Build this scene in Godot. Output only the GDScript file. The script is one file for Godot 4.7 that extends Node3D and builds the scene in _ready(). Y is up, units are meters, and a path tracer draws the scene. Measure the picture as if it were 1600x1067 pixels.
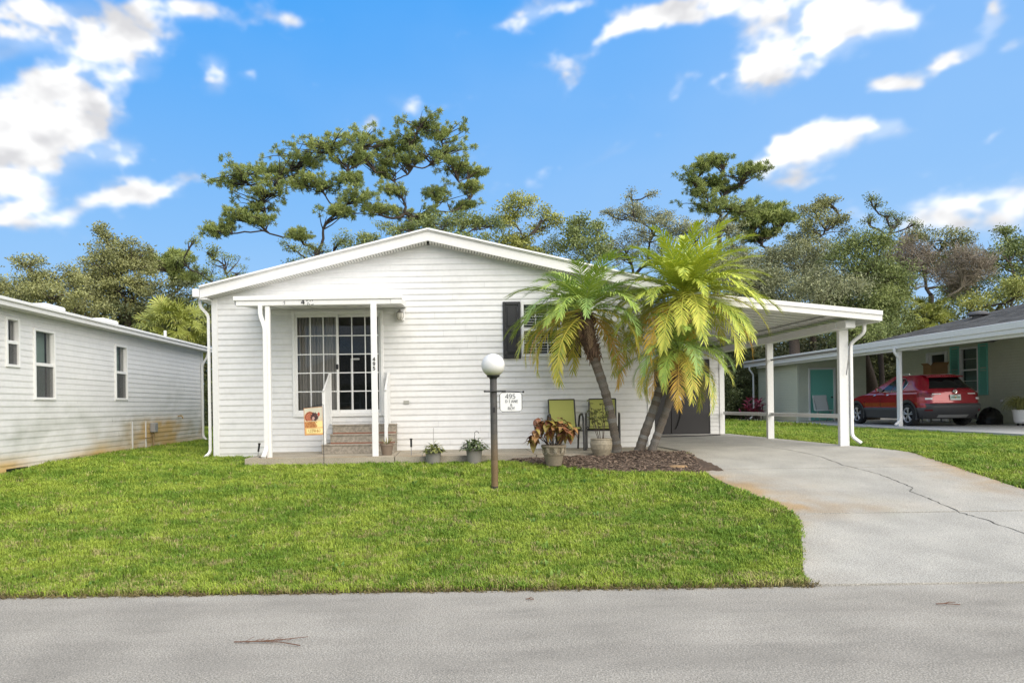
extends Node3D

# ------------------------------------------------------------------ geometry helper
class Geo:
	var v := PackedVector3Array()
	var n := PackedVector3Array()
	var c := PackedColorArray()
	var uv := PackedVector2Array()
	var col := Color.WHITE

	func tri(a: Vector3, b: Vector3, d: Vector3) -> void:   # counter-clockwise seen from outside
		var m := (b - a).cross(d - a).normalized()
		v.append(a); v.append(d); v.append(b)
		for i in 3:
			n.append(m); c.append(col); uv.append(Vector2.ZERO)

	func quad(a: Vector3, b: Vector3, d: Vector3, e: Vector3) -> void:
		tri(a, b, d)
		tri(a, d, e)

	func quad_uv(a: Vector3, b: Vector3, d: Vector3, e: Vector3) -> void:   # uv: a (0,1) b (1,1) d (1,0) e (0,0)
		var m := (b - a).cross(d - a).normalized()
		for p in [[a, Vector2(0, 1)], [d, Vector2(1, 0)], [b, Vector2(1, 1)], [a, Vector2(0, 1)], [e, Vector2(0, 0)], [d, Vector2(1, 0)]]:
			v.append(p[0]); n.append(m); c.append(col); uv.append(p[1])

	func qcol(a: Vector3, b: Vector3, d: Vector3, e: Vector3, ca: Color, cb: Color, cd: Color, ce: Color) -> void:
		var m := (b - a).cross(d - a).normalized()
		for p in [[a, ca], [d, cd], [b, cb], [a, ca], [e, ce], [d, cd]]:
			v.append(p[0]); n.append(m); c.append(p[1]); uv.append(Vector2.ZERO)

	func smooth_tri(a: Vector3, b: Vector3, d: Vector3, na: Vector3, nb: Vector3, nd: Vector3) -> void:
		v.append(a); v.append(d); v.append(b)
		n.append(na); n.append(nd); n.append(nb)
		for i in 3:
			c.append(col); uv.append(Vector2.ZERO)

	# box with chamfered edges; bs = basis (columns already unit), s = full size
	func box(at: Vector3, s: Vector3, bev := 0.0, bs := Basis.IDENTITY) -> void:
		var h := s * 0.5
		var b: float = minf(bev, minf(h.x, minf(h.y, h.z)) * 0.9)
		for ax in 3:
			for sg: float in [-1.0, 1.0]:
				var u := (ax + 1) % 3
				var w := (ax + 2) % 3
				var q := []
				for k: Array in [[-1, -1], [1, -1], [1, 1], [-1, 1]]:
					var p := Vector3.ZERO
					p[ax] = sg * h[ax]
					p[u] = k[0] * (h[u] - b)
					p[w] = k[1] * (h[w] - b)
					q.append(at + bs * p)
				if sg > 0:
					quad(q[0], q[1], q[2], q[3])
				else:
					quad(q[3], q[2], q[1], q[0])
		if b <= 0.0:
			return
		for ax in 3:
			var u := (ax + 1) % 3
			var w := (ax + 2) % 3
			for su: float in [-1.0, 1.0]:
				for sw: float in [-1.0, 1.0]:
					var q := []
					for k: Array in [[-1, 0], [1, 0], [1, 1], [-1, 1]]:
						var p := Vector3.ZERO
						p[ax] = k[0] * (h[ax] - b)
						p[u] = su * (h[u] - (b if k[1] == 1 else 0.0))
						p[w] = sw * (h[w] - (b if k[1] == 0 else 0.0))
						q.append(at + bs * p)
					var o: Vector3 = (q[0] + q[2]) * 0.5 - at
					if (q[1] - q[0]).cross(q[2] - q[0]).dot(o) > 0:
						quad(q[0], q[1], q[2], q[3])
					else:
						quad(q[3], q[2], q[1], q[0])
		for sx: float in [-1.0, 1.0]:
			for sy: float in [-1.0, 1.0]:
				for sz: float in [-1.0, 1.0]:
					var sg := Vector3(sx, sy, sz)
					var p1 := at + bs * (sg * Vector3(h.x, h.y - b, h.z - b))
					var p2 := at + bs * (sg * Vector3(h.x - b, h.y, h.z - b))
					var p3 := at + bs * (sg * Vector3(h.x - b, h.y - b, h.z))
					if sx * sy * sz > 0:
						tri(p1, p2, p3)
					else:
						tri(p3, p2, p1)

	func bx(x0: float, x1: float, y0: float, y1: float, z0: float, z1: float, bev := 0.0) -> void:
		box(Vector3((x0 + x1) * 0.5, (y0 + y1) * 0.5, (z0 + z1) * 0.5), Vector3(absf(x1 - x0), absf(y1 - y0), absf(z1 - z0)), bev)

	# tube along points; radius may be a number or an array; flat = oval / square section handled by sides = 4
	func tube(pts: Array, radius, sides := 8, caps := true, sx := 1.0, sy := 1.0) -> void:
		var rings := []
		var norms := []
		var up := Vector3.UP
		var d0: Vector3 = (pts[1] - pts[0]).normalized()
		if absf(d0.dot(up)) > 0.9:
			up = Vector3.FORWARD
		var side := d0.cross(up).normalized()
		for i in pts.size():
			var d: Vector3
			if i == 0:
				d = d0
			elif i == pts.size() - 1:
				d = (pts[i] - pts[i - 1]).normalized()
			else:
				d = ((pts[i] - pts[i - 1]).normalized() + (pts[i + 1] - pts[i]).normalized()).normalized()
			side = (side - d * side.dot(d)).normalized()
			var oth := d.cross(side).normalized()
			var r: float = radius[i] if radius is Array or radius is PackedFloat32Array else radius
			var ring := []
			var nn := []
			for k in sides:
				var a := TAU * (k + 0.5) / sides
				var e := side * cos(a) * sx + oth * sin(a) * sy
				ring.append(pts[i] + e * r)
				nn.append((side * cos(a) / sx + oth * sin(a) / sy).normalized())
			rings.append(ring)
			norms.append(nn)
		for i in pts.size() - 1:
			for k in sides:
				var k2 := (k + 1) % sides
				var a: Vector3 = rings[i][k]
				var b: Vector3 = rings[i][k2]
				var d: Vector3 = rings[i + 1][k2]
				var e: Vector3 = rings[i + 1][k]
				if sides <= 4:
					quad(a, b, d, e)
				else:
					smooth_tri(a, b, d, norms[i][k], norms[i][k2], norms[i + 1][k2])
					smooth_tri(a, d, e, norms[i][k], norms[i + 1][k2], norms[i + 1][k])
		if caps:
			for k in range(1, sides - 1):
				tri(rings[0][0], rings[0][k + 1], rings[0][k])
				var z: Array = rings[-1]
				tri(z[0], z[k], z[k + 1])

	# revolve profile of Vector2(radius, height) about the y axis through at
	func lathe(at: Vector3, prof: Array, sides := 20) -> void:
		for i in prof.size() - 1:
			var p: Vector2 = prof[i]
			var q: Vector2 = prof[i + 1]
			var t := (q - p).normalized()
			var nr := Vector2(t.y, -t.x)
			for k in sides:
				var a := TAU * k / sides
				var b := TAU * (k + 1) / sides
				var ca := Vector3(cos(a), 0, -sin(a))
				var cb := Vector3(cos(b), 0, -sin(b))
				var na := ca * nr.x + Vector3.UP * nr.y
				var nb := cb * nr.x + Vector3.UP * nr.y
				var p1 := at + ca * p.x + Vector3.UP * p.y
				var p2 := at + cb * p.x + Vector3.UP * p.y
				var q1 := at + ca * q.x + Vector3.UP * q.y
				var q2 := at + cb * q.x + Vector3.UP * q.y
				if p.x > 1e-5:
					smooth_tri(p1, p2, q2, na, nb, nb)
				if q.x > 1e-5:
					smooth_tri(p1, q2, q1, na, nb, na)

	func mesh(origin := Vector3.ZERO) -> ArrayMesh:
		var m := ArrayMesh.new()
		if v.is_empty():
			return m
		var vv := v
		if origin != Vector3.ZERO:
			vv = PackedVector3Array(v)
			for i in vv.size():
				vv[i] -= origin
		var a := []
		a.resize(Mesh.ARRAY_MAX)
		a[Mesh.ARRAY_VERTEX] = vv
		a[Mesh.ARRAY_NORMAL] = n
		a[Mesh.ARRAY_COLOR] = c
		a[Mesh.ARRAY_TEX_UV] = uv
		m.add_surface_from_arrays(Mesh.PRIMITIVE_TRIANGLES, a)
		return m

# ------------------------------------------------------------------ scene helpers
const EXPO := 1.75
var rng := RandomNumberGenerator.new()
var noise := FastNoiseLite.new()
var used := {}
var M := {}
var tex := {}

func V(x: float, y: float, d: float) -> Vector3:   # d: metres in front of the camera
	return Vector3(x, y, -d)

func rf(a: float, b: float) -> float:
	return rng.randf_range(a, b)

func numbered(par: Node, called: String) -> String:
	var key := str(par.get_instance_id()) + called
	var k: int = used.get(key, 0)
	used[key] = k + 1
	return called if k == 0 else "%s_%03d" % [called, k]

func thing(called: String, label: String, category: String, at: Vector3, group := "", turn := 0.0) -> Node3D:
	var o := Node3D.new()
	o.name = numbered(self, called)
	add_child(o, true)
	o.position = at
	o.rotation.y = turn
	o.set_meta("label", label)
	o.set_meta("category", category)
	if group:
		o.set_meta("group", group)
	return o

func origin_of(o: Node) -> Vector3:
	var p := Vector3.ZERO
	while o is Node3D and o != self:
		p += (o as Node3D).position
		o = o.get_parent()
	return p

# a part whose geometry was laid out in world metres
func part(par: Node, called: String, g: Geo, m: Material) -> MeshInstance3D:
	var o := MeshInstance3D.new()
	o.name = numbered(par, called)
	par.add_child(o, true)
	o.mesh = g.mesh(origin_of(par))
	o.material_override = m
	return o

# a part that shares a mesh, placed in its parent's own frame
func inst(par: Node, called: String, me: Mesh, m: Material, xf: Transform3D) -> MeshInstance3D:
	var o := MeshInstance3D.new()
	o.name = numbered(par, called)
	par.add_child(o, true)
	o.mesh = me
	o.material_override = m
	o.transform = xf
	return o

func struct(called: String, g: Geo, m: Material) -> MeshInstance3D:
	var o := part(self, called, g, m)
	o.set_meta("kind", "structure")
	return o

func stuff(o: Node) -> Node:
	o.set_meta("kind", "stuff")
	return o

func scatter(par: Node, called: String, me: Mesh, m: Material, xs: Array, cs: Array) -> MultiMeshInstance3D:
	var mm := MultiMesh.new()
	mm.transform_format = MultiMesh.TRANSFORM_3D
	mm.use_colors = true
	mm.mesh = me
	mm.instance_count = xs.size()
	for i in xs.size():
		mm.set_instance_transform(i, xs[i])
		mm.set_instance_color(i, cs[i])
	var o := MultiMeshInstance3D.new()
	o.name = numbered(par, called)
	par.add_child(o, true)
	o.multimesh = mm
	o.material_override = m
	o.set_meta("kind", "stuff")
	return o

func noise_tex(freq: float, oct: int, lo: float, hi: float, size := 512, kind := FastNoiseLite.TYPE_SIMPLEX_SMOOTH, sd := 1) -> NoiseTexture2D:
	var f := FastNoiseLite.new()
	f.noise_type = kind
	f.seed = sd
	f.frequency = freq
	f.fractal_octaves = oct
	var t := NoiseTexture2D.new()
	t.width = size
	t.height = size
	t.seamless = true
	t.noise = f
	var gr := Gradient.new()
	gr.set_color(0, Color(lo, lo, lo))
	gr.set_color(1, Color(hi, hi, hi))
	t.color_ramp = gr
	return t

func mat(c: Color, rough := 0.7, tx := "", scale := 1.0, bump := 0.0, vc := false) -> StandardMaterial3D:
	var m := StandardMaterial3D.new()
	m.albedo_color = c.linear_to_srgb()
	m.roughness = rough
	m.vertex_color_use_as_albedo = vc
	if tx:
		m.albedo_texture = tex[tx]
		m.uv1_triplanar = true
		m.uv1_world_triplanar = true
		m.uv1_scale = Vector3.ONE * scale
		if bump > 0.0:
			m.heightmap_enabled = true
			m.heightmap_texture = tex[tx]
			m.heightmap_scale = bump
	return m

func over(m: StandardMaterial3D, tx: String, scale: float) -> StandardMaterial3D:
	m.detail_enabled = true
	m.detail_albedo = tex[tx]
	m.detail_blend_mode = BaseMaterial3D.BLEND_MODE_MUL
	m.detail_uv_layer = BaseMaterial3D.DETAIL_UV_2
	m.uv2_triplanar = true
	m.uv2_world_triplanar = true
	m.uv2_scale = Vector3.ONE * scale
	return m

func L(r: float, g: float, b: float) -> Color:
	return Color(r, g, b)

# ------------------------------------------------------------------ sky
# each cloud: centre and radii in the picture plane one metre ahead, tilt, strength
const CLOUDS := [
	[-0.590, 0.406, 0.085, 0.060, 0.000, 1.450],
	[-0.543, 0.467, 0.045, 0.028, 0.000, 0.900],
	[-0.493, 0.430, 0.032, 0.028, 0.000, 0.850],
	[-0.468, 0.360, 0.035, 0.020, 0.000, 0.750],
	[-0.627, 0.374, 0.080, 0.050, 0.000, 1.000],
	[-0.608, 0.290, 0.055, 0.022, 0.000, 1.000],
	[-0.530, 0.285, 0.034, 0.011, 0.200, 0.320],
	[-0.451, 0.305, 0.045, 0.018, 0.000, 1.150],
	[-0.377, 0.319, 0.040, 0.013, 0.400, 0.500],
	[-0.571, 0.550, 0.100, 0.033, 0.000, 1.150],
	[-0.645, 0.568, 0.060, 0.030, 0.000, 0.800],
	[-0.460, 0.527, 0.065, 0.028, 0.200, 0.900],
	[-0.368, 0.573, 0.070, 0.020, 0.000, 0.800],
	[-0.432, 0.500, 0.034, 0.017, 0.000, 0.480],
	[-0.636, 0.517, 0.023, 0.011, 0.000, 0.360],
	[-0.520, 0.487, 0.034, 0.014, 0.400, 0.320],
	[-0.335, 0.480, 0.030, 0.028, 0.000, 0.840],
	[-0.456, 0.478, 0.031, 0.011, 0.000, 0.600],
	[-0.275, 0.485, 0.014, 0.010, 0.000, 0.400],
	[-0.210, 0.560, 0.040, 0.010, 0.000, 0.420],
	[-0.108, 0.411, 0.023, 0.014, 0.300, 0.560],
	[-0.053, 0.434, 0.034, 0.016, -0.400, 0.400],
	[0.123, 0.564, 0.034, 0.023, 0.600, 0.720],
	[0.180, 0.582, 0.040, 0.011, 0.200, 0.600],
	[0.318, 0.564, 0.060, 0.018, 0.200, 1.050],
	[0.380, 0.578, 0.060, 0.018, 0.000, 0.900],
	[0.250, 0.540, 0.060, 0.012, 0.600, 0.400],
	[0.558, 0.568, 0.100, 0.034, 0.000, 1.350],
	[0.530, 0.513, 0.080, 0.028, 0.350, 1.250],
	[0.456, 0.462, 0.040, 0.017, 0.400, 0.950],
	[0.642, 0.545, 0.050, 0.020, 0.000, 0.750],
	[0.651, 0.462, 0.035, 0.011, 0.100, 0.950],
	[0.725, 0.499, 0.050, 0.013, 0.550, 1.100],
	[0.795, 0.564, 0.035, 0.016, 0.900, 1.000],
	[0.827, 0.518, 0.034, 0.011, 0.200, 0.440],
	[0.494, 0.351, 0.045, 0.021, 0.350, 1.100],
	[0.558, 0.379, 0.055, 0.026, 0.100, 1.300],
	[0.628, 0.388, 0.034, 0.015, -0.200, 0.880],
	[0.512, 0.319, 0.050, 0.014, 0.200, 0.500],
	[0.345, 0.467, 0.023, 0.013, 0.800, 0.520],
	[0.396, 0.468, 0.014, 0.010, 0.500, 0.320],
	[0.800, 0.374, 0.023, 0.007, 0.400, 0.480],
	[0.190, 0.485, 0.060, 0.011, 0.800, 0.360],
	[0.234, 0.370, 0.070, 0.009, 0.300, 0.360],
	[0.790, 0.277, 0.100, 0.028, 0.100, 0.700],
	[0.725, 0.245, 0.120, 0.022, 0.000, 0.500],
]

func make_sky() -> PanoramaSkyMaterial:
	var w := 3072
	var h := 1536
	var im := Image.create(w, h, false, Image.FORMAT_RGBF)
	var f1 := FastNoiseLite.new()
	f1.noise_type = FastNoiseLite.TYPE_SIMPLEX_SMOOTH
	f1.frequency = 5.2
	f1.fractal_octaves = 6
	f1.fractal_gain = 0.55
	f1.seed = 11
	var f3 := FastNoiseLite.new()
	f3.noise_type = FastNoiseLite.TYPE_SIMPLEX_SMOOTH
	f3.frequency = 7.0
	f3.fractal_octaves = 5
	f3.seed = 23
	var f4 := FastNoiseLite.new()
	f4.noise_type = FastNoiseLite.TYPE_SIMPLEX_SMOOTH
	f4.frequency = 19.0
	f4.fractal_octaves = 4
	f4.seed = 31
	var f2 := FastNoiseLite.new()
	f2.frequency = 1.7
	f2.fractal_octaves = 5
	f2.seed = 5
	var blobs := []
	for q in CLOUDS:
		blobs.append([q[0], q[1], cos(q[4]), sin(q[4]), 1.0 / q[2], 1.0 / q[3], q[5], maxf(q[2], q[3]) * 2.2])
	for j in h / 2 + 1:
		var el := PI * 0.5 - PI * (j + 0.5) / h
		var se := sin(el)
		var ce := cos(el)
		# blobs whose height can matter on this row differ with azimuth, so only a rough test here
		for i in w:
			var az := TAU * (i + 0.5) / w
			var d := Vector3(sin(az) * ce, se, -cos(az) * ce)
			var fade := 0.0
			var den := 0.0
			var nz := f1.get_noise_3d(d.x, d.y * 1.7, d.z)
			var big := f2.get_noise_3d(d.x, d.y * 1.6, d.z)
			var u := 9.0
			var vv := 9.0
			if d.z < -0.3:
				u = d.x / -d.z
				vv = d.y / -d.z
				fade = 1.0 - smoothstep(0.86, 1.25, absf(u - 0.1) + 0.0)
				fade *= 1.0 - smoothstep(0.62, 0.85, vv)
			if fade > 0.0:
				var wob := f4.get_noise_3d(d.x + 3.0, d.y * 1.6, d.z)
				var uu := u + nz * 0.04 + wob * 0.022
				var wv := vv + big * 0.02 + f3.get_noise_3d(d.x, d.y, d.z + 2.0) * 0.018
				var s := 0.0
				for b: Array in blobs:
					var dx: float = uu - b[0]
					var dy: float = wv - b[1]
					if absf(dx) > b[7] or absf(dy) > b[7]:
						continue
					var p: float = (dx * b[2] + dy * b[3]) * b[4]
					var q: float = (dy * b[2] - dx * b[3]) * b[5]
					s += b[6] * exp(-(p * p + q * q))
				var f4n := f4.get_noise_3d(d.x, d.y * 1.6, d.z)
				den = smoothstep(0.22, 1.14, s * (1.0 + nz * 0.8 + f4n * 0.8) + nz * 0.34 + f4n * 0.34 + 0.03)
				den = maxf(den, smoothstep(0.12, 0.9, s) * 0.28)
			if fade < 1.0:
				var g := smoothstep(-0.14, 0.30, big + 0.35 * nz + 0.10)  # cloud cover outside the view, thickened to whiten and lift the fill light
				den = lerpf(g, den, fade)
			var t := clampf(el / 0.56, 0.0, 1.0)
			var blue := Vector3(0.50, 0.745, 0.98).lerp(Vector3(0.055, 0.375, 0.955), pow(t, 0.75))
			var pale := 0.02 + 0.22 * (big + 0.2) + (0.3 * smoothstep(-0.1, 0.8, u) if u < 5.0 else 0.1)
			blue = blue.lerp(Vector3(0.62, 0.78, 0.98), clampf(pale * 0.55, 0.0, 0.6))
			var emb := f3.get_noise_3d(d.x, d.y * 1.5, d.z) - f3.get_noise_3d(d.x + 0.012, d.y * 1.5 + 0.03, d.z)
			var lit := clampf(1.03 + emb * 0.62 + nz * 0.12, 0.8, 1.18) if den > 0.02 else 1.0
			var wh := (Vector3(1.0, 1.0, 1.0) * lit).lerp(Vector3(0.84, 0.845, 0.90) * lit, clampf(-emb * 1.3, 0.0, 0.5))
			var k := blue.lerp(wh, clampf(den, 0.0, 1.0))
			k /= EXPO
			im.set_pixel(i, j, Color(k.x, k.y, k.z))
	im.fill_rect(Rect2i(0, h / 2 + 1, w, h / 2 - 1), Color(0.2, 0.23, 0.17) * (1.0 / EXPO))
	var m := PanoramaSkyMaterial.new()
	m.panorama = ImageTexture.create_from_image(im)
	return m

# ------------------------------------------------------------------ ground shape
const EDGE := 5.58      # distance of the road's far edge
func ramp(d: float) -> float:
	var t := clampf((d - EDGE) / 6.7, 0.0, 1.0)
	return 1.0 - pow(1.0 - t, 1.3)

func lawn_y(x: float, d: float) -> float:
	if d < EDGE:
		return -0.06
	var a := 0.52 + 0.11 * smoothstep(0.0, 4.0, x) + 0.06 * smoothstep(-3.5, -6.8, x)
	a -= 0.05 * smoothstep(9.0, 12.5, x)
	return 0.012 + a * ramp(d)

func drive_y(d: float) -> float:
	return 0.012 + 0.655 * ramp(d)

func along_points(pts: Array, d: float) -> float:   # smooth interpolation of [distance, x] pairs
	if d <= pts[0][0]:
		return pts[0][1]
	for i in pts.size() - 1:
		if d <= pts[i + 1][0]:
			var t := inverse_lerp(pts[i][0], pts[i + 1][0], d)
			var p0: float = pts[maxi(i - 1, 0)][1]
			var p3: float = pts[mini(i + 2, pts.size() - 1)][1]
			return cubic_interpolate(pts[i][1], pts[i + 1][1], p0, p3, t)
	return pts[-1][1]

func drive_left(d: float) -> float:
	return along_points([[5.58, 2.92], [6.6, 3.38], [7.5, 3.77], [8.1, 3.82], [8.8, 3.72], [9.6, 3.68], [10.4, 3.82], [11.3, 4.06], [12.0, 4.08]], d)

func drive_right(d: float) -> float:
	return along_points([[5.58, 8.6], [6.6, 7.7], [7.6, 7.2], [8.6, 7.16], [9.7, 7.33], [10.8, 7.54], [11.5, 7.66], [12.2, 7.42], [12.7, 7.36]], d)

# ------------------------------------------------------------------ siding
# lapped boards on a wall: at(u) gives the wall point at height 0, out = outward normal. strips: list of [u0b, u1b, u0t, u1t, yb, yt]
func board(g: Geo, at0: Vector3, along: Vector3, out: Vector3, q: Array, tint: Callable, seg: float, pb := 0.018, pt := 0.004) -> void:
	var nseg := maxi(1, int(ceil((q[1] - q[0]) / seg)))
	var up := Vector3.UP
	for i in nseg:
		var f0 := float(i) / nseg
		var f1 := float(i + 1) / nseg
		var ub0 := lerpf(q[0], q[1], f0)
		var ub1 := lerpf(q[0], q[1], f1)
		var ut0 := lerpf(q[2], q[3], f0)
		var ut1 := lerpf(q[2], q[3], f1)
		var b0 = at0 + along * ub0 + up * q[4]
		var b1 = at0 + along * ub1 + up * q[4]
		var t0 = at0 + along * ut0 + up * q[5]
		var t1 = at0 + along * ut1 + up * q[5]
		var c0: Color = tint.call(ub0, q[4])
		var c1: Color = tint.call(ub1, q[4])
		var d0: Color = tint.call(ut0, q[5])
		var d1: Color = tint.call(ut1, q[5])
		var h: float = q[5] - q[4]
		var k := minf(0.022, h * 0.3)   # rolled lower edge
		var m0 = b0.lerp(t0, k / h)
		var m1 = b1.lerp(t1, k / h)
		g.qcol(m0 + out * pb, m1 + out * pb, t1 + out * pt, t0 + out * pt, c0, c1, d1, d0)
		g.qcol(b0 + out * pb * 0.72, b1 + out * pb * 0.72, m1 + out * pb, m0 + out * pb, c0, c1, c1, c0)
		g.qcol(b0 + out * 0.001, b1 + out * 0.001, b1 + out * pb * 0.72, b0 + out * pb * 0.72, c0, c1, c1, c0)
	var a = at0 + along * q[0] + up * q[4]
	var b = at0 + along * q[2] + up * q[5]
	g.quad(a, a + out * pb, b + out * pt, b)
	a = at0 + along * q[1] + up * q[4]
	b = at0 + along * q[3] + up * q[5]
	g.quad(a + out * pb, a, b, b + out * pt)

func clad(par: Node, called: String, at0: Vector3, along: Vector3, out: Vector3, u0: float, u1: float, y0: float, y1: float, course: float, holes: Array, roof: Callable, m: Material, tint: Callable, seg := 20.0, joined := false) -> void:
	var y := y0
	var all := Geo.new()
	while y < y1 - 0.01:
		var yt := minf(y + course, y1)
		var rb: Vector2 = roof.call(y)
		var rt: Vector2 = roof.call(yt)
		var spans := [[maxf(u0, rb.x), minf(u1, rb.y), maxf(u0, rt.x), minf(u1, rt.y), y, yt]]
		for hole: Array in holes:   # [u0, u1, y0, y1]
			var nxt := []
			for s: Array in spans:
				if s[4] >= hole[3] - 0.001 or s[5] <= hole[2] + 0.001 or s[0] >= hole[1] or s[1] <= hole[0]:
					nxt.append(s)
					continue
				if hole[0] > s[0] + 0.005:
					nxt.append([s[0], hole[0], s[2], hole[0], s[4], s[5]])
				if hole[1] < s[1] - 0.005:
					nxt.append([hole[1], s[1], hole[1], s[3], s[4], s[5]])
				if s[4] < hole[2] - 0.012:
					nxt.append([maxf(s[0], hole[0]), minf(s[1], hole[1]), maxf(s[0], hole[0]), minf(s[1], hole[1]), s[4], hole[2]])
				if s[5] > hole[3] + 0.012:
					nxt.append([maxf(s[0], hole[0]), minf(s[1], hole[1]), maxf(s[0], hole[0]), minf(s[1], hole[1]), hole[3], s[5]])
			spans = nxt
		var cut := []
		for s: Array in spans:
			if s[1] - s[0] > 2.6 and not joined:
				var at := lerpf(s[0], s[1], rf(0.25, 0.75))
				cut.append([s[0], at - 0.0015, s[2], at - 0.0015, s[4], s[5]])
				cut.append([at + 0.0015, s[1], at + 0.0015, s[3], s[4], s[5]])
			else:
				cut.append(s)
		for s: Array in cut:
			if s[1] - s[0] < 0.03:
				continue
			var g := all if joined else Geo.new()
			board(g, at0, along, out, s, tint, seg, (0.018 if course > 0.11 else 0.012) + (rf(-0.0025, 0.0025) if not joined else 0.0))
			if not joined:
				part(par, called, g, m)
		y += course
	if joined:
		stuff(part(par, called, all, m))

func plain(_u: float, _y: float) -> Color:
	return Color.WHITE

func no_roof(_y: float) -> Vector2:
	return Vector2(-1000, 1000)

# square-section gutter pipe
func pipe(g: Geo, pts: Array, wx: float, wz: float) -> void:
	# resample corners into short bends
	var out := [pts[0]]
	for i in range(1, pts.size() - 1):
		var a: Vector3 = pts[i] + (pts[i - 1] - pts[i]).limit_length(0.07)
		var b: Vector3 = pts[i] + (pts[i + 1] - pts[i]).limit_length(0.07)
		for k in 4:
			var t := k / 3.0
			out.append(a.lerp(pts[i], t).lerp((pts[i] as Vector3).lerp(b, t), t))
	out.append(pts[-1])
	g.tube(out, 0.7071, 4, true, wx, wz)

func make_materials() -> void:
	tex.grain = noise_tex(0.22, 3, 0.84, 1.0, 512, FastNoiseLite.TYPE_SIMPLEX_SMOOTH, 3)
	tex.speck = noise_tex(0.42, 2, 0.50, 1.0, 512, FastNoiseLite.TYPE_SIMPLEX, 8)
	tex.blotch = noise_tex(0.012, 5, 0.88, 1.0, 512, FastNoiseLite.TYPE_SIMPLEX_SMOOTH, 21)
	tex.mottle = noise_tex(0.03, 4, 0.72, 1.0, 512, FastNoiseLite.TYPE_SIMPLEX_SMOOTH, 5)
	tex.faint = noise_tex(0.02, 5, 0.965, 1.0, 512, FastNoiseLite.TYPE_SIMPLEX_SMOOTH, 6)
	tex.bark = noise_tex(0.06, 4, 0.55, 1.0, 512, FastNoiseLite.TYPE_CELLULAR, 9)
	M.siding = over(mat(L(0.80, 0.80, 0.795), 0.42, "faint", 0.9, 0.0, true), "faint", 0.23)
	M.trim = mat(L(0.82, 0.82, 0.81), 0.4, "faint", 1.7)
	M.fascia = over(mat(L(0.83, 0.82, 0.80), 0.45, "faint", 0.8), "faint", 3.1)
	M.soffit = mat(L(0.66, 0.65, 0.60), 0.6, "faint", 1.3)
	M.wallback = mat(L(0.45, 0.45, 0.44), 0.8)
	M.roof_white = mat(L(0.72, 0.71, 0.68), 0.7, "blotch", 0.7)
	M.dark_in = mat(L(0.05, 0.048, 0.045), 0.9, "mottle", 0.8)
	M.curtain = mat(L(0.30, 0.29, 0.27), 0.95, "faint", 2.0)
	M.glass = mat(L(0.05, 0.06, 0.06), 0.02)
	M.glass.transparency = BaseMaterial3D.TRANSPARENCY_ALPHA
	M.glass.albedo_color.a = 0.12
	M.screen = mat(L(0.04, 0.042, 0.045), 0.6, "grain", 3.0)
	M.black = mat(L(0.012, 0.012, 0.013), 0.45, "grain", 2.0)
	M.shutter = mat(L(0.018, 0.019, 0.022), 0.55, "faint", 2.0)
	M.concrete = over(mat(L(0.83, 0.795, 0.71), 0.9, "speck", 0.33, 0.2, true), "blotch", 0.21)
	M.walk = over(mat(L(0.82, 0.725, 0.57), 0.9, "speck", 0.4, 0.2, true), "blotch", 0.31)
	M.asphalt = over(mat(L(0.71, 0.66, 0.575), 0.92, "speck", 0.36, 0.4, true), "blotch", 0.17)
	M.step = over(mat(L(0.80, 0.71, 0.58), 0.95, "speck", 0.6, 0.5), "mottle", 0.8)
	M.brick_red = mat(L(0.30, 0.105, 0.06), 0.9, "grain", 1.5)
	M.soil = over(mat(L(0.13, 0.155, 0.04), 1.0, "grain", 2.0, 1.0), "mottle", 0.4)
	M.far_ground = over(mat(L(0.09, 0.12, 0.03), 1.0, "grain", 1.0), "mottle", 0.07)
	M.mulch = mat(L(0.11, 0.075, 0.052), 1.0, "grain", 2.0, 2.0, true)
	M.leaf = mat(L(1, 1, 1), 0.55, "", 1.0, 0.0, true)
	M.leaf.backlight_enabled = true
	M.leaf.backlight = Color(0.25, 0.25, 0.2)
	M.needle = mat(L(1, 1, 1), 0.6, "", 1.0, 0.0, true)
	M.needle.backlight_enabled = true
	M.needle.backlight = Color(0.2, 0.2, 0.15)
	M.bark = mat(L(0.16, 0.125, 0.10), 0.95, "bark", 0.9, 2.0)
	M.bark_dark = mat(L(0.10, 0.08, 0.068), 0.95, "bark", 0.9, 2.0)
	M.bark_pale = mat(L(0.50, 0.42, 0.32), 0.95, "bark", 0.9, 1.0)
	M.metal_gray = mat(L(0.30, 0.30, 0.30), 0.5, "faint", 2.0)

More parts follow.
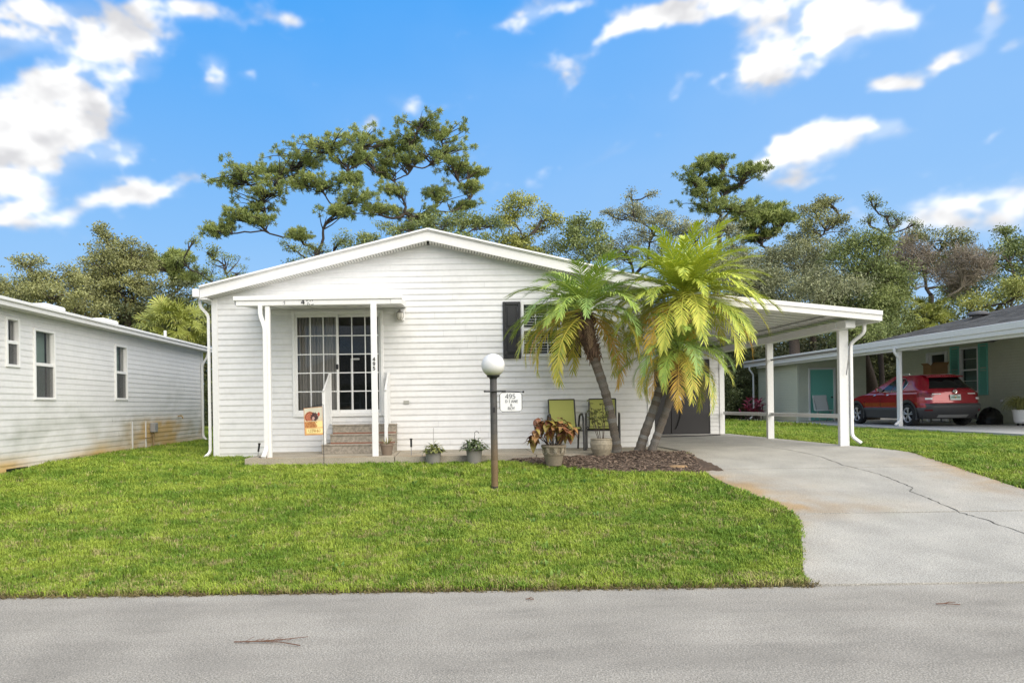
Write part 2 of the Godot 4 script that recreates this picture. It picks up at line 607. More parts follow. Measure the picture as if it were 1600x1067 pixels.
func _ready() -> void:
	# ---- camera: level, lens shifted up and to the right, held 0.8 degrees out of true
	var cam := Camera3D.new()
	cam.name = "camera"
	cam.projection = Camera3D.PROJECTION_FRUSTUM
	cam.near = 0.1
	cam.far = 900.0
	cam.size = 0.1 * 1067.0 / 1080.0
	cam.frustum_offset = Vector2(0.1 * 103.0 / 1080.0, 0.1 * 100.5 / 1080.0)
	cam.position = Vector3(0, 1.5, 0)
	cam.rotation.z = -0.0145
	add_child(cam)
	cam.current = true
	# ---- sky, exposure
	var we := WorldEnvironment.new()
	we.name = "environment"
	var env := Environment.new()
	env.background_mode = Environment.BG_SKY
	env.sky = Sky.new()
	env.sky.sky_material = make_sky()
	env.tonemap_mode = Environment.TONE_MAPPER_LINEAR
	env.tonemap_exposure = EXPO
	env.sdfgi_enabled = true
	env.ssao_enabled = true
	env.ssil_enabled = true
	we.environment = env
	add_child(we)
	# ---- hazy sun, high behind the camera's right shoulder
	var sun := DirectionalLight3D.new()
	sun.name = "sun"
	sun.light_energy = 0.89
	sun.light_color = Color(1.0, 0.955, 0.88)
	sun.light_angular_distance = 80.0
	sun.shadow_enabled = true
	sun.rotation = Vector3(deg_to_rad(-38), deg_to_rad(39), 0)
	add_child(sun)

	noise.frequency = 1.0
	noise.fractal_octaves = 4
	noise.seed = 4
	make_materials()
	more_materials()
	build_ground()
	build_main_house()
	build_carport()
	build_left_house()
	build_right_house()
	build_trees()
	build_lawn()
	build_palms()
	build_porch_things()
	build_garden_things()
	build_neighbour_things()
	build_car()
	build_street_side()

# ------------------------------------------------------------------ ground, road, driveway
func build_ground() -> void:
	var g := Geo.new()
	var xs := [-420.0, -200.0, -100.0, -50.0, -30.0, -20.0, -15.0]
	for i in 45:
		xs.append(-12.0 + i * 0.75)
	xs.append_array([25.0, 32.0, 50.0, 100.0, 200.0, 420.0])
	var ds := [-420.0, -200.0, -60.0, -20.0, -6.0, -4.0, 0.0, 3.0, 5.5, EDGE, EDGE + 0.02]
	for i in 30:
		ds.append(5.8 + i * 0.35)
	ds.append_array([16.5, 18.0, 20.0, 25.0, 30.0, 40.0, 60.0, 100.0, 200.0, 420.0])
	for j in ds.size() - 1:
		for i in xs.size() - 1:
			var p := []
			for q in [[i, j], [i + 1, j], [i + 1, j + 1], [i, j + 1]]:
				var x: float = xs[q[0]]
				var d: float = ds[q[1]]
				p.append(V(x, lawn_y(x, d) - 0.03, d))
			g.quad(p[0], p[1], p[2], p[3])
	struct("ground", g, M.soil)

	# road: a sheet with faint wear along its length
	g = Geo.new()
	var rx := []
	var x := -40.0
	while x < 40.0:
		rx.append(x)
		x += 0.25 if absf(x) < 8.0 else 2.0
	var rd := []
	var d := -4.0
	while d < EDGE - 0.01:
		rd.append(d)
		d += 0.07 if d > 2.8 else 0.8
	rd.append(EDGE)
	var shade := func(px: float, pd: float) -> Color:
		var k := 0.95 + 0.10 * noise.get_noise_2d(px * 0.10, pd * 1.5) + 0.07 * noise.get_noise_2d(px * 0.9 + 40.0, pd * 2.5)
		k *= 1.0 - 0.08 * smoothstep(0.16, 0.5, noise.get_noise_2d(px * 0.35 + 9.0, pd * 3.2))
		k *= 1.0 - 0.07 * exp(-pow((pd - 4.1) / 0.28, 2.0)) - 0.05 * exp(-pow((pd - 2.5) / 0.3, 2.0))
		k *= 1.0 - 0.12 * smoothstep(0.34, 0.5, noise.get_noise_2d(px * 2.1 + 71.0, pd * 5.5 + 13.0))
		if pd > EDGE - 0.16:
			k *= 1.06
		return Color(k, k * 0.995, k * 0.985)
	for j in rd.size() - 1:
		for i in rx.size() - 1:
			var a0: float = rx[i]
			var a1: float = rx[i + 1]
			var d0: float = rd[j]
			var d1: float = rd[j + 1]
			var w0 := 0.02 * noise.get_noise_1d(a0 * 1.3) if j == rd.size() - 2 else 0.0
			var w1 := 0.02 * noise.get_noise_1d(a1 * 1.3) if j == rd.size() - 2 else 0.0
			g.qcol(V(a0, 0, d0), V(a1, 0, d0), V(a1, 0, d1 + w1), V(a0, 0, d1 + w0), shade.call(a0, d0), shade.call(a1, d0), shade.call(a1, d1), shade.call(a0, d1))
	struct("road", g, M.asphalt)

	# driveway slabs
	var drive := Node3D.new()
	drive.name = "driveway"
	drive.set_meta("kind", "structure")
	add_child(drive)
	var stain := func(px: float, pd: float) -> Color:
		var n1 := noise.get_noise_2d(px * 0.7, pd * 0.5)
		var n2 := noise.get_noise_2d(px * 2.3 + 30.0, pd * 2.3)
		var l := px - drive_left(pd)
		var r := drive_right(pd) - px
		var rust := 0.9 * exp(-maxf(l, 0.0) / (0.5 + 0.3 * n1)) * smoothstep(7.0, 7.9, pd) * (1.0 - smoothstep(8.8, 10.6, pd))
		rust += 0.55 * exp(-pow((pd - 7.85) / 0.25, 2.0)) * exp(-maxf(l, 0.0) / 0.8) * (1.0 if pd > 7.6 else 0.1)
		rust += 0.75 * exp(-maxf(r, 0.0) / (0.42 + 0.3 * n1)) * smoothstep(7.6, 8.6, pd) * (1.0 - smoothstep(10.4, 12.0, pd))
		rust += 0.16 * exp(-maxf(l, 0.0) / 0.25)
		rust = clampf(rust * (1.0 + 1.1 * n2 + 0.5 * n1), 0.0, 1.0)
		var k := 1.0 + 0.10 * n1 + 0.05 * n2
		if pd < EDGE + 0.25:
			k *= 0.94
		if pd > 12.5:
			k *= 0.97
		return Color(k, k, k).lerp(Color(0.92, 0.68, 0.42) * k, rust)
	var joints := [EDGE + 0.02, 7.6, 10.1, 18.0]
	for s in 3:
		g = Geo.new()
		var d0: float = joints[s] + (0.017 if s > 0 else -0.008)
		var d1: float = joints[s + 1] - 0.017
		var rows := int((d1 - d0) / 0.11)
		var cols := 42
		for j in rows:
			for i in cols:
				var p := []
				var cs := []
				for q in [[i, j], [i + 1, j], [i + 1, j + 1], [i, j + 1]]:
					var pd := lerpf(d0, d1, float(q[1]) / rows)
					var lf := drive_left(pd) + 0.012 * noise.get_noise_1d(pd * 3.0)
					var px := lerpf(lf, drive_right(pd) + 0.02 * noise.get_noise_1d(pd * 2.0 + 9.0), float(q[0]) / cols)
					p.append(V(px, drive_y(pd), pd))
					cs.append(stain.call(px, pd))
				g.qcol(p[0], p[1], p[2], p[3], cs[0], cs[1], cs[2], cs[3])
				var dn := Vector3(0, -0.12, 0)
				if i == 0:
					g.quad(p[3], p[3] + dn, p[0] + dn, p[0])
				if i == cols - 1:
					g.quad(p[1], p[1] + dn, p[2] + dn, p[2])
				if j == 0:
					g.quad(p[0], p[0] + dn, p[1] + dn, p[1])
				if j == rows - 1:
					g.quad(p[2], p[2] + dn, p[3] + dn, p[3])
		part(drive, "concrete_slab", g, M.concrete)
	g = Geo.new()
	for jd: float in [7.6, 10.1]:
		g.quad(V(drive_left(jd), drive_y(jd) - 0.008, jd - 0.02), V(drive_right(jd), drive_y(jd) - 0.008, jd - 0.02), V(drive_right(jd), drive_y(jd) - 0.008, jd + 0.02), V(drive_left(jd), drive_y(jd) - 0.008, jd + 0.02))
	part(drive, "joint_filler", g, mat(L(0.045, 0.04, 0.033), 1.0))
	# the crack that wanders across two of the slabs
	var cr := [[5.8, 12.6], [6.00, 11.19], [5.90, 10.27], [5.99, 9.57], [5.91, 8.95], [5.87, 8.73], [5.71, 8.53], [5.70, 8.20], [5.61, 7.55], [5.66, 7.27], [5.66, 6.79], [5.63, 6.47]]
	g = Geo.new()
	var pts := []
	for i in cr.size() - 1:
		for k in 7:
			var t := k / 7.0
			pts.append(Vector2(lerpf(cr[i][0], cr[i + 1][0], t) + rf(-0.018, 0.018), lerpf(cr[i][1], cr[i + 1][1], t) + rf(-0.012, 0.012)))
	for i in pts.size() - 1:
		var a: Vector2 = pts[i]
		var b: Vector2 = pts[i + 1]
		var w := 0.0035 + 0.008 * absf(noise.get_noise_1d(i * 0.4))
		var y0 := drive_y(a.y) + 0.004
		var y1 := drive_y(b.y) + 0.004
		g.quad(V(a.x - w, y0, a.y), V(a.x + w, y0, a.y), V(b.x + w, y1, b.y), V(b.x - w, y1, b.y))
	part(drive, "crack", g, mat(L(0.07, 0.065, 0.055), 1.0))
	# walk along the front of the house
	var walk := Node3D.new()
	walk.name = "walkway"
	walk.set_meta("kind", "structure")
	add_child(walk)
	for q in [[-3.45, -0.9], [-0.885, 1.52], [1.535, 4.07]]:
		g = Geo.new()
		var nx := 20
		for i in nx:
			for j in 10:
				var p := []
				var cs := []
				for k in [[i, j], [i + 1, j], [i + 1, j + 1], [i, j + 1]]:
					var px := lerpf(q[0], q[1], float(k[0]) / nx)
					var pd := lerpf(11.78, 13.5, k[1] / 10.0)
					p.append(V(px, 0.645, pd))
					var s := clampf(exp(-(pd - 11.78) / 0.35) * (0.5 + noise.get_noise_2d(px * 1.1, pd)), 0.0, 0.7)
					var kk := 1.0 + 0.12 * noise.get_noise_2d(px * 2.0, pd * 2.0)
					cs.append(Color(kk, kk, kk).lerp(Color(0.8, 0.62, 0.42), s))
				g.qcol(p[0], p[1], p[2], p[3], cs[0], cs[1], cs[2], cs[3])
		g.quad(V(q[0], 0.4, 11.78), V(q[1], 0.4, 11.78), V(q[1], 0.645, 11.78), V(q[0], 0.645, 11.78))
		g.quad(V(q[0], 0.4, 13.5), V(q[0], 0.4, 11.78), V(q[0], 0.645, 11.78), V(q[0], 0.645, 13.5))
		g.quad(V(q[1], 0.4, 11.78), V(q[1], 0.4, 13.5), V(q[1], 0.645, 13.5), V(q[1], 0.645, 11.78))
		part(walk, "concrete_slab", g, M.walk)

func more_materials() -> void:
	M.ink = mat(L(0.015, 0.015, 0.015), 0.5)
	M.inksign = mat(L(0.05, 0.055, 0.06), 0.5)
	M.ink_faded = mat(L(0.30, 0.30, 0.30), 0.6)
	M.doordark = over(mat(L(0.028, 0.026, 0.028), 0.5, "grain", 3.0), "faint", 0.5)
	M.greencurtain = mat(L(0.16, 0.23, 0.20), 0.9, "faint", 2.0)
	M.graycurtain = mat(L(0.14, 0.15, 0.15), 0.9, "faint", 2.0)
	M.tan = mat(L(0.42, 0.30, 0.15), 0.8, "mottle", 2.0)
	M.brass = mat(L(0.35, 0.24, 0.08), 0.4)
	M.slab_pale = mat(L(0.80, 0.79, 0.75), 0.9, "speck", 0.8)
	M.sage = over(mat(L(0.66, 0.68, 0.54), 0.55, "faint", 0.9, 0.0, true), "faint", 0.23)
	M.sage_light = mat(L(0.64, 0.665, 0.53), 0.55, "faint", 0.9, 0.0, true)
	M.sage_dark = mat(L(0.5, 0.52, 0.41), 0.8)
	M.teal = mat(L(0.2, 0.58, 0.48), 0.5, "faint", 1.2)
	M.shingle = mat(L(0.20, 0.195, 0.19), 0.95, "speck", 1.2)
	M.shingle_tab = mat(L(0.24, 0.235, 0.225), 0.95, "speck", 1.2, 0.3, true)
	M.ventgray = mat(L(0.09, 0.09, 0.095), 0.6)
	M.stalk = mat(L(0.14, 0.16, 0.05), 0.7)
	M.sabal_leaf = mat(L(0.34, 0.38, 0.08), 0.45, "", 1.0, 0.0, true)
	M.sabal_leaf.backlight_enabled = true
	M.sabal_leaf.backlight = Color(0.25, 0.25, 0.18)
	M.grass = mat(L(1, 1, 1), 0.7, "", 1.0, 0.0, true)
	M.grass.backlight_enabled = true
	M.grass.backlight = Color(0.35, 0.35, 0.28)
	M.frond = mat(L(1, 1, 1), 0.62, "", 1.0, 0.0, true)
	M.frond.backlight_enabled = true
	M.frond.backlight = Color(0.36, 0.36, 0.26)
	M.palm_bark = over(mat(L(1, 1, 1), 1.0, "bark", 4.0, 1.2, true), "mottle", 3.0)
	M.boot = mat(L(0.19, 0.12, 0.08), 1.0, "grain", 3.0)
	M.pewter = mat(L(0.22, 0.215, 0.205), 0.45)
	M.pewter.metallic = 0.4
	M.lampglass = mat(L(0.62, 0.60, 0.55), 0.25)
	M.globe = mat(L(0.80, 0.795, 0.78), 0.28, "faint", 4.0, 0.0, true)
	M.globe.backlight_enabled = true
	M.globe.backlight = Color(0.3, 0.3, 0.3)
	M.post = mat(L(1, 1, 1), 0.7, "mottle", 3.0, 0.0, true)
	M.signwhite = mat(L(0.80, 0.80, 0.79), 0.5, "faint", 3.0)
	M.urn = over(mat(L(0.36, 0.30, 0.215), 0.95, "mottle", 4.0, 0.4), "blotch", 1.5)
	M.urn_light = mat(L(0.46, 0.40, 0.30), 0.95, "mottle", 4.0)
	M.tan_pot = over(mat(L(0.44, 0.38, 0.27), 0.6, "faint", 4.0), "mottle", 1.3)
	M.pot_gray = mat(L(0.27, 0.255, 0.23), 0.85, "faint", 4.0)
	M.pot_brown = mat(L(0.22, 0.17, 0.13), 0.85, "faint", 4.0)
	M.croton = mat(L(1, 1, 1), 0.45, "", 1.0, 0.0, true)
	M.croton.backlight_enabled = true
	M.croton.backlight = Color(0.4, 0.4, 0.3)
	M.sling = mat(L(0.56, 0.57, 0.16), 0.85, "grain", 6.0)
	M.sling.backlight_enabled = true
	M.sling.backlight = Color(0.4, 0.4, 0.3)
	M.bronze = mat(L(0.04, 0.038, 0.036), 0.45)
	M.stone = mat(L(0.42, 0.27, 0.14), 0.95, "grain", 2.5, 0.5)
	M.twig = mat(L(0.17, 0.085, 0.05), 0.9, "grain", 4.0)
	M.cardboard = mat(L(0.33, 0.19, 0.085), 0.9, "faint", 2.0)
	M.cardboard_pale = mat(L(0.52, 0.40, 0.24), 0.9, "faint", 2.0)
	M.paleseat = mat(L(0.6, 0.62, 0.6), 0.8, "faint", 2.0)
	M.blackbag = mat(L(0.008, 0.008, 0.008), 0.4)

# ------------------------------------------------------------------ the white house
const APX := -0.305
const PITCH := 0.238
func gable_span(y: float) -> Vector2:    # wall width left under the rake at height y
	var w := maxf(0.0, (4.66 - y) / PITCH)
	return Vector2(APX - w, APX + w)

func window_unit(par: Node, called: String, at0: Vector3, along: Vector3, out: Vector3, u0: float, u1: float, y0: float, y1: float, cols: int, rows: int, fw := 0.05, backing: Material = null, blind := false, screen_low := false) -> Node3D:
	# frame ring proud of the wall, two sashes with panes, muntins, dark room behind
	var up := Vector3.UP
	var P := func(u: float, y: float, o: float) -> Vector3: return at0 + along * u + up * y + out * o
	var bs := Basis(along, up, out)
	var g := Geo.new()
	var bar := func(gg: Geo, a0: float, a1: float, b0: float, b1: float, o0: float, o1: float) -> void:
		gg.box(P.call((a0 + a1) * 0.5, (b0 + b1) * 0.5, (o0 + o1) * 0.5), Vector3(absf(a1 - a0), absf(b1 - b0), absf(o1 - o0)), 0.004, bs)
	bar.call(g, u0, u0 + fw, y0, y1, -0.06, 0.035)
	bar.call(g, u1 - fw, u1, y0, y1, -0.06, 0.035)
	bar.call(g, u0 + fw, u1 - fw, y1 - fw, y1, -0.06, 0.034)
	bar.call(g, u0 + fw, u1 - fw, y0, y0 + fw, -0.06, 0.034)
	var w := part(par, called, g, M.trim)
	var ym := (y0 + y1) * 0.5
	g = Geo.new()
	bar.call(g, u0 + fw, u1 - fw, ym - 0.028, ym + 0.028, -0.05, 0.018)
	part(w, "meeting_rail", g, M.trim)
	for half in 2:
		var a := y0 + fw if half == 0 else ym + 0.028
		var b := ym - 0.028 if half == 0 else y1 - fw
		var o := -0.018 if half == 0 else -0.034
		g = Geo.new()
		g.quad(P.call(u0 + fw, a, o), P.call(u1 - fw, a, o), P.call(u1 - fw, b, o), P.call(u0 + fw, b, o))
		part(w, "pane", g, M.glass)
		if cols > 1 or rows > 1:
			for k in range(1, cols):
				g = Geo.new()
				var uu := lerpf(u0 + fw, u1 - fw, float(k) / cols)
				bar.call(g, uu - 0.009, uu + 0.009, a, b, o - 0.004, o + 0.012)
				part(w, "muntin", g, M.trim)
			for k in range(1, rows):
				g = Geo.new()
				var yy := lerpf(a, b, float(k) / rows)
				bar.call(g, u0 + fw, u1 - fw, yy - 0.008, yy + 0.008, o - 0.003, o + 0.011)
				part(w, "muntin", g, M.trim)
		if screen_low and half == 0:
			g = Geo.new()
			g.quad(P.call(u0 + fw, a, 0.0), P.call(u1 - fw, a, 0.0), P.call(u1 - fw, b, 0.0), P.call(u0 + fw, b, 0.0))
			var ms: StandardMaterial3D = M.insect
			part(w, "insect_screen", g, ms)
	if blind:
		var yb := y0 + fw + 0.02
		while yb < y1 - fw - 0.02:
			g = Geo.new()
			g.box(P.call((u0 + u1) * 0.5, yb, -0.10), Vector3(u1 - u0 - 2 * fw - 0.01, 0.003, 0.045), 0.0, bs * Basis(Vector3.RIGHT, 0.55))
			part(w, "blind_slat", g, M.blind)
			yb += 0.052
	if backing:
		g = Geo.new()
		g.quad(P.call(u0 + fw * 0.5, y0 + fw * 0.5, -0.16), P.call(u1 - fw * 0.5, y0 + fw * 0.5, -0.16), P.call(u1 - fw * 0.5, y1 - fw * 0.5, -0.16), P.call(u0 + fw * 0.5, y1 - fw * 0.5, -0.16))
		part(w, "curtain", g, backing)
	return w

# wall slab with rectangular openings: built as a grid of blocks
func wall_blocks(g: Geo, at0: Vector3, along: Vector3, out: Vector3, u0: float, u1: float, y0: float, y1: float, holes: Array, thick := 0.14) -> void:
	var us := [u0, u1]
	var ys := [y0, y1]
	for h: Array in holes:
		us.append_array([h[0], h[1]])
		ys.append_array([h[2], h[3]])
	us.sort()
	ys.sort()
	for i in us.size() - 1:
		for j in ys.size() - 1:
			if us[i + 1] - us[i] < 0.001 or ys[j + 1] - ys[j] < 0.001:
				continue
			var cu: float = (us[i] + us[i + 1]) * 0.5
			var cy: float = (ys[j] + ys[j + 1]) * 0.5
			var open := false
			for h: Array in holes:
				if cu > h[0] and cu < h[1] and cy > h[2] and cy < h[3]:
					open = true
			if not open:
				g.box(at0 + along * cu + Vector3.UP * cy - out * thick * 0.5, Vector3(us[i + 1] - us[i], ys[j + 1] - ys[j], thick), 0.0, Basis(along, Vector3.UP, out))

func build_main_house() -> void:
	M.insect = mat(L(0.10, 0.10, 0.10), 0.9)
	M.insect.transparency = BaseMaterial3D.TRANSPARENCY_ALPHA
	M.insect.albedo_color.a = 0.55
	M.blind = mat(L(0.55, 0.55, 0.54), 0.6)
	var h := thing("white_house", "white lap-sided single-storey house with low gable and front porch canopy", "house", V(-0.245, 0.5, 13.5))
	h.set_meta("kind", "structure")
	var at0 := V(0, 0, 13.5)
	var ex := Vector3.RIGHT
	var out := Vector3.BACK
	var door := [-2.99, -1.21, 1.32, 3.385]
	var win := [1.49, 2.29, 2.43, 3.50]
	# walls
	var g := Geo.new()
	wall_blocks(g, at0, ex, out, -4.54, 4.05, 0.3, 3.64, [door, win])
	var gb := [V(-4.54, 3.64, 13.5), V(4.05, 3.64, 13.5), V(APX, 4.66, 13.5)]
	g.tri(gb[0], gb[1], gb[2])
	var wf := part(h, "front_wall", g, M.wallback)
	g = Geo.new()
	g.bx(-4.54, -4.40, 0.3, 3.66, -13.64, -28.5)
	g.bx(3.91, 4.05, 0.3, 3.66, -13.64, -28.5)
	g.bx(-4.54, 4.05, 0.3, 3.66, -28.5, -28.64)
	g.tri(V(4.05, 3.64, 28.64), V(-4.54, 3.64, 28.64), V(APX, 4.66, 28.64))
	part(h, "side_walls", g, M.trim)
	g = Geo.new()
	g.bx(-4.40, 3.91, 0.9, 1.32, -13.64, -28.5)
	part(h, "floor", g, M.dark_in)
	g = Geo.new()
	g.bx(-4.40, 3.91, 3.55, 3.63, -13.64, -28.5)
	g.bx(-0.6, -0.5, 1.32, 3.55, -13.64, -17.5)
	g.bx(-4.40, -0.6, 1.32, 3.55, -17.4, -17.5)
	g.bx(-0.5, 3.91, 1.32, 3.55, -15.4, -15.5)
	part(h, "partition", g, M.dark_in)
	# clapboards, one by one
	var mould := func(u: float, y: float) -> Color:
		var k := 1.0 + 0.05 * noise.get_noise_2d(u * 0.6, y * 2.0)
		var low := smoothstep(1.15, 0.55, y) * (0.10 + 0.14 * maxf(0.0, noise.get_noise_2d(u * 1.4, y * 0.6)))
		var col := Color(k, k, k).lerp(Color(0.75, 0.72, 0.58), low)
		var n3 := noise.get_noise_2d(u * 2.2 + 17.0, y * 7.0)
		return col * (1.0 - 0.09 * smoothstep(0.15, 0.5, n3))
	clad(wf, "siding_board", at0, ex, out, -4.44, 3.93, 0.50, 4.66, 0.1175, [door, win], gable_span, M.siding, mould, 0.28)
	# corner posts
	for c: Array in [[-4.555, -4.44], [3.93, 4.065]]:
		g = Geo.new()
		g.bx(c[0], c[1], 0.47, 3.66, -13.5, -13.468, 0.006)
		part(h, "corner_trim", g, M.trim)
	g = Geo.new()
	g.bx(4.05, 4.065, 0.47, 3.62, -13.502, -13.62)
	g.bx(-4.555, -4.54, 0.47, 3.62, -13.502, -13.62)
	part(h, "corner_return", g, M.trim)
	# side walls are clad too, joined (seen edge on)
	clad(h, "side_siding", V(4.05, 0, 13.62), Vector3(0, 0, -1), Vector3.RIGHT, 0.0, 15.0, 0.5, 3.6, 0.1175, [], no_roof, M.siding, plain, 20.0, true)
	clad(h, "side_siding", V(-4.54, 0, 28.6), Vector3(0, 0, 1), Vector3.LEFT, 0.0, 14.98, 0.5, 3.6, 0.1175, [], no_roof, M.siding, plain, 20.0, true)
	# roof
	var apex := 4.885
	var el := -4.68
	var er := 4.25
	g = Geo.new()
	for s in 2:
		var x1 := el if s == 0 else er
		var y1 := apex - PITCH * absf(x1 - APX)
		var a := V(APX, apex, 13.16)
		var b := V(APX, apex, 28.9)
		var c := V(x1, y1, 28.9)
		var d := V(x1, y1, 13.16)
		var dn := Vector3(0, -0.05, 0)
		if s == 0:
			g.quad(d, a, b, c)
			g.quad(c + dn, b + dn, a + dn, d + dn)
			g.quad(d + dn, a + dn, a, d)
			g.quad(c, c + dn, d + dn, d)
		else:
			g.quad(a, d, c, b)
			g.quad(b + dn, c + dn, d + dn, a + dn)
			g.quad(a + dn, d + dn, d, a)
			g.quad(d, d + dn, c + dn, c)
	var roof := part(h, "roof", g, M.roof_white)
	# rake boards, their drip edge, and the ribbed soffit
	for s in 2:
		var x1 := el if s == 0 else er
		var sgn := -1.0 if s == 0 else 1.0
		var dir := Vector3(sgn, -PITCH, 0).normalized()
		var nrm := Vector3(sgn * PITCH, 1, 0).normalized()
		var len := absf(x1 - APX) / absf(dir.x)
		var bs := Basis(dir * sgn, nrm, Vector3.BACK)
		var start := V(APX, apex, 13.19)
		g = Geo.new()
		var q: Array = []
		# board as a prism cut plumb at apex and eave
		for e: float in [APX, x1]:
			var yt := apex - PITCH * absf(e - APX)
			q.append(Vector2(e, yt - 0.012))
			q.append(Vector2(e, yt - 0.225))
		for z: float in [13.185, 13.215]:
			pass
		var A := V(q[0].x, q[0].y, 13.185)
		var B := V(q[1].x, q[1].y, 13.185)
		var C := V(q[3].x, q[3].y, 13.185)
		var D := V(q[2].x, q[2].y, 13.185)
		var bk := Vector3(0, 0, -0.03)
		if s == 0:
			g.quad(C, B, A, D)
			g.quad(C + bk, B + bk, B, C)
			g.quad(D + bk, C + bk, C, D)
		else:
			g.quad(B, C, D, A)
			g.quad(B + bk, C + bk, C, B)
			g.quad(C, C + bk, D + bk, D)
		part(roof, "rake_board", g, M.fascia)
		g = Geo.new()
		g.box(start + dir * len * 0.5 + Vector3(0, -0.012, 0.045), Vector3(len, 0.035, 0.03), 0.005, bs)
		part(roof, "drip_edge", g, M.trim)
		# soffit: v-grooved strips running out from the wall
		g = Geo.new()
		var t := 0.02
		while t < len - 0.05:
			var p := start + dir * (t + 0.028) + Vector3(0, -0.232, -0.15)
			g.box(p, Vector3(0.046, 0.012, 0.285), 0.004, bs)
			t += 0.056
		stuff(part(roof, "soffit_strip", g, M.soffit))
		g = Geo.new()
		g.box(start + dir * len * 0.5 + Vector3(0, -0.212, -0.155), Vector3(len, 0.012, 0.29), 0.0, bs)
		part(roof, "soffit_backing", g, M.dark_in)
	# left gutter and eave fascia
	g = Geo.new()
	g.bx(-4.82, -4.69, 3.64, 3.80, -13.17, -28.9, 0.012)
	part(roof, "gutter", g, M.trim)
	g = Geo.new()
	g.bx(-4.69, -4.54, 3.60, 3.625, -13.2, -28.8)
	g.bx(4.05, 4.25, 3.60, 3.625, -13.2, -28.8)
	part(roof, "eave_soffit", g, M.trim)
	g = Geo.new()
	g.bx(4.252, 4.275, 3.60, 3.80, -13.18, -28.9)
	part(roof, "eave_fascia", g, M.fascia)
	# left downspout at the corner
	g = Geo.new()
	pipe(g, [V(-4.76, 3.64, 13.42), V(-4.76, 3.50, 13.42), V(-4.61, 3.33, 13.46), V(-4.61, 0.66, 13.46), V(-4.70, 0.55, 13.32)], 0.048, 0.035)
	part(h, "downspout", g, M.trim)
	# outlet cover, vent cap
	g = Geo.new()
	g.bx(-0.83, -0.72, 1.545, 1.615, -13.47, -13.5, 0.005)
	part(h, "outlet_cover", g, mat(L(0.36, 0.36, 0.33), 0.5))

	# ---- sliding door
	var u0: float = door[0]
	var u1: float = door[1]
	g = Geo.new()
	g.bx(u0, u0 + 0.055, 1.32, 3.385, -13.6, -13.462, 0.005)
	g.bx(u1 - 0.055, u1, 1.32, 3.385, -13.6, -13.462, 0.005)
	g.bx(u0 + 0.055, u1 - 0.055, 3.32, 3.385, -13.6, -13.463, 0.005)
	g.bx(u0 + 0.055, u1 - 0.055, 1.32, 1.385, -13.6, -13.45, 0.005)
	var dr := part(h, "sliding_door", g, M.trim)
	for k in 2:
		var a := u0 + 0.055 if k == 0 else -2.135
		var b := -2.085 if k == 0 else u1 - 0.055
		var o := 13.50 if k == 0 else 13.545
		var st := 0.045
		g = Geo.new()
		g.bx(a, a + st, 1.385, 3.32, -o - 0.015, -o + 0.02, 0.004)
		g.bx(b - st, b, 1.385, 3.32, -o - 0.015, -o + 0.02, 0.004)
		g.bx(a + st, b - st, 3.265, 3.32, -o - 0.015, -o + 0.019, 0.004)
		g.bx(a + st, b - st, 1.385, 1.45, -o - 0.015, -o + 0.019, 0.004)
		part(dr, "sash", g, M.trim)
		g = Geo.new()
		g.quad(V(a + st, 1.45, o), V(b - st, 1.45, o), V(b - st, 3.265, o), V(a + st, 3.265, o))
		part(dr, "pane", g, M.glass)
		for i in range(1, 3):
			g = Geo.new()
			var x := lerpf(a + st, b - st, i / 3.0)
			g.bx(x - 0.010, x + 0.010, 1.45, 3.265, -o - 0.005, -o + 0.010)
			part(dr, "muntin", g, M.trim)
		for i in range(1, 5):
			g = Geo.new()
			var y := lerpf(1.45, 3.265, i / 5.0)
			g.bx(a + st, b - st, y - 0.010, y + 0.010, -o - 0.004, -o + 0.009)
			part(dr, "muntin", g, M.trim)
	g = Geo.new()
	g.bx(-2.14, -2.09, 2.24, 2.34, -13.5, -13.455, 0.01)
	part(dr, "handle", g, M.black)
	g = Geo.new()
	g.bx(-1.90, -1.85, 1.4, 2.48, -13.80, -13.83, 0.01)
	g.bx(-1.85, -1.72, 2.44, 2.48, -13.80, -13.83, 0.01)
	part(dr, "inner_bracket", g, M.trim)
	# curtain gathered behind the left half
	g = Geo.new()
	var px := -2.93
	while px < -2.2:
		g.tube([V(px, 1.35, 13.9), V(px + rf(-0.01, 0.01), 3.4, 13.9)], 0.035, 6, false)
		px += 0.06
	part(dr, "curtain", g, M.curtain)

	# ---- window with black shutters
	var w := window_unit(h, "window", at0, ex, out, win[0], win[1], win[2], win[3], 3, 2, 0.05, null, true)
	for s: Array in [[1.13, 1.475], [2.305, 2.65]]:
		g = Geo.new()
		g.bx(s[0], s[0] + 0.05, 2.40, 3.51, -13.482, -13.452, 0.005)
		g.bx(s[1] - 0.05, s[1], 2.40, 3.51, -13.482, -13.452, 0.005)
		g.bx(s[0] + 0.05, s[1] - 0.05, 3.45, 3.51, -13.482, -13.453, 0.005)
		g.bx(s[0] + 0.05, s[1] - 0.05, 2.40, 2.48, -13.482, -13.453, 0.005)
		g.bx(s[0] + 0.05, s[1] - 0.05, 2.92, 2.99, -13.482, -13.453, 0.005)
		var sh := part(h, "shutter", g, M.shutter)
		for r: Array in [[2.50, 2.90], [3.01, 3.43]]:
			g = Geo.new()
			g.bx(s[0] + 0.055, s[1] - 0.055, r[0] - 0.015, r[1] + 0.015, -13.482, -13.470, 0.004)
			g.bx(s[0] + 0.085, s[1] - 0.085, r[0] + 0.02, r[1] - 0.02, -13.476, -13.458, 0.012)
			part(sh, "raised_panel", g, M.shutter)

	# ---- porch canopy on two posts
	g = Geo.new()
	var cx0 := -3.65
	var cx1 := -0.76
	var A := V(cx0, 3.40, 12.0)
	var B := V(cx1, 3.40, 12.0)
	var C := V(cx1, 3.53, 13.48)
	var D := V(cx0, 3.53, 13.48)
	var dn := Vector3(0, -0.10, 0)
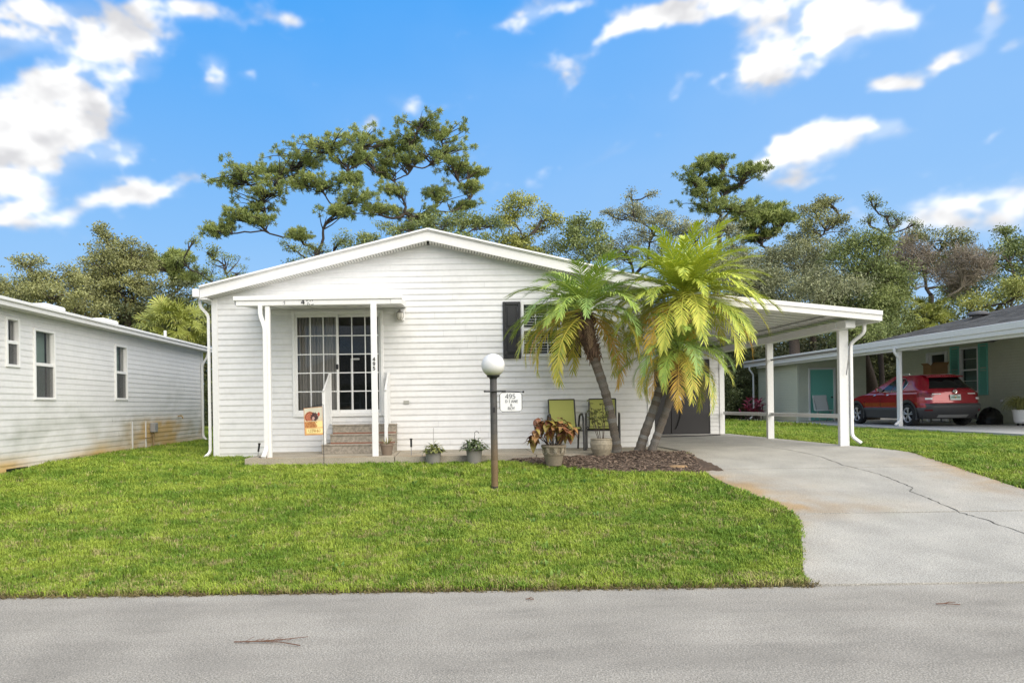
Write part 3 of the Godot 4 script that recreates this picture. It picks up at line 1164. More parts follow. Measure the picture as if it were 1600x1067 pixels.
	g.quad(A, B, C, D)
	g.quad(D + dn, C + dn, B + dn, A + dn)
	g.quad(B + dn, C + dn, C, B)
	g.quad(D + dn, A + dn, A, D)
	var can := part(h, "porch_canopy", g, M.trim)
	g = Geo.new()
	g.bx(cx0 - 0.02, cx1 + 0.02, 3.365, 3.445, -12.06, -11.95, 0.01)
	g.bx(cx0 + 0.02, cx1 - 0.18, 3.275, 3.365, -12.05, -11.97, 0.01)
	g.bx(cx1 - 0.18, cx1 + 0.01, 3.275, 3.365, -12.055, -11.964, 0.01)
	part(can, "gutter_fascia", g, M.fascia)
	for i in 9:
		g = Geo.new()
		var x := lerpf(cx0 + 0.15, cx1 - 0.15, i / 8.0)
		g.quad(V(x + 0.015, 3.297, 12.06), V(x - 0.015, 3.297, 12.06), V(x - 0.015, 3.42, 13.45), V(x + 0.015, 3.42, 13.45))
		g.quad(V(x - 0.015, 3.297, 12.06), V(x - 0.015, 3.31, 12.06), V(x - 0.015, 3.433, 13.45), V(x - 0.015, 3.42, 13.45))
		part(can, "roof_rib", g, M.trim)
	g = Geo.new()
	g.bx(-3.125, -3.045, 0.6, 3.30, -12.07, -11.99, 0.006)
	part(can, "post", g, M.trim)
	g = Geo.new()
	g.bx(-1.29, -1.185, 0.64, 3.30, -12.04, -11.95, 0.006)
	part(can, "post", g, M.trim)
	g = Geo.new()
	pipe(g, [V(-3.20, 3.29, 11.97), V(-3.20, 3.12, 11.97), V(-3.12, 2.90, 11.955), V(-3.12, 0.78, 11.955), V(-3.14, 0.66, 11.80)], 0.066, 0.045)
	part(can, "downspout", g, M.trim)
	letters(can, "house_number", "4", V(-2.49, 3.29, 11.962), 0.085, M.ink, "Droid Sans")
	letters(can, "house_number", "1", V(-2.80, 3.29, 11.962), 0.06, M.ink_faded, "Droid Sans")
	g = Geo.new()
	for q in [[-2.385, 3.352], [-2.375, 3.285], [-2.37, 3.31], [-2.33, 3.35], [-2.29, 3.355], [-2.30, 3.285], [-2.28, 3.29], [-2.345, 3.29]]:
		g.bx(q[0] - rf(0.006, 0.012), q[0] + rf(0.005, 0.012), q[1] - 0.006, q[1] + 0.007, -11.968, -11.966)
	part(can, "number_remnant", g, M.ink)
	for i in 3:
		letters(can, "house_number", "495"[i], V(-1.262, 2.29 - 0.08 * i, 11.945), 0.062, M.ink, "Droid Sans")

func letters(par: Node, called: String, s: String, at: Vector3, size: float, m: Material, font := "Droid Sans", weight := 700) -> MeshInstance3D:
	var t := TextMesh.new()
	var f := SystemFont.new()
	f.font_names = PackedStringArray([font])
	f.font_weight = weight
	t.font = f
	t.text = s
	t.font_size = 64
	t.pixel_size = size / 46.0
	t.depth = 0.004
	t.horizontal_alignment = HORIZONTAL_ALIGNMENT_LEFT
	t.vertical_alignment = VERTICAL_ALIGNMENT_BOTTOM
	var o := inst(par, called, t, m, Transform3D(Basis.IDENTITY, at - origin_of(par) + Vector3(0, -size * 0.28, 0)))
	return o

# ------------------------------------------------------------------ carport with its shed
func build_carport() -> void:
	var c := thing("carport", "open white carport with sloping flat roof over the concrete drive", "carport", V(5.7, 0.66, 12.6))
	c.set_meta("kind", "structure")
	var top := func(x: float) -> float: return 3.03 + (7.52 - x) * 0.112
	var g := Geo.new()
	var x0 := 4.09
	var x1 := 7.45
	# roof pans: ribbed panels lying from the house out to the beam
	var d := 12.0
	while d < 18.4:
		g = Geo.new()
		var e := d + 0.30
		var a := V(x0, top.call(x0) - 0.10, d)
		var b := V(x1, top.call(x1) - 0.10, d)
		var c2 := V(x1, top.call(x1) - 0.10, e)
		var d2 := V(x0, top.call(x0) - 0.10, e)
		var up := Vector3(0, 0.05, 0)
		g.quad(d2, c2, b, a)
		g.quad(a + up, b + up, c2 + up, d2 + up)
		g.quad(a, b, b - up * 0.3 + Vector3(0, 0, 0.012), a - up * 0.3 + Vector3(0, 0, 0.012))
		g.quad(a - up * 0.3 + Vector3(0, 0, 0.012), b - up * 0.3 + Vector3(0, 0, 0.012), b + Vector3(0, 0, -0.012), a + Vector3(0, 0, -0.012))
		part(c, "roof_pan", g, M.trim)
		d = e + 0.001
	# front fascia in two steps, right gutter
	for q: Array in [[0.0, -0.075, 0.02, 0.08], [-0.075, -0.175, 0.0, 0.08]]:
		g = Geo.new()
		var xe := 7.54
		var A := V(x0, top.call(x0) + q[1], 11.9 - q[2])
		var B := V(xe, top.call(xe) + q[1], 11.9 - q[2])
		var C := V(xe, top.call(xe) + q[0], 11.9 - q[2])
		var D := V(x0, top.call(x0) + q[0], 11.9 - q[2])
		var bk := Vector3(0, 0, -q[3] - q[2])
		g.quad(A, B, C, D)
		g.quad(A + bk, B + bk, B, A)
		g.quad(D, C, C + bk, D + bk)
		g.quad(B, B + bk, C + bk, C)
		part(c, "fascia", g, M.fascia)
	g = Geo.new()
	g.bx(7.46, 7.56, 2.84, 3.02, -11.985, -18.5, 0.01)
	part(c, "gutter", g, M.trim)
	g = Geo.new()
	g.bx(7.02, 7.2, 2.76, 2.90, -12.1, -18.3, 0.01)
	g.bx(7.0, 7.36, 2.78, 2.88, -12.38, -12.5, 0.01)
	part(c, "beam", g, M.trim)
	g = Geo.new()
	g.bx(6.75, 6.77, 2.985, 3.005, -12.1, -18.3)  # thin grey strip standing in for the shadow groove along the ceiling
	part(c, "shadow_groove_strip", g, M.metal_gray)
	for p: Array in [[7.22, 12.55, 0.085], [7.20, 15.35, 0.07]]:
		g = Geo.new()
		g.bx(p[0] - p[2], p[0] + p[2], 0.63, 2.9, -p[1] - 0.04, -p[1] + 0.04, 0.006)
		part(c, "post", g, M.trim)
	g = Geo.new()
	pipe(g, [V(7.50, 2.86, 12.35), V(7.50, 2.70, 12.35), V(7.34, 2.52, 12.5), V(7.34, 0.84, 12.5), V(7.46, 0.72, 12.42)], 0.05, 0.04)
	part(c, "downspout", g, M.trim)
	g = Geo.new()
	g.tube([V(7.31, 2.55, 12.46), V(7.28, 2.4, 12.43), V(7.24, 2.1, 12.44), V(7.23, 1.95, 12.46)], 0.009, 6)
	part(c, "cable", g, M.metal_gray)
	g = Geo.new()
	g.bx(7.18, 7.23, 1.17, 1.245, -12.6, -15.3, 0.008)
	g.bx(7.18, 7.23, 1.17, 1.245, -15.42, -17.9, 0.008)
	part(c, "lower_rail", g, M.trim)
	g = Geo.new()
	g.bx(7.19, 7.22, 2.385, 2.425, -12.6, -15.28, 0.006)
	g.bx(7.19, 7.22, 2.385, 2.425, -15.42, -17.9, 0.006)
	part(c, "upper_rail", g, M.metal_gray)

	# shed that closes the carport's far end
	var s := thing("carport_shed", "small white lap-sided shed with dark double doors at the end of the carport", "shed", V(5.7, 0.66, 18.0))
	s.set_meta("kind", "structure")
	var dw := [4.85, 6.88, 0.66, 2.62]
	g = Geo.new()
	wall_blocks(g, V(0, 0, 18.0), Vector3.RIGHT, Vector3.BACK, 4.2, 7.24, 0.6, 2.95, [dw], 0.1)
	g.bx(7.14, 7.24, 0.6, 2.9, -18.1, -21.5)
	g.bx(4.2, 7.24, 0.6, 2.9, -21.5, -21.6)
	g.bx(4.1, 7.3, 2.9, 2.95, -18.0, -21.6)
	var sw := part(s, "wall", g, M.trim)
	clad(sw, "siding_board", V(0, 0, 18.0), Vector3.RIGHT, Vector3.BACK, 4.2, 7.12, 0.66, 2.9, 0.1, [dw], no_roof, M.siding, plain)
	g = Geo.new()
	g.bx(7.12, 7.25, 0.64, 2.9, -18.0, -17.97, 0.006)
	part(s, "corner_trim", g, M.trim)
	for k in 2:
		var a := 4.85 if k == 0 else 5.875
		var b := 5.865 if k == 0 else 6.88
		g = Geo.new()
		g.bx(a, b, 0.68, 2.61, -18.05, -18.015, 0.006)
		var dd := part(s, "door", g, M.doordark)
		if k == 1:
			g = Geo.new()
			g.lathe(Vector3.ZERO, [Vector2(0.0, 0.05), Vector2(0.035, 0.04), Vector2(0.035, 0.02), Vector2(0.075, 0.016), Vector2(0.075, 0.0)], 16)
			var kn := inst(dd, "door_knob", g.mesh(), M.trim, Transform3D(Basis(Vector3.RIGHT, PI * 0.5), V(6.07, 1.60, 18.01) - origin_of(dd)))
			g = Geo.new()
			g.lathe(Vector3.ZERO, [Vector2(0.0, 0.02), Vector2(0.028, 0.015), Vector2(0.03, 0.0)], 12)
			inst(dd, "deadbolt", g.mesh(), M.trim, Transform3D(Basis(Vector3.RIGHT, PI * 0.5), V(5.97, 1.78, 18.01) - origin_of(dd)))
	g = Geo.new()
	g.bx(4.83, 6.90, 0.64, 0.675, -18.1, -17.93, 0.004)
	part(s, "threshold", g, M.metal_gray)
	var hose := thing("cable_on_drive", "thin dark cable trailing from the dark shed doors over the drive", "cable", V(5.7, 0.68, 17.4))
	g = Geo.new()
	var hp := []
	for i in 26:
		var t := i / 25.0
		hp.append(V(4.55 + 2.3 * t, 0.681, 16.3 + 0.9 * t + 0.12 * sin(t * 7.0)))
	g.tube(hp, 0.011, 6)
	part(hose, "cord", g, M.black)
	g = Geo.new()
	hp = []
	for i in 14:
		var t := i / 13.0
		hp.append(V(5.98 + 0.13 * sin(t * PI), 1.76 - 0.95 * t, 17.99))
	g.tube(hp, 0.010, 6)
	part(hose, "hanging_loop", g, M.black)

# ------------------------------------------------------------------ left neighbour
func build_left_house() -> void:
	var h := thing("grimy_white_house", "white lap-sided house on the left with mildew and rust stains low on its long wall", "house", V(-9.5, 0.5, 19.75))
	h.set_meta("kind", "structure")
	var wx := -6.97
	var at0 := V(wx, 0, 0)
	var ex := Vector3(0, 0, -1)
	var out := Vector3.RIGHT
	var wins := [[10.92, 11.28, 2.22, 3.02], [11.66, 12.30, 1.70, 2.92], [14.52, 15.08, 1.72, 2.90]]
	var g := Geo.new()
	wall_blocks(g, at0, ex, out, 7.0, 19.75, 0.35, 3.14, wins)
	g.bx(-12.5, wx - 0.14, 0.35, 3.14, -19.6, -19.75)
	g.bx(-12.6, -12.5, 0.35, 3.14, -7.0, -19.75)
	g.bx(-12.5, wx - 0.14, 0.35, 3.14, -7.0, -7.1)
	var wl := part(h, "wall", g, M.wallback)
	g = Geo.new()
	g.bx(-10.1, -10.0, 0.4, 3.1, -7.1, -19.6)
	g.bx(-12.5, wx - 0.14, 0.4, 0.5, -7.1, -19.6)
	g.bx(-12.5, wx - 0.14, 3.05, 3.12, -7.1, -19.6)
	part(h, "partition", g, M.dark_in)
	var grime := func(u: float, y: float) -> Color:
		var n1 := noise.get_noise_2d(u * 0.5, y * 1.2)
		var n2 := noise.get_noise_2d(u * 1.6 + 50.0, y * 3.0)
		var k := 1.0 + 0.05 * n1
		var col := Color(k, k, k)
		var low := smoothstep(2.1, 0.75, y)
		var mil := clampf(low * (0.30 + 0.85 * n1 + 0.7 * n2), 0.0, 0.8)
		mil = maxf(mil, 0.5 * clampf(exp(-pow((u - 11.95) / 0.45, 2.0)) * smoothstep(1.72, 1.55, y) * smoothstep(0.9, 1.5, y) * (0.5 + n2), 0.0, 1.0))
		mil = maxf(mil, 0.35 * clampf(exp(-pow((u - 17.6) / 1.0, 2.0)) * smoothstep(2.5, 1.9, y) * (0.5 + 1.2 * n2), 0.0, 1.0))
		col = col.lerp(Color(0.56, 0.58, 0.53) * k, mil)
		var rust := exp(-pow((u - 16.7) / 1.5, 2.0)) * smoothstep(1.45, 1.0, y) * (1.15 + 1.0 * n2)
		rust = maxf(rust, 0.75 * exp(-pow((u - 13.9) / 0.6, 2.0)) * smoothstep(1.2, 0.85, y) * (0.4 + 0.9 * n1))
		rust = maxf(rust, smoothstep(0.9, 0.6, y) * (0.6 + 0.7 * n1))
		rust = maxf(rust, 0.45 * smoothstep(18.3, 19.2, u) * smoothstep(1.3, 0.7, y) * (0.5 + n2))
		return col.lerp(Color(0.80, 0.52, 0.17), clampf(rust, 0.0, 0.9))
	clad(wl, "siding_board", at0, ex, out, 7.0, 19.65, 0.54, 3.14, 0.104, wins, no_roof, M.siding, grime, 0.13)
	# foundation gap with vents
	g = Geo.new()
	g.bx(wx - 0.1, wx - 0.03, 0.35, 0.56, -7.0, -19.7)
	var base := part(h, "foundation", g, M.dark_in)
	for u: float in [10.9, 13.1, 15.1]:
		g = Geo.new()
		g.bx(wx - 0.03, wx + 0.02, 0.50, 0.60, -u, -u - 0.55)
		part(base, "foundation_vent", g, M.black)
	g = Geo.new()
	g.bx(wx + 0.0, wx + 0.03, 0.45, 3.14, -19.64, -19.78, 0.006)
	part(h, "corner_trim", g, M.trim)
	g = Geo.new()
	g.bx(wx + 0.015, wx + 0.03, 0.6, 1.25, -15.25, -15.29)
	g.bx(wx + 0.015, wx + 0.03, 0.6, 1.25, -15.93, -15.97)
	part(h, "access_panel_trim", g, M.trim)
	for k in 3:
		window_unit(h, "window", at0, ex, out, wins[k][0], wins[k][1], wins[k][2], wins[k][3], 1, 1, 0.045, M.greencurtain if k > 0 else M.graycurtain, false, true)
	# roof and fascia
	g = Geo.new()
	var ey := 3.235
	var a := V(-6.69, ey, 6.6)
	var b := V(-6.69, ey, 20.0)
	var c := V(-10.4, ey + 3.7 * 0.19, 20.0)
	var d := V(-10.4, ey + 3.7 * 0.19, 6.6)
	var e := V(-14.0, ey, 20.0)
	var f := V(-14.0, ey, 6.6)
	var dn := Vector3(0, -0.04, 0)
	g.quad(a, b, c, d)
	g.quad(d, c, e, f)
	g.quad(d + dn, c + dn, b + dn, a + dn)
	g.quad(f + dn, e + dn, c + dn, d + dn)
	g.tri(b + dn, e + dn, c + dn)
	var rf_ := part(h, "roof", g, M.roof_white)
	g = Geo.new()
	g.bx(-6.715, -6.685, 3.125, 3.238, -6.6, -20.0, 0.006)
	part(rf_, "fascia", g, M.fascia)
	g = Geo.new()
	g.bx(-6.97, -6.715, 3.13, 3.145, -6.6, -19.98)
	part(rf_, "soffit", g, M.soffit)
	g = Geo.new()
	g.bx(-6.68, -6.65, 3.20, 3.25, -6.6, -20.02, 0.006)
	part(rf_, "drip_edge", g, M.trim)
	for u: float in [12.7, 14.85]:
		g = Geo.new()
		g.bx(-7.62, -7.32, 3.28, 3.50, -u, -u - 0.65, 0.03)
		part(rf_, "roof_vent", g, M.trim)
	g = Geo.new()
	g.tube([V(-7.3, 3.3, 18.0), V(-7.3, 3.56, 18.0)], 0.035, 8)
	part(rf_, "vent_pipe", g, M.trim)
	g = Geo.new()
	pipe(g, [V(-6.74, 3.14, 19.6), V(-6.76, 3.0, 19.6), V(-6.91, 2.75, 19.6), V(-6.91, 0.74, 19.6), V(-6.76, 0.62, 19.5)], 0.05, 0.04)
	part(h, "downspout", g, M.trim)
	var bx_ := thing("meter_box", "small gray utility box on the rust-stained foot of the left house wall", "utility box", V(-6.9, 0.6, 16.3))
	g = Geo.new()
	g.bx(wx + 0.02, wx + 0.14, 0.98, 1.20, -16.18, -16.36, 0.01)
	part(bx_, "box_body", g, M.metal_gray)
	g = Geo.new()
	g.tube([V(wx + 0.06, 0.98, 16.27), V(wx + 0.06, 0.58, 16.27)], 0.02, 8)
	g.tube([V(wx + 0.06, 0.9, 16.27), V(wx + 0.07, 0.86, 16.0), V(wx + 0.03, 0.86, 15.9)], 0.012, 6)
	part(bx_, "conduit", g, M.tan)
	var tp := thing("garden_tap", "little brass garden tap sticking out of the left house wall near the downspout", "tap", V(-6.9, 1.24, 17.6))
	g = Geo.new()
	g.tube([V(wx + 0.01, 1.33, 17.9), V(wx + 0.12, 1.33, 17.9), V(wx + 0.14, 1.27, 17.9)], 0.016, 8)
	part(tp, "spout", g, M.brass)
	g = Geo.new()
	g.lathe(V(wx + 0.09, 1.36, 17.9), [Vector2(0.0, 0.0), Vector2(0.035, 0.0), Vector2(0.035, 0.012), Vector2(0, 0.012)], 10)
	part(tp, "tap_handle", g, M.brass)

# ------------------------------------------------------------------ right neighbour
func build_right_house() -> void:
	var slab := Geo.new()
	var nz := 30
	for i in nz:
		var d0 := 8.0 + 26.0 * i / nz
		var d1 := 8.0 + 26.0 * (i + 1) / nz
		slab.quad(V(13.2, 0.662, d0), V(22.0, 0.662, d0), V(22.0, 0.662, d1), V(13.2, 0.662, d1))
		slab.quad(V(13.2, 0.662, d1), V(13.2, 0.5, d1), V(13.2, 0.5, d0), V(13.2, 0.662, d0))
	struct("neighbour_slab", slab, M.slab_pale)
	var h := thing("sage_house", "sage green lap-sided house with grey shingle roof, teal shutters and its own carport", "house", V(18.0, 0.66, 22.0))
	h.set_meta("kind", "structure")
	var g := Geo.new()
	# long wall beside the carport
	var at0 := V(18.2, 0, 0)
	var ex := Vector3(0, 0, -1)
	var win := [23.55, 24.42, 1.68, 3.28]
	var dr := [25.0, 26.1, 0.66, 3.22]
	wall_blocks(g, at0, ex, Vector3.LEFT, 16.2, 27.6, 0.6, 3.8, [win, dr])
	g.bx(18.34, 26.0, 0.6, 3.8, -27.5, -27.6)
	g.bx(18.34, 26.0, 0.6, 3.8, -16.2, -16.3)
	g.bx(26.0, 26.1, 0.6, 3.8, -16.2, -27.6)
	var wl := part(h, "wall", g, M.sage_dark)
	g = Geo.new()
	g.bx(20.0, 20.1, 0.6, 3.8, -16.3, -27.5)
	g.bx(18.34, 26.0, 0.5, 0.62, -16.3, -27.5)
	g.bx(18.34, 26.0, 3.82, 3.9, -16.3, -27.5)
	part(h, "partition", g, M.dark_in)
	clad(wl, "siding", at0 + Vector3(0, 0, 0), ex, Vector3.LEFT, 16.2, 27.5, 0.68, 3.7, 0.095, [[23.1, 24.9, 1.58, 3.36], dr, win], no_roof, M.sage, plain, 20.0, true)
	clad(wl, "siding", at0, ex, Vector3.LEFT, 23.1, 24.9, 1.58, 3.36, 0.095, [win], no_roof, M.sage, plain, 20.0, true)
	g = Geo.new()
	g.bx(18.16, 18.2, 0.66, 3.5, -27.5, -27.64)
	part(h, "corner_trim", g, M.sage)
	window_unit(h, "window", at0, ex, Vector3.LEFT, win[0], win[1], win[2], win[3], 1, 2, 0.07, M.greencurtain)
	for s: Array in [[23.14, 23.54], [24.43, 24.86]]:
		g = Geo.new()
		var f := func(a0: float, a1: float, b0: float, b1: float, o0: float, o1: float) -> void:
			g.bx(18.2 - o1, 18.2 - o0, b0, b1, -a0, -a1, 0.004)
		f.call(s[0], s[0] + 0.05, 1.60, 3.34, 0.015, 0.05)
		f.call(s[1] - 0.05, s[1], 1.60, 3.34, 0.015, 0.05)
		for y: float in [1.60, 2.44, 3.28]:
			f.call(s[0] + 0.05, s[1] - 0.05, y, y + 0.06, 0.015, 0.049)
		var sh := part(h, "shutter", g, M.teal)
		var y := 1.68
		while y < 3.25:
			if absf(y - 2.47) > 0.07:
				g = Geo.new()
				g.box(Vector3(18.2 - 0.028, y, -(s[0] + s[1]) * 0.5), Vector3(0.008, 0.06, s[1] - s[0] - 0.1), 0.0, Basis(Vector3.BACK, -0.5))
				part(sh, "louvre", g, M.teal)
			y += 0.055
	# glazed side door
	g = Geo.new()
	g.bx(18.15, 18.3, 0.66, 3.22, -25.0, -25.1, 0.005)
	g.bx(18.15, 18.3, 0.66, 3.22, -26.0, -26.1, 0.005)
	g.bx(18.15, 18.3, 3.12, 3.22, -25.1, -26.0, 0.005)
	var dd := part(h, "side_door", g, M.trim)
	g = Geo.new()
	g.bx(18.22, 18.26, 0.68, 1.7, -25.1, -26.0, 0.004)
	g.bx(18.22, 18.26, 1.7, 3.12, -25.1, -25.22, 0.004)
	g.bx(18.22, 18.26, 1.7, 3.12, -25.88, -26.0, 0.004)
	part(dd, "door_leaf", g, M.trim)
	g = Geo.new()
	g.quad(V(18.24, 1.7, 25.88), V(18.24, 1.7, 25.22), V(18.24, 3.12, 25.22), V(18.24, 3.12, 25.88))
	part(dd, "pane", g, M.glass)
	# faucet plate on the wall
	g = Geo.new()
	g.bx(18.12, 18.18, 1.36, 1.44, -22.52, -22.6, 0.008)
	part(h, "outlet_cover", g, M.trim)

	# shingled hip roof
	g = Geo.new()
	var A := V(13.9, 3.34, 16.1)
	var B := V(13.9, 3.34, 22.9)
	var p := 0.3
	var w := 5.2
	var C := V(13.9 + w, 3.34 + w * p, 22.9 - w)
	var D := V(13.9 + w, 3.34 + w * p, 16.1)
	var E := V(13.9 + 2 * w + 2.0, 3.34, 22.9)
	g.quad(A, B, C, D)
	g.quad(B, E, V(13.9 + w + 2, 3.34 + w * p, 22.9 - w), C)
	g.quad(D, C, V(13.9 + w + 2, 3.34 + w * p, 22.9 - w), V(13.9 + w + 2, 3.34 + w * p, 16.1))
	var roof := part(h, "roof", g, M.shingle)
	# shingle courses: thin overlapping strips with ragged tabs
	g = Geo.new()
	var rows := 38
	for r in rows:
		var t := float(r) / rows
		var xa := 13.9 + w * t
		var yb := 3.34 + w * p * t
		var dend := 22.9 - w * t
		var d := 16.1 + rf(0, 0.2)
		while d < dend:
			var e := minf(d + 0.31, dend)
			var k := rf(0.55, 1.15)
			g.col = Color(k, k * 0.99, k * 0.98)
			var x1 := xa + w / rows * 1.15
			var y1 := yb + w * p / rows * 1.15
			var lift := rf(0.010, 0.016)
			g.quad(V(xa - 0.005, yb + lift, d), V(xa - 0.005, yb + lift, e), V(x1, y1 + 0.004, e), V(x1, y1 + 0.004, d))
			g.quad(V(xa - 0.005, yb - 0.004, d), V(xa - 0.005, yb - 0.004, e), V(xa - 0.005, yb + lift, e), V(xa - 0.005, yb + lift, d))
			d = e + 0.006
	stuff(part(roof, "shingle", g, M.shingle_tab))
	for q: Array in [[15.6, 20.2], [16.2, 18.85]]:
		g = Geo.new()
		var yy: float = 3.34 + (q[0] - 13.9) * p
		g.lathe(V(q[0], yy - 0.05, q[1]), [Vector2(0.14, 0.0), Vector2(0.14, 0.10), Vector2(0.27, 0.12), Vector2(0.27, 0.16), Vector2(0.20, 0.22), Vector2(0.0, 0.25)], 14)
		part(roof, "roof_vent", g, M.ventgray)
	# flat carport roof, its white fascia and the ceiling
	g = Geo.new()
	var z0 := -16.0
	var z1 := -32.0
	g.quad(Vector3(13.9, 3.33, z1), Vector3(13.9, 3.33, z0), Vector3(18.3, 3.75, z0), Vector3(18.3, 3.75, z1))
	g.quad(Vector3(13.9, 3.12, z0), Vector3(13.9, 3.12, z1), Vector3(18.3, 3.60, z1), Vector3(18.3, 3.60, z0))
	g.quad(Vector3(18.3, 3.60, z1), Vector3(13.9, 3.12, z1), Vector3(13.9, 3.33, z1), Vector3(18.3, 3.75, z1))
	part(h, "carport_roof", g, M.trim)
	g = Geo.new()
	g.bx(13.84, 13.9, 3.17, 3.35, z0, z1 - 0.1, 0.01)
	g.bx(13.86, 13.9, 3.05, 3.17, z0, z1 - 0.1, 0.01)
	part(h, "fascia", g, M.fascia)
	g = Geo.new()
	g.bx(13.95, 14.12, 2.98, 3.12, z0, -31.0, 0.01)
	g.bx(13.9, 14.6, 3.0, 3.1, -21.3, -21.42, 0.01)
	part(h, "beam", g, M.trim)
	for u: float in [21.35]:
		g = Geo.new()
		g.bx(14.0, 14.12, 0.66, 3.0, -u, -u - 0.1, 0.006)
		part(h, "post", g, M.trim)
	for u: float in [21.25, 31.4]:
		g = Geo.new()
		pipe(g, [V(13.82, 3.08, u), V(13.80, 2.96, u), V(13.98, 2.72, u), V(13.98, 0.85, u), V(13.78, 0.72, u - 0.05)], 0.055, 0.05)
		part(h, "downspout", g, M.trim)
	# store at the back of the carport
	var s := thing("sage_shed", "sage green lap-sided store room with a teal door at the back of the neighbouring carport", "shed", V(15.7, 0.66, 28.1))
	s.set_meta("kind", "structure")
	g = Geo.new()
	var td := [14.75, 15.85, 0.68, 2.82]
	wall_blocks(g, V(0, 0, 28.1), Vector3.RIGHT, Vector3.BACK, 14.3, 17.1, 0.6, 3.3, [td], 0.1)
	g.bx(14.3, 14.4, 0.6, 3.15, -28.2, -31.5)
	g.bx(17.0, 17.1, 0.6, 3.3, -28.2, -31.5)
	g.bx(14.3, 17.1, 0.6, 3.2, -31.5, -31.6)
	var ws := part(s, "wall", g, M.sage_dark)
	clad(ws, "siding", V(0, 0, 28.1), Vector3.RIGHT, Vector3.BACK, 14.38, 17.1, 0.68, 3.3, 0.095, [td], no_roof, M.sage, plain, 20.0, true)
	var foot := func(_u: float, y: float) -> Color: return Color.WHITE.lerp(Color(1.0, 0.82, 0.55), smoothstep(1.05, 0.75, y) * 0.6)
	clad(ws, "siding", V(14.3, 0, 0), Vector3(0, 0, -1), Vector3.LEFT, 28.18, 31.5, 0.68, 3.12, 0.105, [], no_roof, M.sage_light, foot, 20.0, true)
	g = Geo.new()
	g.bx(14.285, 14.39, 0.66, 3.12, -28.075, -28.18, 0.006)
	part(s, "corner_trim", g, M.sage_light)
	g = Geo.new()
	g.bx(td[0], td[0] + 0.07, 0.68, 2.82, -28.06, -28.2, 0.005)
	g.bx(td[1] - 0.07, td[1], 0.68, 2.82, -28.06, -28.2, 0.005)
	g.bx(td[0] + 0.07, td[1] - 0.07, 2.75, 2.82, -28.06, -28.2, 0.005)
	part(s, "door_frame", g, M.trim)
	g = Geo.new()
	g.bx(td[0] + 0.07, td[1] - 0.07, 0.69, 2.75, -28.12, -28.16, 0.004)
	var tdoor := part(s, "door", g, M.teal)
	g = Geo.new()
	g.tube([V(15.7, 1.62, 28.12), V(15.7, 1.62, 28.06)], 0.03, 10)
	part(tdoor, "door_knob", g, M.black)

# ------------------------------------------------------------------ trees
var clump := {}

func leaf_quad(g: Geo, at: Vector3, dir: Vector3, side: Vector3, ln: float, wd: float, k: Color) -> void:
	g.col = k
	var m := at + dir * ln * 0.5 + side.cross(dir) * ln * 0.08
	g.tri(at, m + side * wd * 0.5, at + dir * ln)
	g.tri(at, at + dir * ln, m - side * wd * 0.5)

func rdir() -> Vector3:
	var y := rf(-1, 1)
	var a := rf(0, TAU)
	var r := sqrt(1 - y * y)
	return Vector3(r * cos(a), y, r * sin(a))

func make_clumps() -> void:
	for kind in ["broad", "fine", "pine", "twig"]:
		for k in 2:
			var g := Geo.new()
			var cnt: int = {"broad": 42, "fine": 64, "pine": 44, "twig": 22}[kind]
			for i in cnt:
				var d := rdir()
				var s := d.cross(rdir()).normalized()
				var t := rf(0.65, 1.2)
				var tone := Color(t, t * rf(0.96, 1.04), t * rf(0.85, 1.1))
				if kind == "broad":
					var at := rdir() * pow(rng.randf(), 0.5) * 0.42
					at.y *= 0.7
					d = (d + Vector3(0, -0.35, 0) + at).normalized()
					s = d.cross(rdir()).normalized()
					leaf_quad(g, at, d, s, rf(0.10, 0.17), rf(0.05, 0.085), tone)
				elif kind == "fine":
					var at := rdir() * pow(rng.randf(), 0.5) * 0.45
					leaf_quad(g, at, (d + Vector3(0, -0.2, 0)).normalized(), s, rf(0.09, 0.15), rf(0.035, 0.055), tone)
				elif kind == "pine":
					d = (d + Vector3(0, 0.45, 0)).normalized()
					s = d.cross(rdir()).normalized()
					var at := rdir() * 0.10
					leaf_quad(g, at, d, s, rf(0.22, 0.36), 0.042, tone)
				else:
					g.col = tone
					var at := rdir() * 0.25
					g.tube([at, at + (d + Vector3(0, 0.4, 0)) * rf(0.25, 0.5)], [0.012, 0.005], 3, false)
			clump[kind + str(k)] = g.mesh()

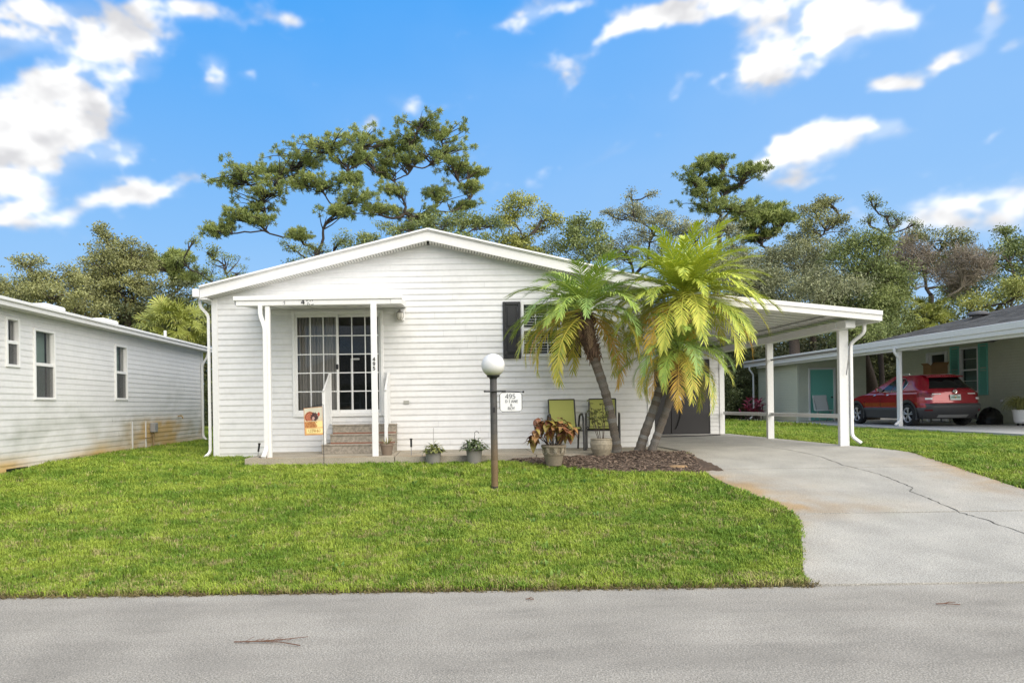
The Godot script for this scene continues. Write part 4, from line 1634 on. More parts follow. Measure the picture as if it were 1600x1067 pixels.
# lobes: [dx, y, dz, rx, ry, rz] from the base; look: colours and habit
func tree(called: String, label: String, group: String, at: Vector3, trunk_r: float, fork: float, lobes: Array, kind: String, dens: float, size: float, tone_a: Color, tone_b: Color, bark: Material, lean := Vector2.ZERO, twigs := 5) -> Node3D:
	var o := thing(called, label, "tree", at, group)
	var tr := Geo.new()
	var lm := Geo.new()
	var path := [Vector3(0, -0.3, 0)]
	var ph := rf(0, 10)
	for i in range(1, 9):
		var t := i / 8.0
		path.append(Vector3(lean.x * t * t + 0.22 * sin(ph + t * 4.0) * t, fork * t, lean.y * t + 0.2 * cos(ph + t * 3.0) * t))
	var rad := []
	for i in path.size():
		rad.append(trunk_r * lerpf(1.12, 0.62, i / 8.0))
	tr.tube(path, rad, 9)
	part_local(o, "trunk", tr, bark)
	var xs := [[], []]
	var cs := [[], []]
	var top: Vector3 = path[-1]
	# skeleton: every lobe grows from the nearest wood that is already there
	var nodes := []
	for i in range(4, 9):
		nodes.append([path[i], rad[i] * 0.8])
	var order := lobes.duplicate()
	order.sort_custom(func(a, b): return Vector3(a[0], a[1], a[2]).distance_to(top) < Vector3(b[0], b[1], b[2]).distance_to(top))
	for q: Array in order:
		var c := Vector3(q[0], q[1], q[2])
		var r := Vector3(q[3], q[4], q[5] if q.size() > 5 else q[3] * 0.8)
		var bestd := 1e9
		var st: Vector3 = top
		var sr := trunk_r * 0.5
		for nd: Array in nodes:
			var p: Vector3 = nd[0]
			var cost := p.distance_to(c) + maxf(0.0, p.y - c.y + 0.25) * 2.0 + p.distance_to(top) * 0.25
			if cost < bestd:
				bestd = cost
				st = p
				sr = nd[1]
		var ln := st.distance_to(c)
		var pts := []
		var rr := []
		var w1 := rdir() * ln * 0.17
		var w2 := rdir() * ln * 0.10
		var r0 := minf(sr * 0.92, trunk_r * 0.6)
		for i in 11:
			var t := i / 10.0
			var b := st.lerp(c, t) + w1 * sin(t * PI) + w2 * sin(t * TAU) + Vector3(0, -0.10 * ln * sin(t * PI), 0) + rdir() * 0.02 * ln * sin(t * PI)
			pts.append(b)
			rr.append(lerpf(r0, 0.04, pow(t, 0.9)))
			if i > 2 and i < 10 and i % 2:
				nodes.append([b, rr[-1]])
		lm.tube(pts, rr, 6, false)
		var area := (r.x * r.y + r.x * r.z + r.y * r.z) / 3.0
		var airy := kind == "pine"
		var nb := maxi(4, int(4 + twigs * area * 0.9)) if not airy else int(15 + 22.0 * area)
		var ends := []
		for i in nb:
			var dd := rdir()
			dd.y = dd.y * 0.75 + 0.15
			var e := c + dd * r * (Vector3.ONE * rf(0.45, 0.95) if not airy else Vector3(1.0, 0.85, 1.0) * rf(0.25, 1.95))
			var s2: Vector3 = pts[6 + (i % 5)]
			var m2 := s2.lerp(e, 0.5) + rdir() * 0.12 * s2.distance_to(e)
			lm.tube([s2, s2.lerp(m2, 0.6), m2.lerp(e, 0.4), e], [0.042, 0.03, 0.02, 0.009], 4, false)
			ends.append(e)
		var n := int(dens * area) + 6
		var spreadk := 0.42
		if airy:
			n = nb * 4
		for i in n:
			var p: Vector3
			if airy:
				p = ends[i % nb] + rdir() * 0.36 * pow(rng.randf(), 0.5) * Vector3(1.2, 0.7, 1.2)
			elif kind == "twig" or i % 3 < 2:
				p = ends[i % nb] + rdir() * r * spreadk * pow(rng.randf(), 0.6)
			else:
				p = c + rdir() * r * pow(rng.randf(), 0.38)
			if i % 3 == 2 and noise.get_noise_3d(p.x * 0.55 + at.x, p.y * 0.7 + at.y, p.z * 0.55) < -0.12:
				continue
			var sc := size * rf(0.6, 1.25)
			var b := Basis(Vector3.UP, rf(0, TAU)) * Basis(Vector3.RIGHT, rf(-0.5, 0.5))
			var w := i % 2
			xs[w].append(Transform3D(b.scaled(Vector3.ONE * sc), p))
			var mixv := clampf(0.5 + 0.9 * noise.get_noise_3d(p.x * 0.8 + 7.0, p.y * 0.8, p.z * 0.8 + at.x) + rf(-0.3, 0.3), 0.0, 1.0)
			cs[w].append(tone_a.lerp(tone_b, mixv))
	part_local(o, "limbs", lm, bark)
	for k in 2:
		if xs[k].size():
			scatter(o, "crown", clump[kind + str(k)], M.needle if kind == "pine" else (bark if kind == "twig" else M.leaf), xs[k], cs[k])
	return o

func part_local(par: Node, called: String, g: Geo, m: Material) -> MeshInstance3D:
	return inst(par, called, g.mesh(), m, Transform3D.IDENTITY)

func build_trees() -> void:
	make_clumps()
	tree("oak_tree", "olive-brown leafy tree cut off by the left edge of the picture", "trees behind the houses", V(-22.22, 0.62, 34.00), 0.22, 5.42, [[0.21, 6.84, -0.63, 1.20, 0.94], [1.04, 6.04, 0.08, 0.94, 0.88], [-1.05, 7.33, -0.36, 1.42, 1.26], [-0.28, 5.74, 0.29, 1.57, 0.94]], "broad", 60, 0.95, L(0.19, 0.205, 0.075), L(0.40, 0.41, 0.16), M.bark, Vector2(0.00, 0.00), 5)
	tree("oak_tree", "spreading olive tree with a long branch reaching left behind the left house", "trees behind the houses", V(-17.51, 0.62, 32.00), 0.22, 5.10, [[-1.63, 7.74, 0.19, 0.77, 0.36], [-0.62, 7.34, -0.88, 1.01, 0.53], [0.26, 6.64, -0.98, 1.01, 0.77], [-0.99, 6.25, 0.84, 1.24, 0.77], [-1.90, 5.28, -0.60, 1.24, 0.71], [0.71, 5.33, -0.66, 1.24, 0.89], [-0.57, 4.97, 1.39, 1.48, 0.77], [-1.28, 6.90, -0.07, 1.19, 0.59], [-0.11, 6.00, 0.94, 1.48, 0.71]], "broad", 62, 0.90, L(0.19, 0.205, 0.075), L(0.40, 0.41, 0.16), M.bark, Vector2(0.00, 0.00), 5)
	tree("oak_tree", "tall round-topped brownish tree with a thin spike of twigs on top", "trees behind the houses", V(-16.43, 0.62, 36.00), 0.26, 6.59, [[-0.36, 8.93, -0.07, 1.67, 0.93], [0.50, 8.51, 0.35, 1.27, 1.00], [-1.69, 8.68, -0.70, 1.00, 0.80], [-1.40, 10.21, 0.08, 0.30, 0.40], [-1.01, 9.87, 0.29, 0.40, 0.30], [-0.71, 7.33, 0.06, 1.87, 1.07], [1.15, 7.24, 0.55, 1.13, 0.87], [-1.73, 6.28, 0.48, 1.60, 0.93], [0.43, 5.75, -1.22, 1.67, 0.80], [-0.87, 8.10, 0.72, 1.67, 1.00], [1.61, 6.23, 0.26, 1.47, 0.87], [-1.71, 7.44, -0.53, 1.33, 0.87]], "broad", 60, 0.95, L(0.19, 0.205, 0.075), L(0.40, 0.41, 0.16), M.bark, Vector2(0.00, 0.00), 5)
	tree("pine_tree", "small bright green pine crown right of the round-topped brown tree", "trees behind the houses", V(-15.92, 0.62, 39.00), 0.18, 7.03, [[-0.03, 9.38, -0.81, 0.87, 0.65], [0.61, 8.83, 0.69, 0.94, 0.58], [1.26, 8.17, -0.04, 0.65, 0.43]], "pine", 85, 1.00, L(0.21, 0.28, 0.08), L(0.46, 0.52, 0.16), M.bark, Vector2(0.00, 0.00), 5)
	tree("oak_tree", "sparse dark small-leaved tree with see-through twigs left of the white gable", "trees behind the houses", V(-10.72, 0.62, 33.00), 0.13, 5.74, [[-1.23, 8.88, 0.21, 0.49, 0.27], [-0.39, 8.25, 0.56, 0.73, 0.46], [0.40, 7.75, 0.37, 0.86, 0.55], [1.07, 7.25, 0.51, 0.61, 0.40], [-0.95, 7.44, -0.17, 0.79, 0.49], [0.05, 6.81, 0.74, 1.22, 0.43], [-1.61, 7.97, -0.04, 0.37, 0.24], [-0.42, 6.05, 0.91, 1.04, 0.61]], "broad", 34, 0.62, L(0.140, 0.190, 0.055), L(0.306, 0.357, 0.108), M.bark_dark, Vector2(0.00, 0.00), 8)
	tree("pine_tree", "wide flat-topped pine with many dark crooked limbs behind the gable's left slope", "trees behind the houses", V(-6.26, 0.62, 36.00), 0.24, 9.04, [[-3.87, 12.76, 0.86, 1.13, 0.43], [-5.07, 12.78, -0.40, 0.50, 0.23], [-2.62, 13.54, -0.97, 1.33, 0.47], [-1.11, 14.12, -0.72, 1.27, 0.53], [0.29, 14.17, 1.12, 1.20, 0.53], [1.38, 13.75, -0.09, 0.73, 0.40], [-2.81, 12.05, 0.25, 1.00, 0.33], [-3.65, 11.43, -0.27, 0.67, 0.30], [-4.43, 10.94, 0.01, 0.53, 0.27], [-5.27, 10.45, -0.09, 0.40, 0.20], [-5.67, 10.12, -0.12, 0.40, 0.20], [-3.16, 10.65, 0.11, 0.67, 0.23], [0.03, 12.37, 0.11, 0.67, 0.27], [1.47, 12.65, 0.49, 0.60, 0.30], [-1.18, 9.72, 0.15, 0.40, 0.27], [1.69, 11.58, 0.63, 0.73, 0.33], [1.01, 10.92, 0.48, 0.67, 0.30], [-1.14, 12.46, 0.59, 0.60, 0.23]], "pine", 150, 0.66, L(0.21, 0.28, 0.08), L(0.46, 0.52, 0.16), M.bark_dark, Vector2(-0.20, 0.00), 9)
	tree("pine_tree", "tall open pine with an upright forked trunk and tufted crown above the gable peak", "trees behind the houses", V(-1.90, 0.62, 38.00), 0.26, 11.43, [[-2.29, 15.44, 0.31, 0.91, 0.46], [-1.10, 15.07, -0.62, 0.91, 0.49], [0.10, 15.30, 0.51, 0.70, 0.42], [0.95, 15.96, 0.92, 0.99, 0.46], [2.01, 15.62, 0.63, 0.77, 0.42], [1.71, 14.75, 0.17, 1.20, 0.49], [2.76, 13.96, 0.42, 0.99, 0.35], [3.60, 13.74, -0.26, 0.46, 0.28], [0.08, 14.21, 0.51, 0.77, 0.35], [-1.33, 13.88, 0.09, 0.63, 0.35], [1.82, 12.64, -0.36, 0.84, 0.35], [2.94, 11.99, -0.49, 0.56, 0.35], [-0.57, 12.60, 0.50, 0.70, 0.35], [-2.20, 14.38, 0.55, 0.56, 0.32], [0.57, 11.60, -0.98, 1.20, 0.42], [-1.78, 11.63, 0.55, 0.91, 0.42], [3.41, 12.89, -0.06, 0.35, 0.21]], "pine", 150, 0.66, L(0.21, 0.28, 0.08), L(0.46, 0.52, 0.16), M.bark, Vector2(0.25, 0.00), 9)
	tree("oak_tree", "low dark green tree showing just above the gable roof beside the pines", "trees behind the houses", V(-0.18, 0.62, 33.00), 0.20, 7.12, [[-2.11, 9.59, -0.77, 1.10, 0.43], [-0.27, 9.72, -0.58, 1.41, 0.49], [1.25, 9.48, 0.59, 1.10, 0.55], [2.35, 9.28, 0.46, 0.61, 0.49], [-3.89, 8.95, -1.11, 1.22, 0.49], [0.38, 8.49, 0.32, 2.14, 0.61]], "broad", 62, 0.85, L(0.140, 0.190, 0.055), L(0.306, 0.357, 0.108), M.bark, Vector2(0.00, 0.00), 5)
	tree("oak_tree", "thin dark tree with drooping leaf sprays under the wide pine", "trees behind the houses", V(-7.11, 0.62, 34.00), 0.14, 6.78, [[1.02, 8.81, -0.97, 1.07, 0.44], [-0.39, 8.73, 0.28, 0.63, 0.38], [0.39, 8.19, -0.36, 1.07, 0.44], [2.29, 8.95, 0.53, 0.69, 0.50]], "broad", 42, 0.70, L(0.140, 0.190, 0.055), L(0.306, 0.357, 0.108), M.bark_dark, Vector2(0.00, 0.00), 5)
	tree("oak_tree", "yellowish green tree above the gable roof's right slope", "trees behind the houses", V(4.18, 0.62, 35.00), 0.20, 7.43, [[-0.22, 10.74, 1.00, 1.04, 0.58], [0.78, 10.18, 0.01, 1.04, 0.78], [-1.10, 10.20, 0.71, 0.71, 0.65], [-0.72, 9.13, -0.49, 1.30, 0.78], [0.89, 8.72, -1.15, 1.36, 0.84], [0.39, 7.59, 0.28, 1.46, 0.78]], "broad", 62, 0.95, L(0.258, 0.301, 0.065), L(0.508, 0.520, 0.139), M.bark, Vector2(0.00, 0.00), 5)
	tree("oak_tree", "dark glossy green tree between the yellowish tree and the grey twiggy one", "trees behind the houses", V(6.80, 0.62, 34.00), 0.20, 7.20, [[0.04, 9.88, -0.71, 0.76, 0.57], [-0.45, 9.04, -0.61, 1.01, 0.76], [0.72, 9.21, -0.13, 0.69, 0.69], [0.17, 8.08, 0.29, 1.32, 0.82], [-0.79, 7.22, -0.87, 1.26, 0.69]], "broad", 62, 0.95, L(0.140, 0.190, 0.055), L(0.306, 0.357, 0.108), M.bark, Vector2(0.00, 0.00), 5)
	tree("oak_tree", "grey twiggy tree with a ragged see-through top left of the lone pine", "trees behind the houses", V(10.42, 0.62, 37.00), 0.20, 7.72, [[0.19, 11.31, -0.88, 0.96, 0.62], [-0.75, 10.75, 0.71, 0.96, 0.62], [1.21, 11.03, -0.33, 0.89, 0.55], [-1.60, 11.00, 0.38, 0.41, 0.24], [0.44, 9.70, 1.11, 1.78, 0.89], [-0.39, 11.97, -0.08, 0.31, 0.27], [0.74, 12.03, -0.02, 0.31, 0.24], [-0.95, 8.93, 0.06, 1.71, 0.89], [1.45, 8.55, 0.40, 1.54, 0.96]], "broad", 50, 0.72, L(0.190, 0.209, 0.102), L(0.409, 0.422, 0.232), M.bark_dark, Vector2(0.00, 0.00), 8)
	tree("pine_tree", "lone tall pine with a tufted forked top rising over the carport palms", "trees behind the houses", V(14.85, 0.62, 38.00), 0.20, 10.83, [[-0.55, 13.76, 0.12, 0.63, 0.35], [0.37, 14.03, 0.07, 0.56, 0.28], [-1.06, 13.00, 0.12, 0.49, 0.32], [1.48, 13.24, 0.68, 0.77, 0.35], [2.05, 13.59, 0.01, 0.42, 0.32], [0.02, 11.79, -0.15, 1.06, 0.39], [-0.92, 12.43, 0.14, 0.32, 0.21], [0.98, 12.69, -0.20, 0.39, 0.21], [0.21, 12.94, -0.11, 0.28, 0.18], [0.71, 11.18, 1.01, 1.06, 0.32]], "pine", 150, 0.66, L(0.21, 0.28, 0.08), L(0.46, 0.52, 0.16), M.bark, Vector2(0.10, 0.00), 7)
	tree("oak_tree", "mid green tree at the foot of the lone pine", "trees behind the houses", V(14.14, 0.62, 36.00), 0.20, 7.48, [[-1.30, 9.76, 0.05, 1.20, 0.87], [0.70, 9.93, 0.12, 1.20, 0.73], [-0.59, 8.32, -1.37, 1.67, 1.00], [1.41, 8.46, -0.23, 1.33, 0.93]], "broad", 60, 0.80, L(0.190, 0.209, 0.102), L(0.409, 0.422, 0.232), M.bark, Vector2(0.00, 0.00), 5)
	tree("pine_tree", "pine with level green branches right of the lone tall pine", "trees behind the houses", V(18.67, 0.62, 40.00), 0.20, 9.28, [[-0.32, 11.69, 0.15, 0.96, 0.41], [0.57, 11.94, -0.85, 0.89, 0.33], [-0.81, 11.14, 0.17, 0.74, 0.33], [1.04, 11.30, 0.16, 0.59, 0.30], [-0.08, 10.58, -0.85, 0.96, 0.37]], "pine", 90, 0.90, L(0.21, 0.28, 0.08), L(0.46, 0.52, 0.16), M.bark, Vector2(0.00, 0.00), 5)
	tree("oak_tree", "olive tree with a bumpy top between the lone pine and the big grey oak", "trees behind the houses", V(18.77, 0.62, 35.00), 0.20, 6.90, [[-0.22, 10.53, 0.25, 0.97, 0.58], [0.86, 10.77, -0.04, 0.58, 0.45], [0.32, 9.55, 0.46, 1.30, 0.78], [-0.72, 9.34, -0.29, 0.97, 0.71], [1.24, 9.96, 0.21, 0.52, 0.32], [-0.41, 8.20, 0.67, 1.62, 0.84]], "broad", 58, 0.82, L(0.19, 0.205, 0.075), L(0.40, 0.41, 0.16), M.bark, Vector2(0.00, 0.00), 5)
	tree("oak_tree", "broad soft grey-green oak behind the carport roof", "trees behind the houses", V(14.97, 0.62, 30.00), 0.30, 3.83, [[-0.64, 6.67, -1.34, 1.83, 1.22], [1.31, 7.09, -1.23, 1.56, 1.00], [-1.90, 5.75, 0.47, 1.33, 1.00], [0.60, 5.43, 1.30, 1.94, 1.06], [-2.30, 6.64, -0.50, 1.00, 0.83], [-1.08, 4.96, -0.12, 1.67, 0.94]], "fine", 95, 0.95, L(0.190, 0.209, 0.102), L(0.409, 0.422, 0.232), M.bark, Vector2(0.00, 0.00), 5)
	tree("oak_tree", "broad darker green oak right of the soft grey-green oak", "trees behind the houses", V(17.83, 0.62, 29.00), 0.30, 3.15, [[-0.34, 6.78, 0.26, 1.40, 1.07], [0.91, 6.09, -0.50, 1.40, 1.07], [-0.23, 5.08, -0.38, 1.88, 1.02], [-1.58, 4.73, -0.50, 1.34, 0.97], [1.24, 4.74, -0.35, 1.34, 0.91], [-0.52, 3.69, 0.27, 1.61, 0.81]], "fine", 95, 0.95, L(0.140, 0.190, 0.055), L(0.306, 0.357, 0.108), M.bark, Vector2(0.00, 0.00), 5)
	tree("oak_tree", "thin tree with wispy leaning sprays sticking up above the broad oaks", "trees behind the houses", V(20.84, 0.62, 33.00), 0.12, 7.73, [[-0.08, 10.24, -0.15, 0.37, 0.49], [-0.45, 9.51, -0.11, 0.43, 0.37], [0.25, 9.62, 0.17, 0.31, 0.31], [1.14, 9.61, -0.46, 0.49, 0.24], [0.64, 9.19, 0.05, 0.37, 0.24], [1.62, 9.23, 0.13, 0.27, 0.21], [-0.38, 10.55, -0.06, 0.15, 0.18]], "broad", 50, 0.60, L(0.140, 0.190, 0.055), L(0.306, 0.357, 0.108), M.bark_dark, Vector2(0.00, 0.00), 8)
	tree("bare_tree", "leafless pale-twigged tree among the green oaks", "trees behind the houses", V(22.36, 0.62, 31.00), 0.13, 4.98, [[-0.79, 7.29, -0.73, 1.32, 0.80], [0.34, 6.46, 0.80, 1.32, 0.92], [-1.53, 6.38, -0.54, 1.03, 0.80], [1.34, 6.11, -0.61, 0.98, 0.75]], "twig", 46, 1.15, L(0.28, 0.24, 0.2), L(0.4, 0.35, 0.3), M.bark_pale, Vector2(0.00, 0.00), 12)
	tree("oak_tree", "yellow-olive tree line crown behind the leafless tree", "trees behind the houses", V(25.64, 0.62, 36.00), 0.20, 6.31, [[-1.41, 9.20, -0.15, 1.13, 0.47], [0.12, 8.97, 0.53, 1.33, 0.60], [1.65, 8.42, -0.90, 1.13, 0.60], [-0.43, 7.82, -0.50, 2.00, 0.87], [2.23, 7.44, -0.44, 1.33, 0.80]], "broad", 60, 0.85, L(0.19, 0.205, 0.075), L(0.40, 0.41, 0.16), M.bark, Vector2(0.00, 0.00), 5)
	tree("oak_tree", "dark green tree cut off by the right edge of the picture", "trees behind the houses", V(26.86, 0.62, 33.00), 0.24, 5.20, [[-0.76, 7.50, 0.82, 1.22, 0.67], [0.60, 8.06, -0.11, 0.92, 0.73], [-0.04, 6.36, 1.00, 1.59, 0.92], [-1.39, 6.07, -0.85, 1.28, 0.86], [0.06, 8.80, -0.16, 0.49, 0.31], [1.44, 7.01, 0.42, 1.53, 1.22]], "broad", 60, 0.85, L(0.140, 0.190, 0.055), L(0.306, 0.357, 0.108), M.bark, Vector2(0.00, 0.00), 5)
	tree("oak_tree", "bright green shrubby tree above the neighbouring grey roof", "trees behind the houses", V(24.28, 0.62, 30.00), 0.16, 3.14, [[-0.24, 5.37, 0.96, 1.25, 0.67], [-1.36, 4.88, -0.11, 1.11, 0.67], [0.88, 5.49, -0.53, 0.97, 0.72], [-2.47, 4.56, -0.84, 1.11, 0.67]], "broad", 62, 0.80, L(0.258, 0.301, 0.065), L(0.508, 0.520, 0.139), M.bark, Vector2(0.00, 0.00), 5)
	# dense low growth that closes the view under the crowns
	var xs := [[], []]
	var cs := [[], []]
	for i in 11000:
		var x := rf(-24.0, 36.0)
		var d := rf(34.0, 43.0)
		var hmax := (4.6 if x > -7.0 else 6.6) + 1.8 * noise.get_noise_2d(x * 0.25, d * 0.3)
		var y := 0.5 + hmax * pow(rng.randf(), 0.8)
		var k := i % 2
		xs[k].append(Transform3D(Basis(Vector3.UP, rf(0, TAU)).scaled(Vector3.ONE * rf(0.9, 1.7)), V(x, y, d)))
		cs[k].append(L(0.07, 0.09, 0.032).lerp(L(0.19, 0.20, 0.075), clampf(0.45 + noise.get_noise_2d(x * 0.7, y * 0.8 + d) + rf(-0.2, 0.2), 0, 1)))
	var u := Node3D.new()
	u.name = "undergrowth"
	u.set_meta("kind", "stuff")
	u.set_meta("label", "dense dark undergrowth closing the view below the trees")
	u.set_meta("category", "undergrowth")
	add_child(u)
	for k in 2:
		scatter(u, "foliage", clump["broad" + str(k)], M.leaf, xs[k], cs[k])
	# bushes close behind the carport and the gap beside the left house
	for q: Array in [[-7.9, 27.0, 1.5, 2.6, "dark leafy bush filling the gap between the two white houses"], [8.6, 30.0, 1.9, 3.4, "dark tall shrub seen through the white carport's rails"], [11.4, 31.5, 1.8, 3.0, "dark leafy shrub behind the neighbouring carport roof's left end"], [17.9, 33.5, 1.6, 2.6, "dark shrub in the opening behind the parked red car"], [-6.1, 30.0, 1.3, 2.8, "tall dark shrub behind the corner of the white house"], [14.2, 34.0, 1.8, 3.2, "dark shrub behind the sage green store room"]]:
		var sxs := [[], []]
		var scs := [[], []]
		for i in 520:
			var dd := rdir()
			var p := Vector3(dd.x * q[2], q[3] * 0.55 + dd.y * q[3] * 0.6, dd.z * q[2] * 0.8) * pow(rng.randf(), 0.3)
			if p.y < 0.05:
				p.y = rf(0.05, 0.6)
			sxs[i % 2].append(Transform3D(Basis(Vector3.UP, rf(0, TAU)).scaled(Vector3.ONE * rf(0.6, 1.0)), p))
			scs[i % 2].append(L(0.06, 0.085, 0.028).lerp(L(0.16, 0.19, 0.065), rng.randf()))
		var o := thing("shrub", q[4], "shrub", V(q[0], 0.58, q[1]))
		var g := Geo.new()
		for i in 7:
			g.tube([Vector3(rf(-0.1, 0.1), -0.1, 0), Vector3(rf(-0.7, 0.7) * q[2], q[3] * 0.8, rf(-0.4, 0.4))], [0.04, 0.012], 5, false)
		part_local(o, "stem", g, M.bark_dark)
		for k in 2:
			scatter(o, "foliage", clump["broad" + str(k)], M.leaf, sxs[k], scs[k])
	# cabbage palms
	sabal("big yellow-green fan palm behind the left house", V(-9.9, 0.6, 25.0), 3.75, 1.75, 96)
	sabal("drooping green fan palm behind the neighbouring grey roof", V(21.6, 0.6, 31.0), 4.4, 1.6, 70)

func fan_mesh(n: int, dry: float) -> ArrayMesh:
	var g := Geo.new()
	for i in n:
		var a := lerpf(-2.2, 2.2, i / (n - 1.0)) + rf(-0.03, 0.03)
		var d := Vector3(sin(a), 0.12 * sin(i * 2.1) + 0.25 * absf(sin(a)), cos(a)).normalized()
		var ln := 0.60 * (0.8 + 0.2 * cos(a)) * rf(0.85, 1.08)
		var s := d.cross(Vector3.UP).normalized()
		var t := rf(0.65, 1.2)
		g.col = Color(t, t, t * 0.9).lerp(Color(1.6, 1.1, 0.5), dry * rf(0.2, 1.0))
		var w := 0.017
		var p1 := d * ln * 0.5
		var p2 := d * ln * 0.82 + Vector3(0, -0.05 * ln, 0)
		var p3 := d * ln * 0.95 + Vector3(0, -rf(0.15, 0.4) * ln, 0)
		g.quad(-s * 0.005, s * 0.005, p1 + s * w, p1 - s * w)
		g.quad(p1 - s * w, p1 + s * w, p2 + s * w * 0.7, p2 - s * w * 0.7)
		g.tri(p2 - s * w * 0.7, p2 + s * w * 0.7, p3)
	return g.mesh()

func sabal(label: String, at: Vector3, ht: float, rad: float, count: int) -> void:
	var o := thing("fan_palm", label, "palm", at)
	var g := Geo.new()
	g.tube([Vector3(0, -0.2, 0), Vector3(0.05, ht * 0.5, 0), Vector3(0, ht, 0)], [0.2, 0.17, 0.2], 10)
	part_local(o, "trunk", g, M.bark)
	var fans := [fan_mesh(34, 0.0), fan_mesh(34, 0.35), fan_mesh(32, 0.05), fan_mesh(30, 0.9)]
	for i in count:
		var t := (i + 0.5) / count
		var el := lerpf(1.35, -0.75, pow(t, 0.85))
		var az := i * 2.399 + rf(-0.2, 0.2)
		var d := Vector3(cos(az) * cos(el), sin(el), sin(az) * cos(el))
		var ln := rad * rf(0.32, 0.68)
		var tip := Vector3(0, ht, 0) + d * ln + Vector3(0, -0.12 * ln, 0)
		var st := Geo.new()
		st.tube([Vector3(0, ht - 0.05, 0), Vector3(0, ht, 0) + d * ln * 0.5 + Vector3(0, 0.03, 0), tip], [0.018, 0.014, 0.01], 4, false)
		st.col = Color.WHITE
		var fr := part_local(o, "frond", st, M.stalk)
		var z := (d + Vector3(rf(-0.35, 0.35), rf(-0.9, -0.1), rf(-0.35, 0.35))).normalized()
		var x := Vector3.UP.cross(z).normalized()
		var b := Basis(x, z.cross(x), z) * Basis(Vector3.BACK, rf(-0.7, 0.7))
		var k: int = 3 if t > 0.86 else (1 if rng.randf() < 0.3 else (0 if i % 2 else 2))
		inst(fr, "fan_blade", fans[k], M.sabal_leaf, Transform3D(b.scaled(Vector3.ONE * rad / 1.9 * rf(0.8, 1.15)), tip))

# ------------------------------------------------------------------ grass
func in_bed(x: float, d: float) -> bool:   # mulch
	if x < 0.75 or x > 4.07 or d > 11.8:
		return false
	return d > bed_front(x) and x < drive_left(d) + 0.02

func bed_front(x: float) -> float:
	return along_points([[0.75, 11.78], [1.1, 11.55], [1.6, 11.05], [2.1, 10.45], [2.6, 10.12], [3.2, 10.0], [3.6, 9.85], [3.8, 9.9]], x) + 0.05 * noise.get_noise_1d(x * 3.0)

func lawn_ok(x: float, d: float) -> bool:
	if d < EDGE + 0.02:
		return false
	if x > drive_left(d) - 0.0 and x < drive_right(d) and d < 18.0:
		return false
	if x > 7.1 and x < 7.36 and d < 18.0 and d > 12.2:
		return true
	if d > 11.76 and x > -3.47 and x < 4.1 and d < 13.5:
		return false
	if d > 13.46 and x > -4.56 and x < 7.3:
		return false
	if in_bed(x, d):
		return false
	if x > 13.1:
		return false
	if x < -6.98:
		return d > 19.9 or d < 6.9
	return true

func tuft(n: int, ht: float, spread: float, wd: float) -> ArrayMesh:
	var g := Geo.new()
	for i in n:
		var a := rf(0, TAU)
		var p := Vector3(cos(a), 0, sin(a)) * spread * sqrt(rng.randf())
		var ln := ht * rf(0.6, 1.15)
		var b := rf(0, TAU)
		var lean := Vector3(cos(b), 0, sin(b)) * ln * rf(0.15, 0.85)
		var s := Vector3(-sin(b), 0, cos(b)) * wd * rf(0.7, 1.2)
		var m := p + lean * 0.35 + Vector3(0, ln * 0.62, 0)
		var e := p + lean + Vector3(0, ln * rf(0.75, 1.0), 0)
		var t := rf(0.75, 1.2)
		g.col = Color(t, t, t)
		g.quad(p - s, p + s, m + s * 0.8, m - s * 0.8)
		g.tri(m - s * 0.8, m + s * 0.8, e)
	return g.mesh()

func grass_tone(x: float, d: float) -> Color:
	var n1 := noise.get_noise_2d(x * 0.45 + 3.0, d * 0.7)
	var n2 := noise.get_noise_2d(x * 1.7 + 60.0, d * 2.4)
	var t := clampf(0.5 + 1.0 * n1 + 0.8 * n2 + rf(-0.4, 0.4), 0.0, 1.0)
	var c := L(0.145, 0.258, 0.018).lerp(L(0.34, 0.432, 0.050), t)
	var straw := smoothstep(0.0, 0.4, noise.get_noise_2d(x * 0.9 + 20.0, d * 2.6)) * smoothstep(11.0, 6.5, d) * 0.75
	straw += smoothstep(EDGE + 0.5, EDGE, d) * 0.35
	if rng.randf() < straw * 0.42 + 0.04:
		c = L(0.48, 0.45, 0.16).lerp(L(0.28, 0.25, 0.10), rng.randf())
	return c

